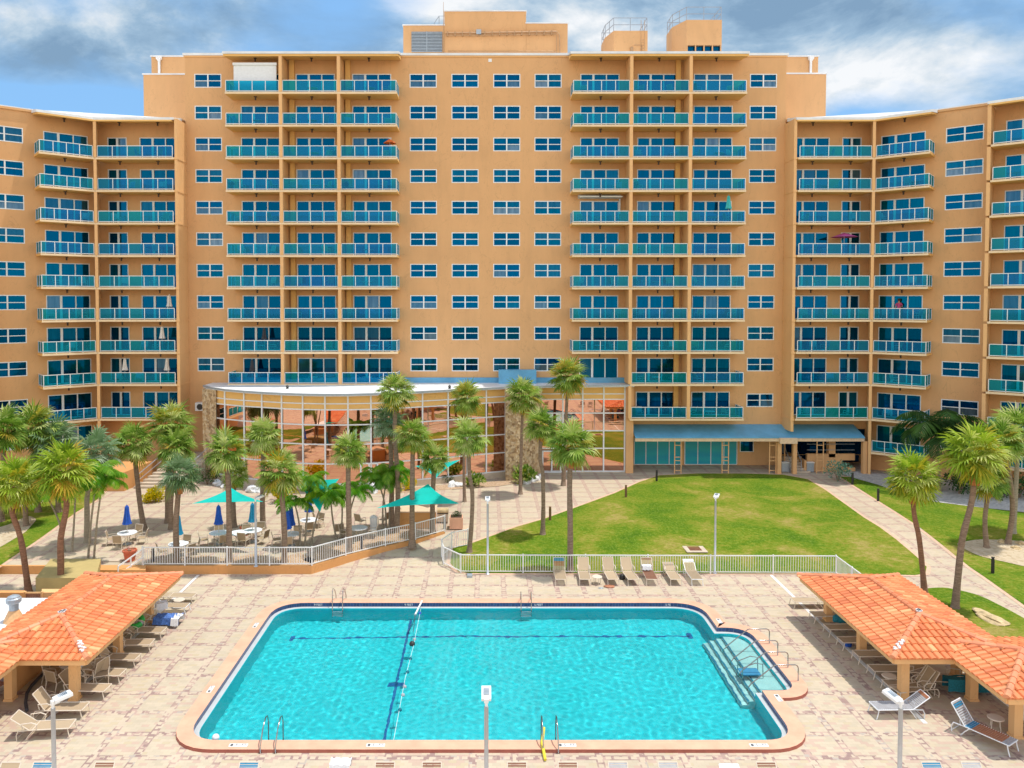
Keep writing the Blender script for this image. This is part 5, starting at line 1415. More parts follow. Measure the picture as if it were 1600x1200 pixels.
def pavilion(side):
    pv = thing('pool_pavilion', 'open pavilion with an orange barrel-tile roof ' + ('beside the grass patch and leaning palms' if side > 0 else 'beside the flat roof with a vent'), 'pavilion', (side*16.9, 28.5, 0))
    ox, oy = side*16.9, 28.5
    if side > 0:
        x0, x1, y0, y1 = 14.85, 19.6, 27.95, 36.4; sx0, sy0, sy1 = 17.1, 25.15, 29.6; px = ((15.72, 28.85), (16.05, 32.7), (16.1, 36.0), (18.3, 28.85), (18.25, 26.4))
        bx = 30
    else:
        x0, x1, y0, y1 = 14.4, 19.0, 27.85, 36.6; sx0, sy0, sy1 = 16.9, 25.1, 29.6; px = ((15.38, 28.85), (15.5, 32.5), (15.65, 35.9), (17.8, 28.85), (17.75, 26.4))
        bx = 29
    rise = .62
    def V(x, y, z):
        p = W(side*x, y, 0); return Vector((p.x - ox, p.y - oy, z))
    def Vc(x, y, z):   # eave-height survey points
        p = W(side*x, y, z); return Vector((p.x - ox, p.y - oy, z))
    sw = (x1-x0)/2; xc_ = (x0+x1)/2
    A, B, C, D = Vc(x0, y0, EZ), Vc(x1, y0, EZ), Vc(x1, y1, EZ), Vc(x0, y1, EZ)
    Rn, Rf = Vc(xc_, y0+2.45, EZ+rise), Vc(xc_, y1-2.1, EZ+rise)
    mb = MB()
    tile_face(mb, D, A, Rn, Rf, 1+side); tile_face(mb, B, C, Rf, Rn, 2+side); tile_face(mb, A, B, Rn, Rn, 3+side); tile_face(mb, C, D, Rf, Rf, 4+side)
    mb.build('roof', M['tile'], pv)
    cp = MB()
    for a, b in ((Rn, Rf), (A, Rn), (B, Rn), (C, Rf), (D, Rf)): ridge_caps(cp, a, b, 9)
    cp.build('ridge_cap', M['ridge'], pv)
    # lower crossing roof
    E, Fp, Gp, Hp = Vc(sx0, sy0, EZ-.0), Vc(bx, sy0, EZ), Vc(bx, sy1, EZ), Vc(sx0, sy1, EZ)
    r1, r2 = Vc(sx0+2.1, (sy0+sy1)/2, EZ+.56), Vc(bx, (sy0+sy1)/2, EZ+.56)
    mb = MB(); tile_face(mb, E, Fp, r2, r1, 11+side); tile_face(mb, Gp, Hp, r1, r2, 12+side); tile_face(mb, Hp, E, r1, r1, 13+side)
    mb.build('roof', M['tile'], pv)
    cp = MB()
    for a, b in ((r1, r2), (E, r1), (Hp, r1)): ridge_caps(cp, a, b, 19)
    cp.build('ridge_cap', M['ridge'], pv)
    # patched mortar joints at the hips
    cp = MB()
    for a, b, f0, f1 in ((A, Rn, .12, .34), (Rn, Rf, -.01, .05)):
        p, q = a.lerp(b, f0), a.lerp(b, f1); d_ = (q-p).normalized(); s_ = d_.cross(Vector((0,0,1)))
        rr_ = random.Random(4)
        for i in range(14):
            o = p.lerp(q, i/14) + s_*rr_.uniform(-.09, .09) + Vector((0,0,.155)); cp.obox(o, .035, .05, .02, Matrix.Rotation(rr_.random()*3, 3, 'Z'))
    cp.build('mortar_patch', M['rock_white'], pv)
    # eave beams
    mb = MB(); zt_ = EZ - .03
    ins = .10
    def bm_(a, b): mb.bar(a, b, .10, .17)
    c4 = [Vc(x0+ins, y0+ins, zt_-.09), Vc(x1-ins, y0+ins, zt_-.09), Vc(x1-ins, y1-ins, zt_-.09), Vc(x0+ins, y1-ins, zt_-.09)]
    for i in range(4): bm_(c4[i], c4[(i+1) % 4])
    mb.build('eave_beam', M['stucco_trim'], pv)
    mb = MB(); c4 = [Vc(sx0+ins, sy0+ins, zt_-.095), Vc(bx, sy0+ins, zt_-.095)]; bm_(*c4); bm_(c4[0], Vc(sx0+ins, sy1-ins, zt_-.095)); mb.build('eave_beam', M['stucco_trim'], pv)
    mb = MB(); q = [(p.x, p.y) for p in (Vc(x0+.2, y0+.2, 0), Vc(x1-.2, y0+.2, 0), Vc(x1-.2, y1-.2, 0), Vc(x0+.2, y1-.2, 0))]
    if side < 0: q = q[::-1]
    mb.prism(q, zt_-.16, zt_-.10); mb.build('ceiling_board', M['stucco_trim'], pv)
    extra = ((19.0, 33.0), (19.1, 36.0), (18.8, 30.6), (22.5, 26.4), (22.5, 29.0))
    for x, y in px + extra:
        c = V(x, y, 0); mb = MB(); h = .15; mb.box(c.x-h, c.x+h, c.y-h, c.y+h, 0, zt_-.1); mb.box(c.x-h-.03, c.x+h+.03, c.y-h-.03, c.y+h+.03, 0, .08); mb.build('post', M['stucco_trim'], pv)
    return pv
pavilion(1); pavilion(-1)
# walls round the grove-side pavilion
def block(name, label, cat, pts_, z0, z1, mat, group=None):
    mb = MB(); P_ = [Vector((p[0], p[1])) for p in pts_]; c = sum(P_, Vector((0, 0)))/len(P_)
    q = [(p.x-c.x, p.y-c.y) for p in ccw(P_)]
    mb.prism(q, z0, z1); o = mb.build(name, M[mat], None, (c.x, c.y, 0)); tag(o, label, cat, group); return o
def rectw(x0, x1, y0, y1): return [W(x0, y0), W(x1, y0), W(x1, y1), W(x0, y1)]
block('bar_wall', 'orange wall under the pavilion beside the dining chairs', 'wall', rectw(-18.05, -17.9, 29.1, 33.5), 0, 1.75, 'stucco_wall')
a, b = G(-30, 958, .02), G(40, 958, .02)
block('garden_wall', 'orange garden wall behind the roof vent, next to the timber gate', 'wall', [G(-60, 959), G(40, 959), G(40, 955), G(-60, 955)], 0, 1.02, 'stucco_wall')
g_ = thing('timber_gate', 'brown slatted timber gate between the orange garden walls', 'gate', G(53, 958))
mb = MB(); w_ = (G(65, 958) - G(41, 958)).x
for i in range(9): mb.box(-w_/2 + i*w_/9 + .01, -w_/2 + (i+1)*w_/9 - .01, -.02, .02, .03, .95)
mb.build('slat_panel', M['timber'], g_); mb = MB(); mb.box(-w_/2-.07, -w_/2, -.06, .06, 0, 1.05); mb.box(w_/2, w_/2+.07, -.06, .06, 0, 1.05); mb.box(-w_/2, w_/2, -.03, .03, .951, 1.02); mb.build('gate_frame', M['stucco_trim'], g_)
block('planter_wall', 'olive rectangular walled planter behind the brown palm trunks', 'planter', [G(56, 932), G(150, 932), G(158, 900), G(80, 900)], 0, .95, 'olive_wall')
block('planter_wall', 'low tan wall running from the planter to the terrace steps', 'planter', [G(126, 905), G(228, 905), G(228, 897), G(140, 897)], 0, .5, 'stucco_wall')
block('planter_wall', 'short orange wall beside the timber gate', 'planter', [G(66, 958), G(96, 958), G(96, 952), G(66, 952)], 0, 1.0, 'stucco_trim')
for i in range(3):
    o = block('stair_step', 'concrete step up to the terrace by the white handrail', 'step', [G(150+i*4, 898-i*4), G(196-i*3, 898-i*4), G(196-i*3, 893-i*4), G(150+i*4, 893-i*4)], 0, .16*(i+1), 'concrete', 'terrace steps')
# flat service roof with vent
hut = thing('service_hut', 'low service hut with a pale flat roof beside the tiled pavilion', 'hut', W(-21.5, 33))
c0 = hut.location
mb = MB(); q = rectw(-26, -19.2, 31.0, 35.4); mb.prism([(p.x-c0.x, p.y-c0.y) for p in q], 0, 1.15); mb.build('wall', M['stucco_wall'], hut)
mb = MB(); q = rectw(-26, -19.1, 30.9, 35.5); mb.prism([(p.x-c0.x, p.y-c0.y) for p in q], 1.151, 1.25); mb.build('roof', M['roof_white'], hut)
p = G(22, 970, 1.25); vt = thing('roof_vent', 'grey chimney vent on a cone standing on the flat hut roof', 'vent', p)
mb = MB(); mb.lathe([(.42, 0), (.20, .48)], 14); mb.build('cone', M['rail_tan'], vt)
mb = MB(); mb.lathe([(.19, .46), (.19, .85)], 14); mb.build('pipe', M['grey_metal'], vt)
mb = MB(); mb.lathe([(.26, .78), (.30, .84), (.30, .98), (.24, 1.02), (.24, 1.06), (.10, 1.12)], 14); mb.build('cap', M['grey_metal'], vt)
p = G(60, 955, 0); ds = thing('round_table', 'round white table next to the timber gate', 'table', p)
mb = MB(); mb.lathe([(.42, .68), (.42, .72)], 16); mb.build('table_top', M['white_metal'], ds); mb = MB(); mb.lathe([(.2, 0), (.04, .05), (.04, .68)], 8); mb.build('pedestal', M['white_metal'], ds)
# hose
mb = MB(); hp = [G(42, 1112, .05), G(40, 1100, .05), G(42, 1085, .05), G(50, 1072, .05), G(62, 1060, .05), G(72, 1050, .05)]; c0 = hp[0].copy()
mb.tube([p - c0 + Vector((0, 0, .05)) for p in hp], .06, 8); o = mb.build('hose', M['umb_dark'], None, c0); tag(o, 'thick dark hose lying under the pavilion from the dining table', 'hose')

# ---------------------------------------------------------------- fences
def fence_run(pts_, label, name='pool_fence', skip=False, H_=1.03, gap=.135, postgap=2.6, group=None):
    c = Vector(pts_[0]); f = thing(name, label, 'fence', c)
    pts_ = [Vector(p) - c for p in pts_]
    for i, (a, b) in enumerate(zip(pts_, pts_[1:])):
        L = (b-a).length; d_ = (b-a).normalized(); k = max(1, round(L/postgap))
        for j in range(k):
            p, q = a.lerp(b, j/k), a.lerp(b, (j+1)/k)
            mb = MB(); mb.bar(p + Vector((0,0,H_-.03)), q + Vector((0,0,H_-.03)), .05, .05); mb.bar(p + Vector((0,0,.10)), q + Vector((0,0,.10)), .04, .04)
            n = int((q-p).length/gap)
            for m_ in range(1, n):
                s_ = p.lerp(q, m_/n); mb.box(s_.x-.012, s_.x+.012, s_.y-.012, s_.y+.012, s_.z+.12, s_.z+H_-.055)
            mb.build('panel', M['white_metal'], f)
            if skip and i == 0 and j == 0: continue
            mb = MB(); mb.box(p.x-.035, p.x+.035, p.y-.035, p.y+.035, p.z-.02, p.z+H_+.03); mb.build('post', M['white_metal'], f)
    p = pts_[-1]; mb = MB(); mb.box(p.x-.035, p.x+.035, p.y-.035, p.y+.035, p.z-.02, p.z+H_+.03); mb.build('post', M['white_metal'], f)
    return f
def onwall(p, q=.08): return Vector((p.x, p.y+q, TZ+.03))
WLn = [onwall(p) for p in WL]
WLn[-1] = onwall(WL[-1])
fence_run(WLn[:2], 'white picket fence along the straight terrace wall'); fence_run(WLn[1:], 'white picket fence climbing the slanted terrace wall to the flower pot', postgap=2.9, skip=True)
fx = GG(1306, 897)
fence_run([GG(731, 853), GG(706, 858), GG(690, 870), GG(693, 882), GG(720, 895), fx], 'long white picket fence between the pool deck and the lawn', postgap=3.4)
fence_run([fx, Vector((fx.x, 38.0, 0)), Vector((fx.x, 27.0, 0)), Vector((fx.x, 22.5, 0))], 'white picket fence running behind the tiled pavilion from the lawn corner', postgap=2.4, skip=True)
st_ = thing('stair_handrail', 'sloping white handrail down the terrace steps', 'handrail', G(185, 905))
mb = MB(); a, b = Vector((0,0,0)), G(224, 897) - G(185, 905)
for z in (.95, .5): mb.bar(a + Vector((0,0,z-.25)), b + Vector((0,0,z+.45)), .06, .06)
for f_ in (0, .5, 1): s_ = a.lerp(b, f_); mb.box(s_.x-.03, s_.x+.03, s_.y-.03, s_.y+.03, 0, .7 + .7*f_)
mb.build('rail', M['white_metal'], st_)

# ---------------------------------------------------------------- lamps, bollards
def lamp(base, topv, label, z=0.0, rzh=0.0, tilt=.25, near=False):
    t_ = thing('lamp_post', label, 'lamp post', base, rzh); h = topv
    mb = MB(); mb.tube([(0,0,0), (0,0,h-.18)], .058, 12); mb.build('pole', M['lamp_pole'], t_, smooth=True)
    mb = MB(); mb.lathe([(.12, 0), (.12, .03), (.07, .06)], 12); mb.build('base_plate', M['lamp_pole'], t_)
    mb = MB(); mb.tube([(0,0,h-.18), (0,0,h-.05), (0,-.0,h)], .04, 8); mb.obox((0, .05, h-.02), .06, .1, .05); mb.build('bracket', M['white_metal'], t_)
    Mx = Matrix.Rotation(tilt, 3, 'X')
    mb = MB(); mb.obox((0, .24, h+.05), .13, .22, .04, Mx); mb.obox((0, .24, h+.09), .11, .18, .015, Mx); hd = mb.build('lamp_head', M['white_metal'], t_)
    mb = MB(); mb.obox((0, .24, h-.0), .10, .17, .012, Mx); mb.build('lens', M['strap_grey'], hd)
    mb = MB()
    for i in range(6): mb.obox((0, .14 + i*.038, h+.09 + i*.0095), .08, .010, .012, Mx)
    mb.build('heat_sink', M['grey_metal'], hd)
lamp(WG(.05, 20.7, 0), 4.30, 'lamp post with a square white head standing at the middle of the near pool edge', tilt=.35)
lamp(WG(-11.5, 20.6, 0), 4.30, 'lamp post with a finned white head beside the two sunny tan loungers', rzh=-.75, tilt=.1)
lamp(WG(11.15, 20.7, 0), 4.25, 'lamp post with a white head in front of the striped rust lounger', rzh=.55, tilt=.3)
lamp(GG(762, 897), 4.05, 'lamp post at the lawn fence near the crooked palm', tilt=.2); lamp(GG(1117, 896), 4.2, 'lamp post at the lawn fence beside the drain grate', rzh=-.5, tilt=.2)
lamp(G(400, 885, TZ), 3.75, 'lamp post on the terrace edge beside the teal umbrella', rzh=-.9, tilt=.2)
def bollard(u, v, h, r, mat, label, zb=None, group=None):
    b = GG(u, v) if zb is None else G(u, v, zb); t_ = thing('bollard_light', label, 'bollard', b, 0, group)
    mb = MB(); mb.lathe([(r, -.05), (r, h-.12), (r*.75, h-.115), (r*.75, h-.05)], 12); mb.build('shaft', M[mat], t_)
    mb = MB(); mb.lathe([(r*1.05, h-.05), (r*1.05, h-.01), (r*.6, h)], 12); mb.build('cap', M[mat], t_)
for u, v, mat, lb in ((1026, 752, 'dark', 'black bollard at the tip of the big lawn'), (978, 777, 'brown_post', 'brown bollard on the slanted lawn edge, the higher of two'), (859.5, 813, 'brown_post', 'brown bollard next to the S-bent palm'),
     (1332, 757, 'dark', 'black bollard by the blue-grey bush'), (1372, 783, 'dark', 'black bollard where the building shadow ends'), (1551, 896, 'dark', 'black bollard near the sandy circle')):
    bollard(u, v, .92, .085, mat, lb)
for u, v, lb in ((239, 878, 'short dark bollard behind the first fence panel'), (446, 856, 'short dark bollard behind the terrace lamp') , (565, 858, 'short dark bollard at the slanted fence'), (695, 826, 'black bollard beside the grill cart')): bollard(u, v, .75, .08, 'umb_dark', lb, TZ)
# ---------------------------------------------------------------- loungers and chairs
M['strap_brown'] = simple('strap_brown', (.24, .11, .065), .6)
def chaise(key, back_ang, strap=None, arms=True, back_mat='sling'):
    L, Wd, h, bl = 1.30, .58, .34, .74
    hw = Wd/2; fr = MB(); s = MB(); bk = MB(); ars = []; ca, sa = math.cos(back_ang), math.sin(back_ang)
    # x: feet at +L, hinge at 0, back towards -x
    for y in (-hw, hw):
        fr.tube([(L, y, h), (0, y, h), (-.35, y, h-.02)], .02, 6)
        fr.tube([(-.0, y, h), (-bl*ca*.5, y, h + bl*sa*.5), (-bl*ca, y, h + bl*sa)], .018, 6)
        fr.tube([(L-.05, y, h), (L-.02, y, h*.5), (L+.03, y, 0)], .018, 6)
        fr.tube([(.15, y, h), (-.0, y, h*.5), (-.12, y, 0)], .018, 6); fr.tube([(-.35, y, h-.02), (-.42, y, h*.5), (-.40, y, 0)], .018, 6)
        if arms: ar = MB(); ars.append(ar); ar.tube([(-.12-.1*ca, y*1.08, h+.05), (-.22, y*1.12, h+.24), (.1, y*1.14, h+.27), (.28, y*1.12, h+.2), (.24, y*1.08, h)], .02, 6)
    for x in (L, .1): fr.tube([(x, -hw, h), (x, hw, h)], .018, 6)
    fr.tube([(-bl*ca, -hw, h + bl*sa), (-bl*ca, hw, h + bl*sa)], .018, 6); fr.tube([(-.4, -hw, .05), (-.4, hw, .05)], .015, 6)
    def panel(mb, f0, f1, sag, z_of, x_of):
        n = 6
        for i in range(n):
            a, b = f0 + (f1-f0)*i/n, f0 + (f1-f0)*(i+1)/n
            pa, pb = (x_of(a), z_of(a) - sag*math.sin(PI*(i/n))), (x_of(b), z_of(b) - sag*math.sin(PI*((i+1)/n)))
            mb.quad((pa[0], -hw+.01, pa[1]), (pb[0], -hw+.01, pb[1]), (pb[0], hw-.01, pb[1]), (pa[0], hw-.01, pa[1]))
    sx = lambda f: L*f; sz = lambda f: h + .012
    bx_ = lambda f: -bl*ca*f; bz_ = lambda f: h + bl*sa*f + .012
    if strap is None:
        panel(s, .02, 1.0, .03, sz, sx); panel(bk, .02, 1.0, .02, bz_, bx_); mats = [M['sling']]; bmats = [M[back_mat]]
    else:
        ns = 19
        for i in range(ns):
            a = i/ns; b = (i + .74)/ns; s.cur = strap[0](a)
            x0, x1 = sx(a), sx(b); s.box(x0, x1, -hw-.01, hw+.01, h+.005, h+.018)
        for i in range(11):
            a = i/11; b = (i+.74)/11; bk.cur = strap[1](a)
            bk.add([(bx_(a), -hw-.01, bz_(a)), (bx_(b), -hw-.01, bz_(b)), (bx_(b), hw+.01, bz_(b)), (bx_(a), hw+.01, bz_(a))], [(0,1,2,3)])
        mats = bmats = [M['strap_grey'], M['strap_blue'], M['strap_rust'], M['sling'], M['white_metal'], M['strap_brown']]
    parts = [('frame', fr.mesh('frame', M['beige_metal'] if strap is None or key in ('st_brown', 'st_grey', 'st_teal') else M['white_frame'])), ('seat', s.mesh('seat', mats)), ('backrest', bk.mesh('backrest', bmats))]
    if arms:
        for ar in ars: parts.append(('armrest', ar.mesh('armrest', M['beige_metal'])))
    proto(key, parts)
chaise('ch_up', .95); chaise('ch_mid', .62); chaise('ch_flat', .06, arms=False); chaise('ch_low', .3)
chaise('ch_steep', 1.2)
chaise('st_rust', .62, (lambda a: 0, lambda a: 2 if a > .75 else 0), False)
chaise('st_blue', .95, (lambda a: 0 if a > .82 else (2 if a > .15 else 1), lambda a: 1 if .68 < a < .9 else 0), False)
chaise('st_tan', .6, (lambda a: 3, lambda a: 3 if a < .7 else 4), False)
chaise('st_teal', .85, (lambda a: 3, lambda a: 1 if a > .7 else 2 if a > .3 else 3), False)
chaise('st_brown', .85, (lambda a: 5, lambda a: 5 if a > .78 else 3 if a > .4 else 5), False)
chaise('st_grey', .85, (lambda a: 0, lambda a: 0 if a > .3 else 4), False)
GL = 'loungers in a row under the grove-side pavilion'
ll = [('ch_flat', 37.9, 'tan lounger at the far corner of the grove-side pavilion, beside a small white table'), ('st_tan', 36.6, 'yellowish strap lounger beside the far pavilion post'), ('ch_mid', 35.2, 'lounger draped with a blue and white towel, next to the green ring'),
      ('ch_mid', 33.9, 'tan lounger just past the towel lounger'), ('ch_up', 32.6, 'tan lounger whose back leans behind the middle pavilion post'), ('ch_up', 31.3, 'tan lounger fourth from the sunny near corner'), ('ch_up', 30.0, 'tan lounger third from the sunny near corner'),
      ('ch_up', 28.8, 'tan lounger touching the near pavilion post'), ('ch_up', 27.4, 'tan lounger just outside the roof, behind the finned lamp'), ('ch_mid', 26.15, 'fully sunlit tan lounger with its whole shadow beside it')]
for i, (k, y, lb) in enumerate(ll):
    p = WG(-14.25 - (.15 if i in (0, 8) else 0), y + .32); t_ = place(k, 'sun_lounger', lb, 'lounger', (p.x - 1.3, p.y, 0), R.uniform(-.05, .05) + (.1 if i == 9 else 0), GL)
rl = [('ch_flat', 37.3, 15.05, 'white-framed flat lounger at the far corner of the palm-side pavilion'), ('ch_flat', 35.6, 15.3, 'shaded lounger beside the teal bag at the far post'), ('ch_flat', 34.2, 15.35, 'shaded lounger second past the far post'), ('ch_mid', 32.9, 15.35, 'shaded lounger at the middle post with a cooler below'),
      ('ch_flat', 31.6, 15.4, 'shaded lounger carrying the teal and pink towels'), ('ch_low', 30.3, 15.4, 'shaded lounger with a small round table at its side'), ('ch_up', 29.1, 15.35, 'shaded lounger with an upright back behind the near post')]
for k, y, x, lb in rl:
    p = WG(x, y + .3); place(k, 'sun_lounger', lb, 'lounger', (p.x + 1.3, p.y, 0), PI + R.uniform(-.04, .04), 'loungers in a row under the palm-side pavilion')
p = WG(14.6, 27.8); place('st_rust', 'sun_lounger', 'grey strap lounger with a rust headrest, half in the pavilion shadow', 'lounger', (p.x + .75, p.y, 0), PI + .03)
p = WG(16.75, 26.2); place('st_blue', 'sun_lounger', 'strap lounger with a blue band and rust seat beside the corner post', 'lounger', (p.x, p.y+.35, 0), -1.0, None, 1.05)
p = WG(17.9, 28.4); place('ch_up', 'sun_lounger', 'tan lounger turned away behind the near post, back raised high', 'lounger', (p.x-1.2, p.y+.8, 0), PI + .2)
p = WG(18.6, 29.7); t_ = place('ch_low', 'sun_lounger', 'lounger covered by a long teal towel under the crossing roof', 'lounger', (p.x-.3, p.y, 0), PI - .15)
fl = [(875, 'st_teal', 'blue-topped strap lounger at the lawn fence, first of the row'), (913, 'ch_up', 'tan lounger next to the small white side table'), (953, 'ch_up', 'tallest-backed tan lounger, with a red towel beneath'), (982, 'ch_up', 'tan lounger beside the dark bag on the ground'),
      (1014, 'st_brown', 'brown strap lounger with a white towel over its back'), (1050, 'ch_low', 'reclined tan lounger, second from the lamp'), (1082, 'st_tan', 'pale flat strap lounger nearest the fence lamp')]
for u, k, lb in fl:
    p = G(u, 905); place(k, 'sun_lounger', lb, 'lounger', (p.x, p.y + .35, 0), -PI/2 + R.uniform(-.06, .12), 'loungers in a row before the lawn fence')
nr = [(31, 'ch_up', 'tan sling lounger back at the lower picture corner, before the near deck edge'), (78, 'st_teal', 'blue-topped lounger back beside the finned lamp pole'), (173, 'st_brown', 'brown and tan lounger back between the finned lamp and pool corner'), (395, 'st_teal', 'blue-striped lounger back below the first pool ladder'),
      (604, 'st_brown', 'brown lounger back just before the middle of the pool edge'), (676, 'st_brown', 'brown lounger back beside the central lamp'), (807, 'st_brown', 'brown lounger back just past the central lamp'), (885, 'st_brown', 'brown lounger back by the yellow pole'),
      (962, 'st_grey', 'white and grey lounger back past the yellow pole'), (1039, 'st_grey', 'grey lounger back below the deep pool edge'), (1135, 'st_tan', 'pale lounger back below the pool steps corner'), (1190, 'st_brown', 'brown lounger back at the pool corner below the steps'), (1444, 'st_teal', 'teal-striped lounger back beside the rust headrest lounger'), (1505, 'st_grey', 'blue-grey lounger back at the near end of the pavilion shadow')]
for u, k, lb in nr:
    q = AT(u, 1191, 23.4); z_ = .34 + .74*math.sin(.85 if k != 'ch_up' else .95)
    q = AT(u, 1208, 23.35); place(k, 'sun_lounger', lb, 'lounger', (q.x, 23.35 - .74*math.cos(.85) - (z_-q.z)*0.6 + .0, 0), -PI/2, 'loungers with their backs to the near pool edge')
def dining_chair(key, seatmat='sling'):
    fr = MB(); s = MB(); b = MB(); hw = .26
    for y in (-hw, hw):
        fr.tube([(.24, y, 0), (.24, y, .38), (.22, y, .56), (-.05, y, .58), (-.24, y, .55)], .017, 6); fr.tube([(-.30, y, 0), (-.22, y, .36), (-.26, y, .6), (-.33, y, .86)], .017, 6); fr.tube([(.23, y, .37), (-.22, y, .36)], .015, 6)
    fr.tube([(.23, -hw, .37), (.23, hw, .37)], .015, 6); fr.tube([(-.33, -hw, .86), (-.33, hw, .86)], .017, 6); fr.tube([(-.3, -hw, .08), (-.3, hw, .08)], .012, 6)
    s.quad((.22, -hw+.01, .375), (.22, hw-.01, .375), (-.22, hw-.01, .36), (-.22, -hw+.01, .36))
    b.quad((-.225, -hw+.01, .40), (-.225, hw-.01, .40), (-.33, hw-.01, .85), (-.33, -hw+.01, .85))
    proto(key, [('frame', fr.mesh('frame', M['beige_metal'])), ('seat', s.mesh('seat', M[seatmat])), ('backrest', b.mesh('backrest', M[seatmat]))])
dining_chair('chair'); dining_chair('chair_tan', 'sling_dark'); dining_chair('chair_white', 'strap_grey')
tt_ = MB(); tt_.lathe([(.55, .66), (.56, .68), (.55, .70)], 24); ttm = tt_.mesh('table_top', M['towel_white'])
tb = MB(); 
for i in range(4): a = i*PI/2+.4; tb.tube([(.42*math.cos(a), .42*math.sin(a), 0), (.12*math.cos(a), .12*math.sin(a), .35), (.4*math.cos(a), .4*math.sin(a), .66)], .016, 6)
proto('table', [('table_top', ttm), ('base', tb.mesh('base', M['beige_metal']))])
def umbrella_closed(mat, h=2.35):
    key = 'umb' + mat
    if key in PROTO: return key
    c = MB(); n = 16
    prof = [(.03, h), (.10, h-.12), (.13, h-.5), (.19, h-.95), (.24, h-1.12), (.17, h-1.16)]
    vs = []
    for r_, z in prof:
        for j in range(n): k = r_*(1 + (.22 if j % 2 else -.12)); a = 2*PI*j/n; vs.append((k*math.cos(a), k*math.sin(a), z))
    c.add(vs, [(i*n+j, i*n+(j+1)%n, (i+1)*n+(j+1)%n, (i+1)*n+j) for i in range(len(prof)-1) for j in range(n)])
    p = MB(); p.tube([(0,0,0), (0,0,h+.08)], .022, 8); b = MB(); b.lathe([(.24, 0), (.24, .05), (.05, .10)], 14)
    proto(key, [('canopy', c.mesh('canopy', M[mat])), ('pole', p.mesh('pole', M['beige_metal'])), ('base', b.mesh('base', M['grey_metal']))]); return key
def umbrella_open(key, mat, r_=1.0, h=2.0):
    c = MB(); n = 8; vs = [(0,0,h+.38)] + [(r_*math.cos(2*PI*i/n), r_*math.sin(2*PI*i/n), h) for i in range(n)]
    c.add(vs, [(0, i+1, (i+1) % n + 1) for i in range(n)]); p = MB(); p.tube([(0,0,0), (0,0,h+.42)], .02, 6)
    proto(key, [('canopy', c.mesh('canopy', M[mat])), ('pole', p.mesh('pole', M['white_metal']))])
def cafe(u, v, umb, desc, chairs, uv=None, zb=TZ, k='chair_tan'):
    b = G(u, v, zb); place('table', 'cafe_table', 'round pale cafe table ' + desc, 'table', b, R.random())
    if umb:
        um = umbrella_closed(umb); nmx = {'umb_blue': 'closed royal blue umbrella', 'umb_teal': 'closed light blue umbrella'}[umb]
        place(um, 'umbrella', nmx + ' through the table ' + desc, 'umbrella', b + Vector((0, 0, .0)), R.random())
    side_ = {0: 'far', 1: 'lawn', 2: 'near', 3: 'grove'}
    for i, a in enumerate(chairs):
        a_ = math.radians(a); c = b + Vector((math.cos(a_)*.85, math.sin(a_)*.85, 0))
        dn = {0: 'club door side', 90: 'building side', 180: 'grove side', 270: 'pool side'}
        near_ = min(dn, key=lambda q: abs(((a - q + 180) % 360) - 180))
        place(k, 'cafe_chair', 'tan chair, %s of the table %s' % (dn[near_], desc), 'chair', c, a_ + PI + R.uniform(-.3, .3), 'tan chairs around the cafe tables')
cafe(199, 850, 'umb_blue', 'beside the leaning stair palm', [265, 5, 80, 190])
cafe(279, 868, 'umb_teal', 'behind the palm at the fence start', [200, 20, 90, 330])
cafe(342, 850, 'umb_blue', 'under the low turquoise sail', [110, 200, 300])
cafe(373, 850, None, 'without umbrella between two sail palms', [80, 250])
cafe(395, 846, 'umb_teal', 'beside the red flower pot', [250, 330, 80])
cafe(455, 852, 'umb_blue', 'behind the drooping fence palm', [80, 180, 270])
cafe(483, 829, 'umb_blue', 'under the feather palms by the croton', [60, 280])
cafe(560, 842, None, 'behind the fence sabal palm', [10, 170])
place(umbrella_closed('umb_blue'), 'umbrella', 'slim blue umbrella partly behind the drooping palm trunk', 'umbrella', G(449, 858, TZ))
for u, v, a, lb in ((600, 820, 2.6, 'lone tan chair by the feather clump of the bar counter'), (530, 838, 1.8, 'lone tan chair turned to the fence between feather palms'), (497, 820, .5, 'lone orange-tan chair below the blue umbrella in the feather palms'), (563, 822, 1.0, 'lone tan chair standing apart on open paving')):
    place('chair', 'cafe_chair', lb, 'chair', G(u, v, TZ), a)
# dining set in the grove pavilion
dt = WG(-16.2, 30.4); place('table', 'cafe_table', 'round table under the tiled roof beside the orange wall', 'table', dt)
for i, (a, lb) in enumerate(((250, 'dining chair facing the table under the tiled roof, nearest the post'), (185, 'dining chair by the orange wall under the tiled roof'), (80, 'dining chair on the far side of the table under the tiled roof'), (350, 'dining chair between the roofed table and the loungers'))):
    a_ = math.radians(a); place('chair', 'dining_chair', lb, 'chair', dt + Vector((math.cos(a_)*.85, math.sin(a_)*.85, 0)), a_ + PI)
p = WG(-15.0, 30.1); place('chair', 'dining_chair', 'low armchair pushed between two tan loungers', 'chair', p, -1.2)
p = WG(-18.9, 28.5); place('st_blue', 'sun_lounger', 'blue strap lounger parked under the grove pavilion by the corner post', 'lounger', p, 1.2)
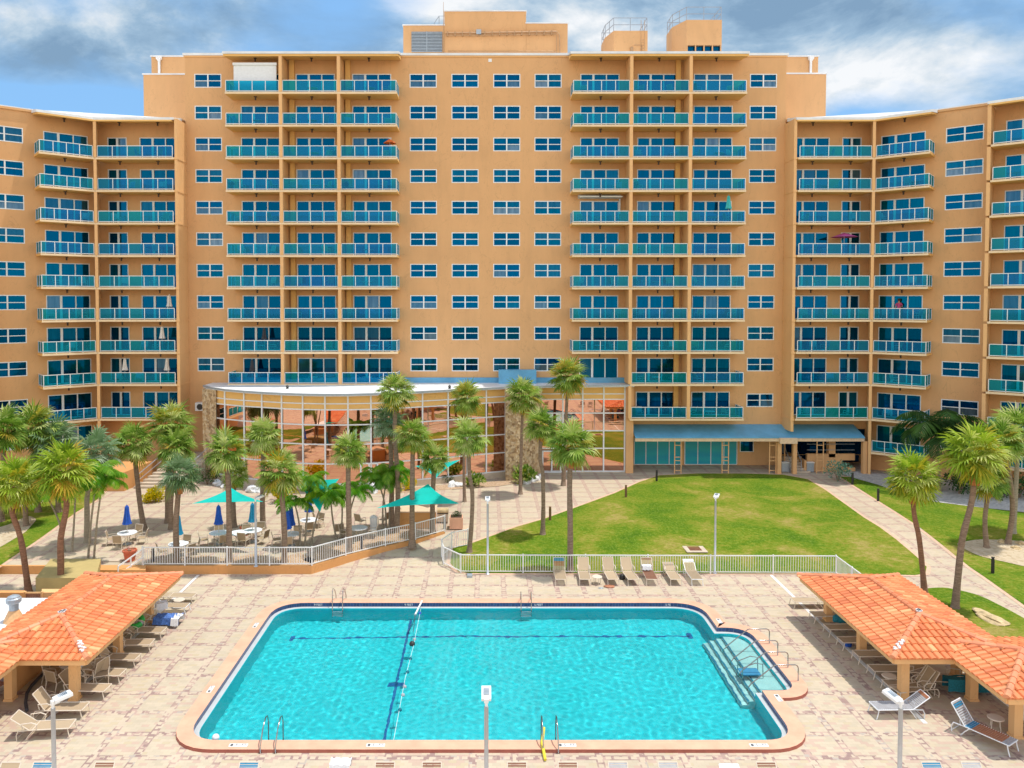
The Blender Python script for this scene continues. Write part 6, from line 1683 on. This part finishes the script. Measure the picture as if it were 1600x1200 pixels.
# small side tables
stb = MB(); stb.lathe([(.26, .36), (.27, .38), (.25, .40)], 16); stl = MB()
for i in range(4): a = i*PI/2; stl.tube([(.2*math.cos(a), .2*math.sin(a), 0), (.16*math.cos(a), .16*math.sin(a), .36)], .015, 6)
proto('side_table', [('table_top', stb.mesh('table_top', M['beige_metal'])), ('legs', stl.mesh('legs', M['beige_metal']))])
for p, lb in ((G(933, 912), 'small white side table with a cup in the fence row of loungers'), (WG(-14.9, 37.5), 'small round table between the two farthest grove-side loungers'), (WG(15.75, 29.9), 'small yellow-topped round table between shaded loungers'), (WG(17.9, 26.9), 'white stool behind the corner pavilion post')):
    place('side_table', 'side_table', lb, 'side table', p, .3)
# ---- towels, bags, toys
def cloth(name, label, cat, p, sx, sy, mat, rz=0, drop=.12, seed=1):
    mb = MB(); n = 8; r = random.Random(seed); g = {}
    for i in range(n+1):
        for j in range(n+1):
            x, y = (i/n-.5)*sx, (j/n-.5)*sy; e = max(0, abs(j/n-.5)*2-.75)/.25
            g[i, j] = (x + r.uniform(-.02,.02), y*(1-.05*e), -drop*e + .02*math.sin(i*2.1+j*1.3) + r.uniform(0,.02))
    for i in range(n):
        for j in range(n): mb.add([g[i,j], g[i+1,j], g[i+1,j+1], g[i,j+1]], [(0,1,2,3)])
    o = mb.build(name, M[mat], None, p, rz, True); tag(o, label, cat); return o
def lump(name, label, cat, p, s, mat, seed=1, rz=0, flat=.35):
    from mathutils import noise as mn
    bm = bmesh.new(); bmesh.ops.create_icosphere(bm, subdivisions=3, radius=1)
    for v in bm.verts:
        k = 1 + .28*mn.noise(v.co*2.2 + Vector((seed*5, 0, 0))); v.co = Vector((v.co.x*s[0]*k, v.co.y*s[1]*k, max(-.6, v.co.z)*s[2]*k + s[2]*.6))
    me = bpy.data.meshes.new(name); bm.to_mesh(me); bm.free(); me.materials.append(M[mat])
    for q in me.polygons: q.use_smooth = True
    o = link(name, me, None, p, rz); tag(o, label, cat); return o
p = WG(-14.6, 35.5); p.z = .42; cloth('towel', 'blue and white beach towel draped over a tan lounger', 'towel', p, 1.2, .75, 'towel_blue', 0, .3)
p = WG(-14.15, 35.4); p.z = .43; cloth('towel', 'white end of a towel hanging off the lounger foot', 'towel', p, .35, .8, 'towel_white', 0, .3, 4)
def torus(name, label, p, R0, r0, mats, tilt=(0,0,0)):
    mb = MB(); n, m = 26, 10
    vs = [((R0 + r0*math.cos(2*PI*j/m))*math.cos(2*PI*i/n), (R0 + r0*math.cos(2*PI*j/m))*math.sin(2*PI*i/n), r0*math.sin(2*PI*j/m)) for i in range(n) for j in range(m)]
    for i in range(n):
        mb.cur = (i // 5) % len(mats)
        mb.add([vs[i*m+j] for j in range(m)] + [vs[((i+1) % n)*m+j] for j in range(m)], [(j, (j+1) % m, m+(j+1) % m, m+j) for j in range(m)])
    o = mb.build(name, [M[q] for q in mats], None, p, 0, True); o.rotation_euler = tilt; tag(o, label, 'swim ring'); return o
torus('swim_ring', 'green and pale swim ring resting on a lounger beside the towel', WG(-15.75, 34.6, .55), .30, .13, ['green_plastic', 'green_plastic', 'strap_grey'], (.5, .2, 0))
p = WG(-16.0, 35.3); mb = MB(); mb.tube([(-.8, -.3, .45), (-.5, 0, .8), (0, .2, 1.0), (.6, .3, 1.05)], .055, 8); o = mb.build('pool_noodle', M['yellow'], None, p, 0, True); tag(o, 'yellow foam noodle bent behind the green swim ring', 'pool noodle')
p = WG(-15.3, 36.4); p.z = .7; cloth('towel', 'small white and navy towel hanging at the far post', 'towel', p, .5, .5, 'towel_white', .5, .3, 5)
p = WG(16.25, 35.0); p.z = .35; lump('beach_bag', 'teal beach bag at the far post of the palm-side pavilion', 'bag', p, (.40, .22, .22), 'towel_teal', 2)
p = WG(16.9, 31.3); p.z = .38; lump('towel', 'teal bundled towel next to the pink and blue bag', 'towel', p, (.22, .2, .2), 'towel_teal', 3)
p = WG(17.35, 31.4); p.z = .38; lump('beach_bag', 'pink and pale blue bundle on the towel lounger', 'bag', p, (.33, .24, .24), 'towel_pink', 4)
p = WG(15.75, 33.3); p.z = 0; lump('cooler_bag', 'small royal blue bag under a shaded lounger', 'bag', p, (.16, .14, .14), 'umb_blue', 5)
p = WG(16.75, 33.0); p.z = .5; lump('beach_bag', 'striped navy and white bag on the middle post lounger', 'bag', p, (.18, .2, .28), 'towel_blue', 6)
p = WG(18.55, 29.3); p.z = .60; cloth('towel', 'long teal towel hanging like a curtain from a lounger', 'towel', p, 1.9, .5, 'towel_teal', -.05, .45, 7)
p = WG(19.2, 30.0); p.z = .5; lump('beach_bag', 'black bag behind the long teal towel', 'bag', p, (.3, .16, .14), 'dark', 8)
lump('towel', 'red towel lying beneath the tallest tan lounger', 'towel', G(952, 917), (.28, .2, .05), 'strap_rust', 9); lump('beach_bag', 'dark bag between two fence row loungers', 'bag', G(972, 905), (.16, .14, .18), 'dark', 10)
lump('flip_flops', 'pair of grey sandals on the deck before the fence row', 'sandals', G(939, 919), (.14, .08, .02), 'grey_metal', 11)
p = AT(1010, 884, 41.2); cloth('towel', 'white towel folded over the lounger with a dark band', 'towel', p + Vector((0, 0, .02)), .5, .4, 'towel_white', 0, .2, 12)
lump('flip_flops', 'dark sandals beside the nearest step handrail', 'sandals', G(1236, 1052), (.18, .1, .02), 'timber', 12)
p = AT(532, 1190, 23.0); cloth('towel', 'white patterned towel hung over a lounger back at the near edge', 'towel', p, .62, .5, 'towel_white', 0, .3, 13)
# ---- cafe: sails, bar, pots, grill
def sail(a, b, c, label, seed, bow=.14, sag=.35):
    c0 = (a+b+c)/3; n = 14; mb = MB()
    g = {}
    for i in range(n+1):
        for j in range(n+1-i):
            w0, w1 = i/n, j/n; w2 = 1-w0-w1
            p = a*w0 + b*w1 + c*w2 - c0
            pull = (w0*w1*4)*(1-w2) + (w1*w2*4)*(1-w0) + (w2*w0*4)*(1-w1)
            p = p * (1 - bow*min(1, pull)*1.15) + Vector((0,0,-sag*(27*w0*w1*w2)*.5)); g[i, j] = p
    for i in range(n):
        for j in range(n-i):
            mb.add([g[i,j], g[i+1,j], g[i,j+1]], [(0,1,2)])
            if j < n-i-1: mb.add([g[i+1,j], g[i+1,j+1], g[i,j+1]], [(0,1,2)])
    t_ = thing('shade_sail', label, 'shade sail', c0)
    mb.build('sail', M['sail'], t_, smooth=True); return t_, c0
m, nt, b, out = newmat('sail'); tr = nt.n('ShaderNodeBsdfTranslucent'); tr.inputs[0].default_value = (.0, .62, .55, 1)
mx = nt.n('ShaderNodeMixShader'); mx.inputs[0].default_value = .35
nt.put(b.inputs['Base Color'], nt.ramp(nt.noise(nt.pos(), 1.2, 3), [(.3, (.0, .56, .50)), (.7, (.0, .68, .62))])); b.inputs['Roughness'].default_value = .8
nt.put(mx.inputs[1], b.outputs[0]); nt.put(mx.inputs[2], tr.outputs[0]); nt.t.links.new(mx.outputs[0], out.inputs[0]); M['sail'] = m
def cable(t_, c0, p, q):
    mb = MB(); mb.tube([p-c0, q-c0], .012, 4); mb.build('cable', M['steel'], t_)
a, b, c = AT(300, 787, 43.9), AT(412, 784, 44.0), AT(361, 762, 46.6); t_, c0 = sail(a, b, c, 'low turquoise triangular sail pierced by the round-headed palm', 1); cable(t_, c0, a, AT(283, 788, 44)); cable(t_, c0, b, AT(418, 783, 44))
a, b, c = AT(588, 794, 43.9), AT(718, 787, 44.2), AT(669, 756, 47.0); t_, c0 = sail(a, b, c, 'large turquoise sail over the bar counter', 2); cable(t_, c0, b, AT(727, 783, 58))
a, b, c = AT(648, 728, 50.5), AT(720, 718, 51), AT(680, 748, 49.5); t_, c0 = sail(a, b, c, 'raised narrow turquoise sail in front of the curved glass', 3, .18); cable(t_, c0, b, AT(727, 716, 52))
a, b, c = AT(452, 746, 45.5), AT(500, 800, 44.5), AT(530, 748, 46.5); t_, c0 = sail(a, b, c, 'turquoise sail showing through the feather palm crowns', 4)
bar = thing('bar_counter', 'orange block bar counter with a pale top beneath the large sail', 'bar counter', G(651, 826, TZ)); c0 = bar.location
x0, x1 = (G(621, 826, TZ) - c0).x, (G(681, 818, TZ) - c0).x
mb = MB(); mb.box(x0, x1, 0, 1.5, 0, 1.05); mb.build('body', M['stucco_wall'], bar); mb = MB(); mb.box(x0-.08, x1+.08, -.08, 1.58, 1.051, 1.12); mb.build('counter_top', M['canopy_fascia'], bar)
t_ = thing('grill', 'stainless grill cart between the bar counter and the terracotta planter', 'grill', G(692, 816, TZ))
mb = MB(); mb.box(-.35, .35, -.25, .25, .1, .62); mb.build('cabinet', M['beige_metal'], t_)
mb = MB(); mb.tube([(-.36, 0, .72), (.36, 0, .72)], .24, 12); mb.build('lid', M['rock_tan'], t_); mb = MB(); mb.box(-.36, .36, -.26, .26, .62, .66); mb.build('firebox', M['dark'], t_)
def pot(u, v, r_, h, mat, label, flower='shrub_yellow', zb=TZ, fs=.5):
    t_ = thing('flower_pot', label, 'flower pot', G(u, v, zb)); mb = MB(); mb.lathe([(r_*.72, 0), (r_*.95, h*.82), (r_*1.08, h*.84), (r_*1.08, h), (r_*.9, h), (r_*.88, h*.9)], 18); mb.build('pot', M[mat], t_, smooth=False)
    mb = MB(); mb.lathe([(r_*.86, h*.84), (.01, h*.92)], 14); mb.build('soil', M['soil'], t_)
    o = link('plant', SH['g'] if flower == 'g' else (SHF if flower == 'f' else SH['y']), t_, (0, 0, h*.8)); o.scale = (fs, fs, fs*.7)
M['flower_mix'] = leafmat('flower_mix', [(0, (.10, .25, .04)), (.45, (.20, .35, .08)), (.55, (.75, .72, .68)), (.75, (.70, .25, .35)), (1, (.85, .10, .12))])
SHF = shrub_mesh(9, 'flower_mix', 300, .13)
pot(203, 876, .36, .62, 'terracotta', 'big terracotta pot of mixed flowers near the terrace steps', 'f', fs=.45)
pot(383, 836, .30, .55, 'terracotta', 'red flower pot beside the closed light blue umbrella', 'g', fs=.4)
t_ = thing('planter_box', 'square terracotta planter at the top of the slanted fence', 'planter', G(713, 824, TZ)); mb = MB(); mb.box(-.42, .42, -.4, .4, 0, .72); mb.build('box', M['coping'], t_); mb = MB(); mb.box(-.36, .36, -.34, .34, .721, .74); mb.build('soil', M['soil'], t_)
o = link('plant', SH['g'], t_, (0,0,.65)); o.scale = (.4, .4, .35)
for u, v, lb in ((584, 828, 'white bin beside the bar counter palms'), ):
    t_ = thing('litter_bin', lb, 'bin', G(u, v, TZ)); mb = MB(); mb.lathe([(.22, 0), (.25, .75), (.24, .76)], 14); mb.build('body', M['white_metal'], t_); mb = MB(); mb.lathe([(.26, .76), (.26, .82), (.1, .95)], 14); mb.build('lid', M['white_metal'], t_)
t_ = thing('drain_grate', 'rusty square drain grate with a concrete collar in the lawn', 'drain grate', GG(1085, 858) + Vector((0,0,.02)))
mb = MB(); mb.box(-.62, .62, -.7, -.42, 0, .03); mb.box(-.62, .62, .42, .7, 0, .03); mb.box(-.62, -.36, -.42, .42, 0, .03); mb.box(.36, .62, -.42, .42, 0, .03); mb.build('collar', M['concrete'], t_)
mb = MB()
for i in range(9): mb.box(-.36, .36, -.40 + i*.09, -.36 + i*.09, .012, .028)
mb.build('grate', M['timber'], t_); mb = MB(); mb.box(-.36, .36, -.42, .42, .0, .008); mb.build('pit', M['dark'], t_)
# wooden signs/steps at club stairs
sta = thing('terrace_staircase', 'shaded staircase with thin rails climbing between the tower and the grove wing', 'staircase', Vector(((258-757)/1200*60, 59.0, TZ)))
mb = MB()
for i in range(9): mb.box(-2.2+i*.18, 1.3+i*.1, i*.42, (i+1)*.42+3*(i == 8), 0, .17*(i+1))
mb.build('flight', M['concrete'], sta)
mb = MB()
for dx_ in (-1.9, 1.2): mb.tube([(dx_, 0, 0), (dx_, 0, 1.05), (dx_+1.2, 3.6, 2.6), (dx_+1.2, 3.6, 1.5)], .03, 5); mb.tube([(dx_, 0, .6), (dx_+1.2, 3.6, 2.1)], .02, 5)
mb.build('rail', M['grey_metal'], sta)
block('planter_wall', 'orange retaining block beside the terrace staircase', 'wall', [Vector((-30.2, 58.2)), Vector((-27.5, 58.2)), Vector((-27.0, 63)), Vector((-33.5, 63))], TZ-.1, TZ+1.45, 'stucco_wall')
# ---- pool fittings
def loop_rail(name, p, label, hgt=.8, back=.75, front=-.35, gap=.5, rz=0, steps=True, cat='pool ladder', group=None):
    t_ = thing(name, label, cat, p, rz, group)
    for dx_ in (-gap/2, gap/2):
        mb = MB(); mb.tube([(dx_, back, .0), (dx_, back, .25), (dx_, back*.55, hgt*.8), (dx_, back*.1, hgt), (dx_, front*.6, hgt*.92), (dx_, front, hgt*.6), (dx_, front, -1.0)], .022, 8); mb.build('rail', M['steel'], t_, smooth=True)
        mb = MB(); mb.lathe([(.05, 0), (.05, .02)], 10, (dx_, back, .0)); mb.build('escutcheon', M['steel'], t_)
    if steps:
        for z in (-.35, -.6, -.85): mb = MB(); mb.box(-gap/2, gap/2, front-.06, front+.05, z, z+.03); mb.build('tread', M['white_metal'], t_)
    return t_
yb_ = PY1; yf_ = PY0
loop_rail('pool_ladder', Vector((G(421, 1172).x, yf_-.05, 0)), 'steel pool ladder on the near edge by the ball corner', rz=PI, hgt=.85, back=.72, front=-.25)
loop_rail('pool_ladder', Vector((G(860, 1172).x, yf_-.05, 0)), 'steel pool ladder on the near edge with the yellow pole', rz=PI, hgt=.85, back=.72, front=-.25)
loop_rail('pool_ladder', Vector((G(528, 948).x, yb_+.0, 0)), 'steel pool ladder on the far edge, before the float rope', hgt=.85, back=.8, front=-.12)
loop_rail('pool_ladder', Vector((G(822, 948).x, yb_+.0, 0)), 'steel pool ladder on the far edge below the lounger row', hgt=.7, back=.6, front=-.12)
for i, (u, v) in enumerate(((1202, 1009), (1215, 1028), (1231, 1047), (1247, 1068))):
    p = G(u, v); wv = bx1 - p.x; t_ = thing('step_handrail', ['farthest', 'second farthest', 'third farthest', 'nearest'][i].replace('farthest', 'lawnward').replace('nearest', 'lowest') + ' bent steel handrail over the pool step alcove', 'handrail', p, 0, 'handrails over the pool steps')
    mb = MB(); mb.tube([(0, 0, 0), (0, 0, .62), (-.04, 0, .70), (-.12, 0, .74), (-.85, 0, .74), (-.95, 0, .71), (-1.85, 0, -.02), (-1.98, 0, -.2), (-2.0, 0, -.5)], .024, 8); mb.build('rail', M['steel'], t_, smooth=True)
    mb = MB(); mb.lathe([(.06, 0), (.06, .02)], 10); mb.build('escutcheon', M['steel'], t_)
t_ = thing('removable_steps', 'removable pool steps with a blue tread in the alcove', 'pool steps', Vector((bx1-.95, (by0+by1)/2-.9, -.36)))
mb = MB()
for y in (-.3, .3): mb.tube([(-.45, y, -.4), (-.4, y, .55), (.1, y, .75), (.4, y, .7), (.42, y, .05)], .02, 6)
mb.build('frame', M['steel'], t_); mb = MB(); mb.box(-.42, .35, -.28, .28, .22, .27); mb.build('tread', M['strap_blue'], t_)
# float rope
xr_ = -3.12; fr_ = thing('float_rope', 'rope with round floats stretched across the pool', 'float rope', Vector((xr_, 0, WZ)))
mb = MB(); mb.tube([(0, PY1, .02), (.02, PY1-4, .03), (-.05, PY1-7, .02), (0, PY0, .02)], .008, 5); mb.build('rope', M['white_metal'], fr_)
for u, v, mt in ((655, 959, 'umb_blue'), (637, 1030, 'towel_teal'), (634, 1051, 'towel_teal'), (629, 1074, 'strap_grey'), (626, 1087, 'strap_grey'), (621, 1110, 'towel_teal'), (645, 1000, 'strap_grey')):
    p = G(u, v, WZ); mb = MB(); mb.lathe([(.02, -.07), (.065, -.04), (.08, 0), (.065, .04), (.02, .07)], 10); o = mb.build('float', M[mt], fr_, (0, p.y, .02)); o.rotation_euler = (PI/2, 0, 0)
t_ = thing('net_post', 'white leaning volleyball net post at the far pool edge', 'net post', Vector((xr_+.02, PY1+.45, .1)))
mb = MB(); mb.tube([(0, 0, 0), (-.15, -2.0, .15)], .045, 8); mb.build('pole', M['white_metal'], t_); mb = MB(); mb.tube([(-.15, -2.0, .15), (-.15, -3.1, -.22)], .012, 5); mb.build('cord', M['umb_dark'], t_)
bm = bmesh.new(); bmesh.ops.create_uvsphere(bm, u_segments=16, v_segments=10, radius=.13); me = bpy.data.meshes.new('ball'); bm.to_mesh(me); bm.free(); me.materials.append(M['white_metal'])
for q in me.polygons: q.use_smooth = True
o = link('ball', me, None, G(337, 1155, WZ) + Vector((0,0,.05))); tag(o, 'white ball floating in the near pool corner', 'ball')
o = link('ball', bpy.data.meshes['ball'].copy(), None, G(644, 1008, WZ) + Vector((0,0,.05))); o.data.materials[0] = M['dark']; tag(o, 'black ball floating beside the net post cord', 'ball')
p = G(852, 1190); mb = MB(); mb.tube([(0, 0, .06), (-.05, .75, .18), (.06, 1.25, .42)], [.05, .055, .04], 8); o = mb.build('pool_noodle', M['yellow'], None, p); tag(o, 'yellow foam pole propped on the near pool ladder', 'pool noodle')
mb = MB(); mb.lathe([(.03, 0), (.03, .02)], 8)
# depth markers: white tiles with their writing on the coping, light letters on the waterline tile
TXT = {}
def text_mesh(s, size, mat):
    k = (s, size, mat)
    if k not in TXT:
        cu = bpy.data.curves.new('t', 'FONT'); cu.body = s; cu.size = size; cu.align_x = 'CENTER'; cu.align_y = 'CENTER'
        o = bpy.data.objects.new('t', cu); COL.objects.link(o); bpy.context.view_layer.update()
        me = bpy.data.meshes.new_from_object(o.evaluated_get(bpy.context.evaluated_depsgraph_get())); me.materials.clear(); me.materials.append(M[mat])
        bpy.data.objects.remove(o); TXT[k] = me
    return TXT[k]
def marker(x, y, s, rz=0, w_=.62):
    mb = MB(); mb.box(-w_/2, w_/2, -.085, .085, 0, .006); o = mb.build('depth_marker', M['white_metal'], pool, (x, y, CT+.001), rz)
    link('lettering', text_mesh(s, .15, 'dark'), o, (.08, 0, .009))
    q = MB(); q.lathe([(.055, .0065), (.055, .0085)], 14, (-w_/2+.09, 0, 0)); q.build('no_diving_disc', M['dark'], o)
for u in (375, 588, 885, 1183): marker(G(u, 1165).x, yf_-.50, '5 - FT' if u > 500 else '9 - FT')
for x, y, rz in ((PX0-.48, yf_+3.2, PI/2), (PX0-.48, yf_+9.0, PI/2), (xr+.6, by0-.75, -PI/2), (xr+.5, by1+.9, -PI/2)): marker(x, y, '5 - FT', rz, .5)
for u in (496, 638, 842, 1048):
    o = link('depth_lettering', text_mesh('5 FEET' if u > 700 else '9 FEET', .15, 'white_metal'), pool, (G(u, 948).x, COP_IN[0].y if False else max(p.y for p in COP_IN)-.004, .012)); o.rotation_euler = (PI/2, 0, 0)
# small skimmer lid in the deck
o = block('deck_box', 'small grey junction box at the foot of the lawn fence', 'box', [G(730, 903), G(738, 903), G(738, 899), G(730, 899)], 0, .12, 'grey_metal')
# ---- balcony life
def stack_pos(j, k, dx_=0, dy_=-1.2):
    b = (BX + BX2)[j]; return Vector((sum(b)/2 + dx_, YF + dy_, slabz(k)))
umbrella_open('umb_o', 'umb_orange', .55, 1.25); umbrella_open('umb_p', 'umb_pink', 1.1, 1.55)
place('umb_o', 'umbrella', 'small orange parasol on the third balcony down beside the window columns', 'umbrella', stack_pos(2, 2, 1.75, -1.5), .4)
place('umb_p', 'umbrella', 'magenta parasol open on a frontal balcony of the shaded wing', 'umbrella', Vector((30.3, 64.9, slabz(5))), .2)
def uclosed(mat, pos, label, h=2.0):
    k = umbrella_closed(mat, 2.35); t_ = place(k, 'umbrella', label, 'umbrella', pos, 0, None, h/2.35); return t_
uclosed('umb_dark', stack_pos(0, 8, .55), 'closed dark umbrella on the ninth balcony down of the first tower stack'); uclosed('umb_dark', stack_pos(0, 9, -.5), 'closed black umbrella on the balcony just above the club roof')
uclosed('umb_aqua', stack_pos(5, 4, 1.0, -1.6), 'closed aqua umbrella in the outer balcony of the stack nearest the canopy', 2.3)
for u, k, lb in ((194, 9, 'closed white umbrella beside the narrow door on the tenth level of the grove wing'), (260, 9, 'closed white umbrella by the wide door on the tenth level of the grove wing'), (253, 8, 'closed white umbrella on the ninth level of the grove wing'), (265, 7, 'closed pale umbrella high in the eighth level of the grove wing')):
    p = AT(u, 500, 64.8); uclosed('umb_white', Vector((p.x, 64.8, slabz(k))), lb, 2.1)
stk = ['outer column of the stack above the club', 'middle column of the stack above the club', 'inner column of the stack above the club', 'inner column of the lawn-side stack', 'middle column of the lawn-side stack', 'outer column of the lawn-side stack']
rc = random.Random(8)
def bchair(pos, lb, white=True, a=None): place('chair_white' if white else 'chair', 'balcony_chair', lb, 'chair', pos, rc.uniform(0, 6) if a is None else a, 'patio chairs on the balconies')
def btable(pos, lb): place('table', 'balcony_table', lb, 'table', pos, 0, 'patio tables on the balconies', .75)
bpm = {'w': 'umb_white'}
def bplant(pos, lb): 
    t_ = thing('potted_plant', lb, 'potted plant', pos, rc.uniform(0, 6)); mb = MB(); mb.lathe([(.14, 0), (.19, .3), (.17, .3)], 12); mb.build('pot', M['terracotta'], t_); o = link('plant', SH['g'], t_, (0, 0, .2)); o.scale = (.38, .38, .5)
for j in range(6):
    for k in range(11):
        if not has_bal(j, k) or (j == 0 and k == 0): continue
        n_ = rc.choice((0, 1, 2, 2, 2)); tb_ = rc.random() < .45
        for i in range(n_): bchair(stack_pos(j, k, (-1.5, 1.3)[i] + rc.uniform(-.25, .25), rc.uniform(-1.3, -.8)), '%s patio chair, %s balcony down, %s' % (('grove-end', 'lawn-end')[i], ORD[k], stk[j]), rc.random() < .6)
        if tb_: btable(stack_pos(j, k, rc.uniform(-.3, .3), -1.2), 'small round table, %s balcony down, %s' % (ORD[k], stk[j]))
        if rc.random() < .18: bplant(stack_pos(j, k, rc.choice((-2.0, 1.9)), -1.5), 'potted plant, %s balcony down, %s' % (ORD[k], stk[j]))
for side, Pf, nm in ((1, PR, 'shaded wing'), (-1, PL, 'grove wing')):
    for k, xs_ in ((2, (27.4, 29.0)), (4, (26.9, 31.0)), (8, (27.8, 28.8)), (7, (29.6, 27.0)), (10, (27.2, 30.8)), (3, (27.2, 29.8)), (5, (27.6, 28.6)), (6, (28.0, 30.4)), (9, (29.3, 31.0))):
        for i, x in enumerate(xs_):
            if side < 0 and k in (7, 10): continue
            bchair(Vector((side*x, 64.9, slabz(k))), '%s patio chair on the %s level frontal balcony of the %s' % (('inner', 'outer')[i], ORD[k], nm), True)
    for k, ss in ((2, (-15.9,)), (3, (-14.0,)), (4, (-15.8, -13.4)), (6, (-15.6, -13.6)), (7, (-15.5, -13.2)), (8, (-14.6,)), (9, (-14.8,)), (10, (-15.4, -13.6))):
        for i, s_ in enumerate(ss):
            bchair(Pf(s_, 1.1, slabz(k)), '%s patio chair on the %s level angled balcony of the %s' % (('inner', 'outer')[i], ORD[k], nm), True)
# person in the doorway
def person(pos, label, rz=0):
    bm = bmesh.new(); sk = bm.verts.layers.skin.verify()
    J = {'pel': (0,0,.88), 'wst': (0,0,1.05), 'chs': (0,0,1.28), 'nck': (0,0,1.43), 'hd0': (0,-.01,1.52), 'hd1': (0,0,1.66), 'sl': (-.17,0,1.37), 'sr': (.17,0,1.37), 'el': (-.24,-.02,1.12), 'er': (.25,-.05,1.13), 'wl': (-.26,-.08,.88), 'wr': (.12,-.22,1.05), 'hl': (-.26,-.1,.80), 'hr': (.05,-.26,1.08),
         'pl': (-.09,0,.84), 'pr': (.09,0,.84), 'kl': (-.10,-.02,.47), 'kr': (.10,-.02,.47), 'al': (-.10,0,.08), 'ar': (.10,0,.08), 'fl': (-.10,-.14,.03), 'fr': (.11,-.14,.03)}
    Rd = {'pel': .13, 'wst': .105, 'chs': .13, 'nck': .05, 'hd0': .075, 'hd1': .085, 'sl': .06, 'sr': .06, 'el': .042, 'er': .042, 'wl': .03, 'wr': .03, 'hl': .028, 'hr': .028, 'pl': .09, 'pr': .09, 'kl': .058, 'kr': .058, 'al': .04, 'ar': .04, 'fl': .035, 'fr': .035}
    E = [('pel','wst'),('wst','chs'),('chs','nck'),('nck','hd0'),('hd0','hd1'),('chs','sl'),('chs','sr'),('sl','el'),('sr','er'),('el','wl'),('er','wr'),('wl','hl'),('wr','hr'),('pel','pl'),('pel','pr'),('pl','kl'),('pr','kr'),('kl','al'),('kr','ar'),('al','fl'),('ar','fr')]
    Vv = {k: bm.verts.new(v) for k, v in J.items()}
    for a, b in E: bm.edges.new((Vv[a], Vv[b]))
    for k, v in Vv.items(): v[sk].radius = (Rd[k], Rd[k])
    Vv['pel'][sk].use_root = True
    me = bpy.data.meshes.new('body'); bm.to_mesh(me); bm.free(); me.materials.append(M['skin'])
    t_ = thing('person', label, 'person', pos, rz); o = link('body', me, t_); s = o.modifiers.new('s', 'SKIN'); o.modifiers.new('u', 'SUBSURF').levels = 1; s.use_smooth_shade = True
    mb = MB(); mb.tube([(0,0,.80), (0,0,.95), (0,0,1.08), (0,0,1.30), (0,0,1.40)], [.17, .155, .135, .16, .09], 14); mb.tube([(-.13,0,1.37), (-.24,-.02,1.2)], [.075, .06], 8); mb.tube([(.13,0,1.37), (.24,-.03,1.2)], [.075, .06], 8); mb.build('shirt', M['pink_top'], t_, smooth=True)
    mb = MB(); mb.tube([(0,0,.86), (0,0,.6)], [.165, .19], 14); mb.build('shorts', M['umb_dark'], t_, smooth=True)
    mb = MB(); mb.lathe([(.095, 1.58), (.108, 1.66), (.10, 1.73), (.05, 1.775)], 12, (0, .012, 0)); mb.tube([(0,.07,1.66), (0,.09,1.5), (0,.08,1.38)], [.08,.07,.04], 8); mb.build('hair', M['hair'], t_, smooth=True)
    mb = MB()
    for x in (-.033, .033): mb.obox((x, -.083, 1.635), .012, .006, .007)
    mb.obox((0, -.095, 1.605), .012, .016, .02); mb.obox((0, -.086, 1.57), .022, .005, .006); mb.build('face', M['hair'], t_)
    return t_
pp = PR(-14.75, .28, slabz(7)); person(pp, 'person in a pink top standing in an open balcony door of the shaded wing', -TH + .2)
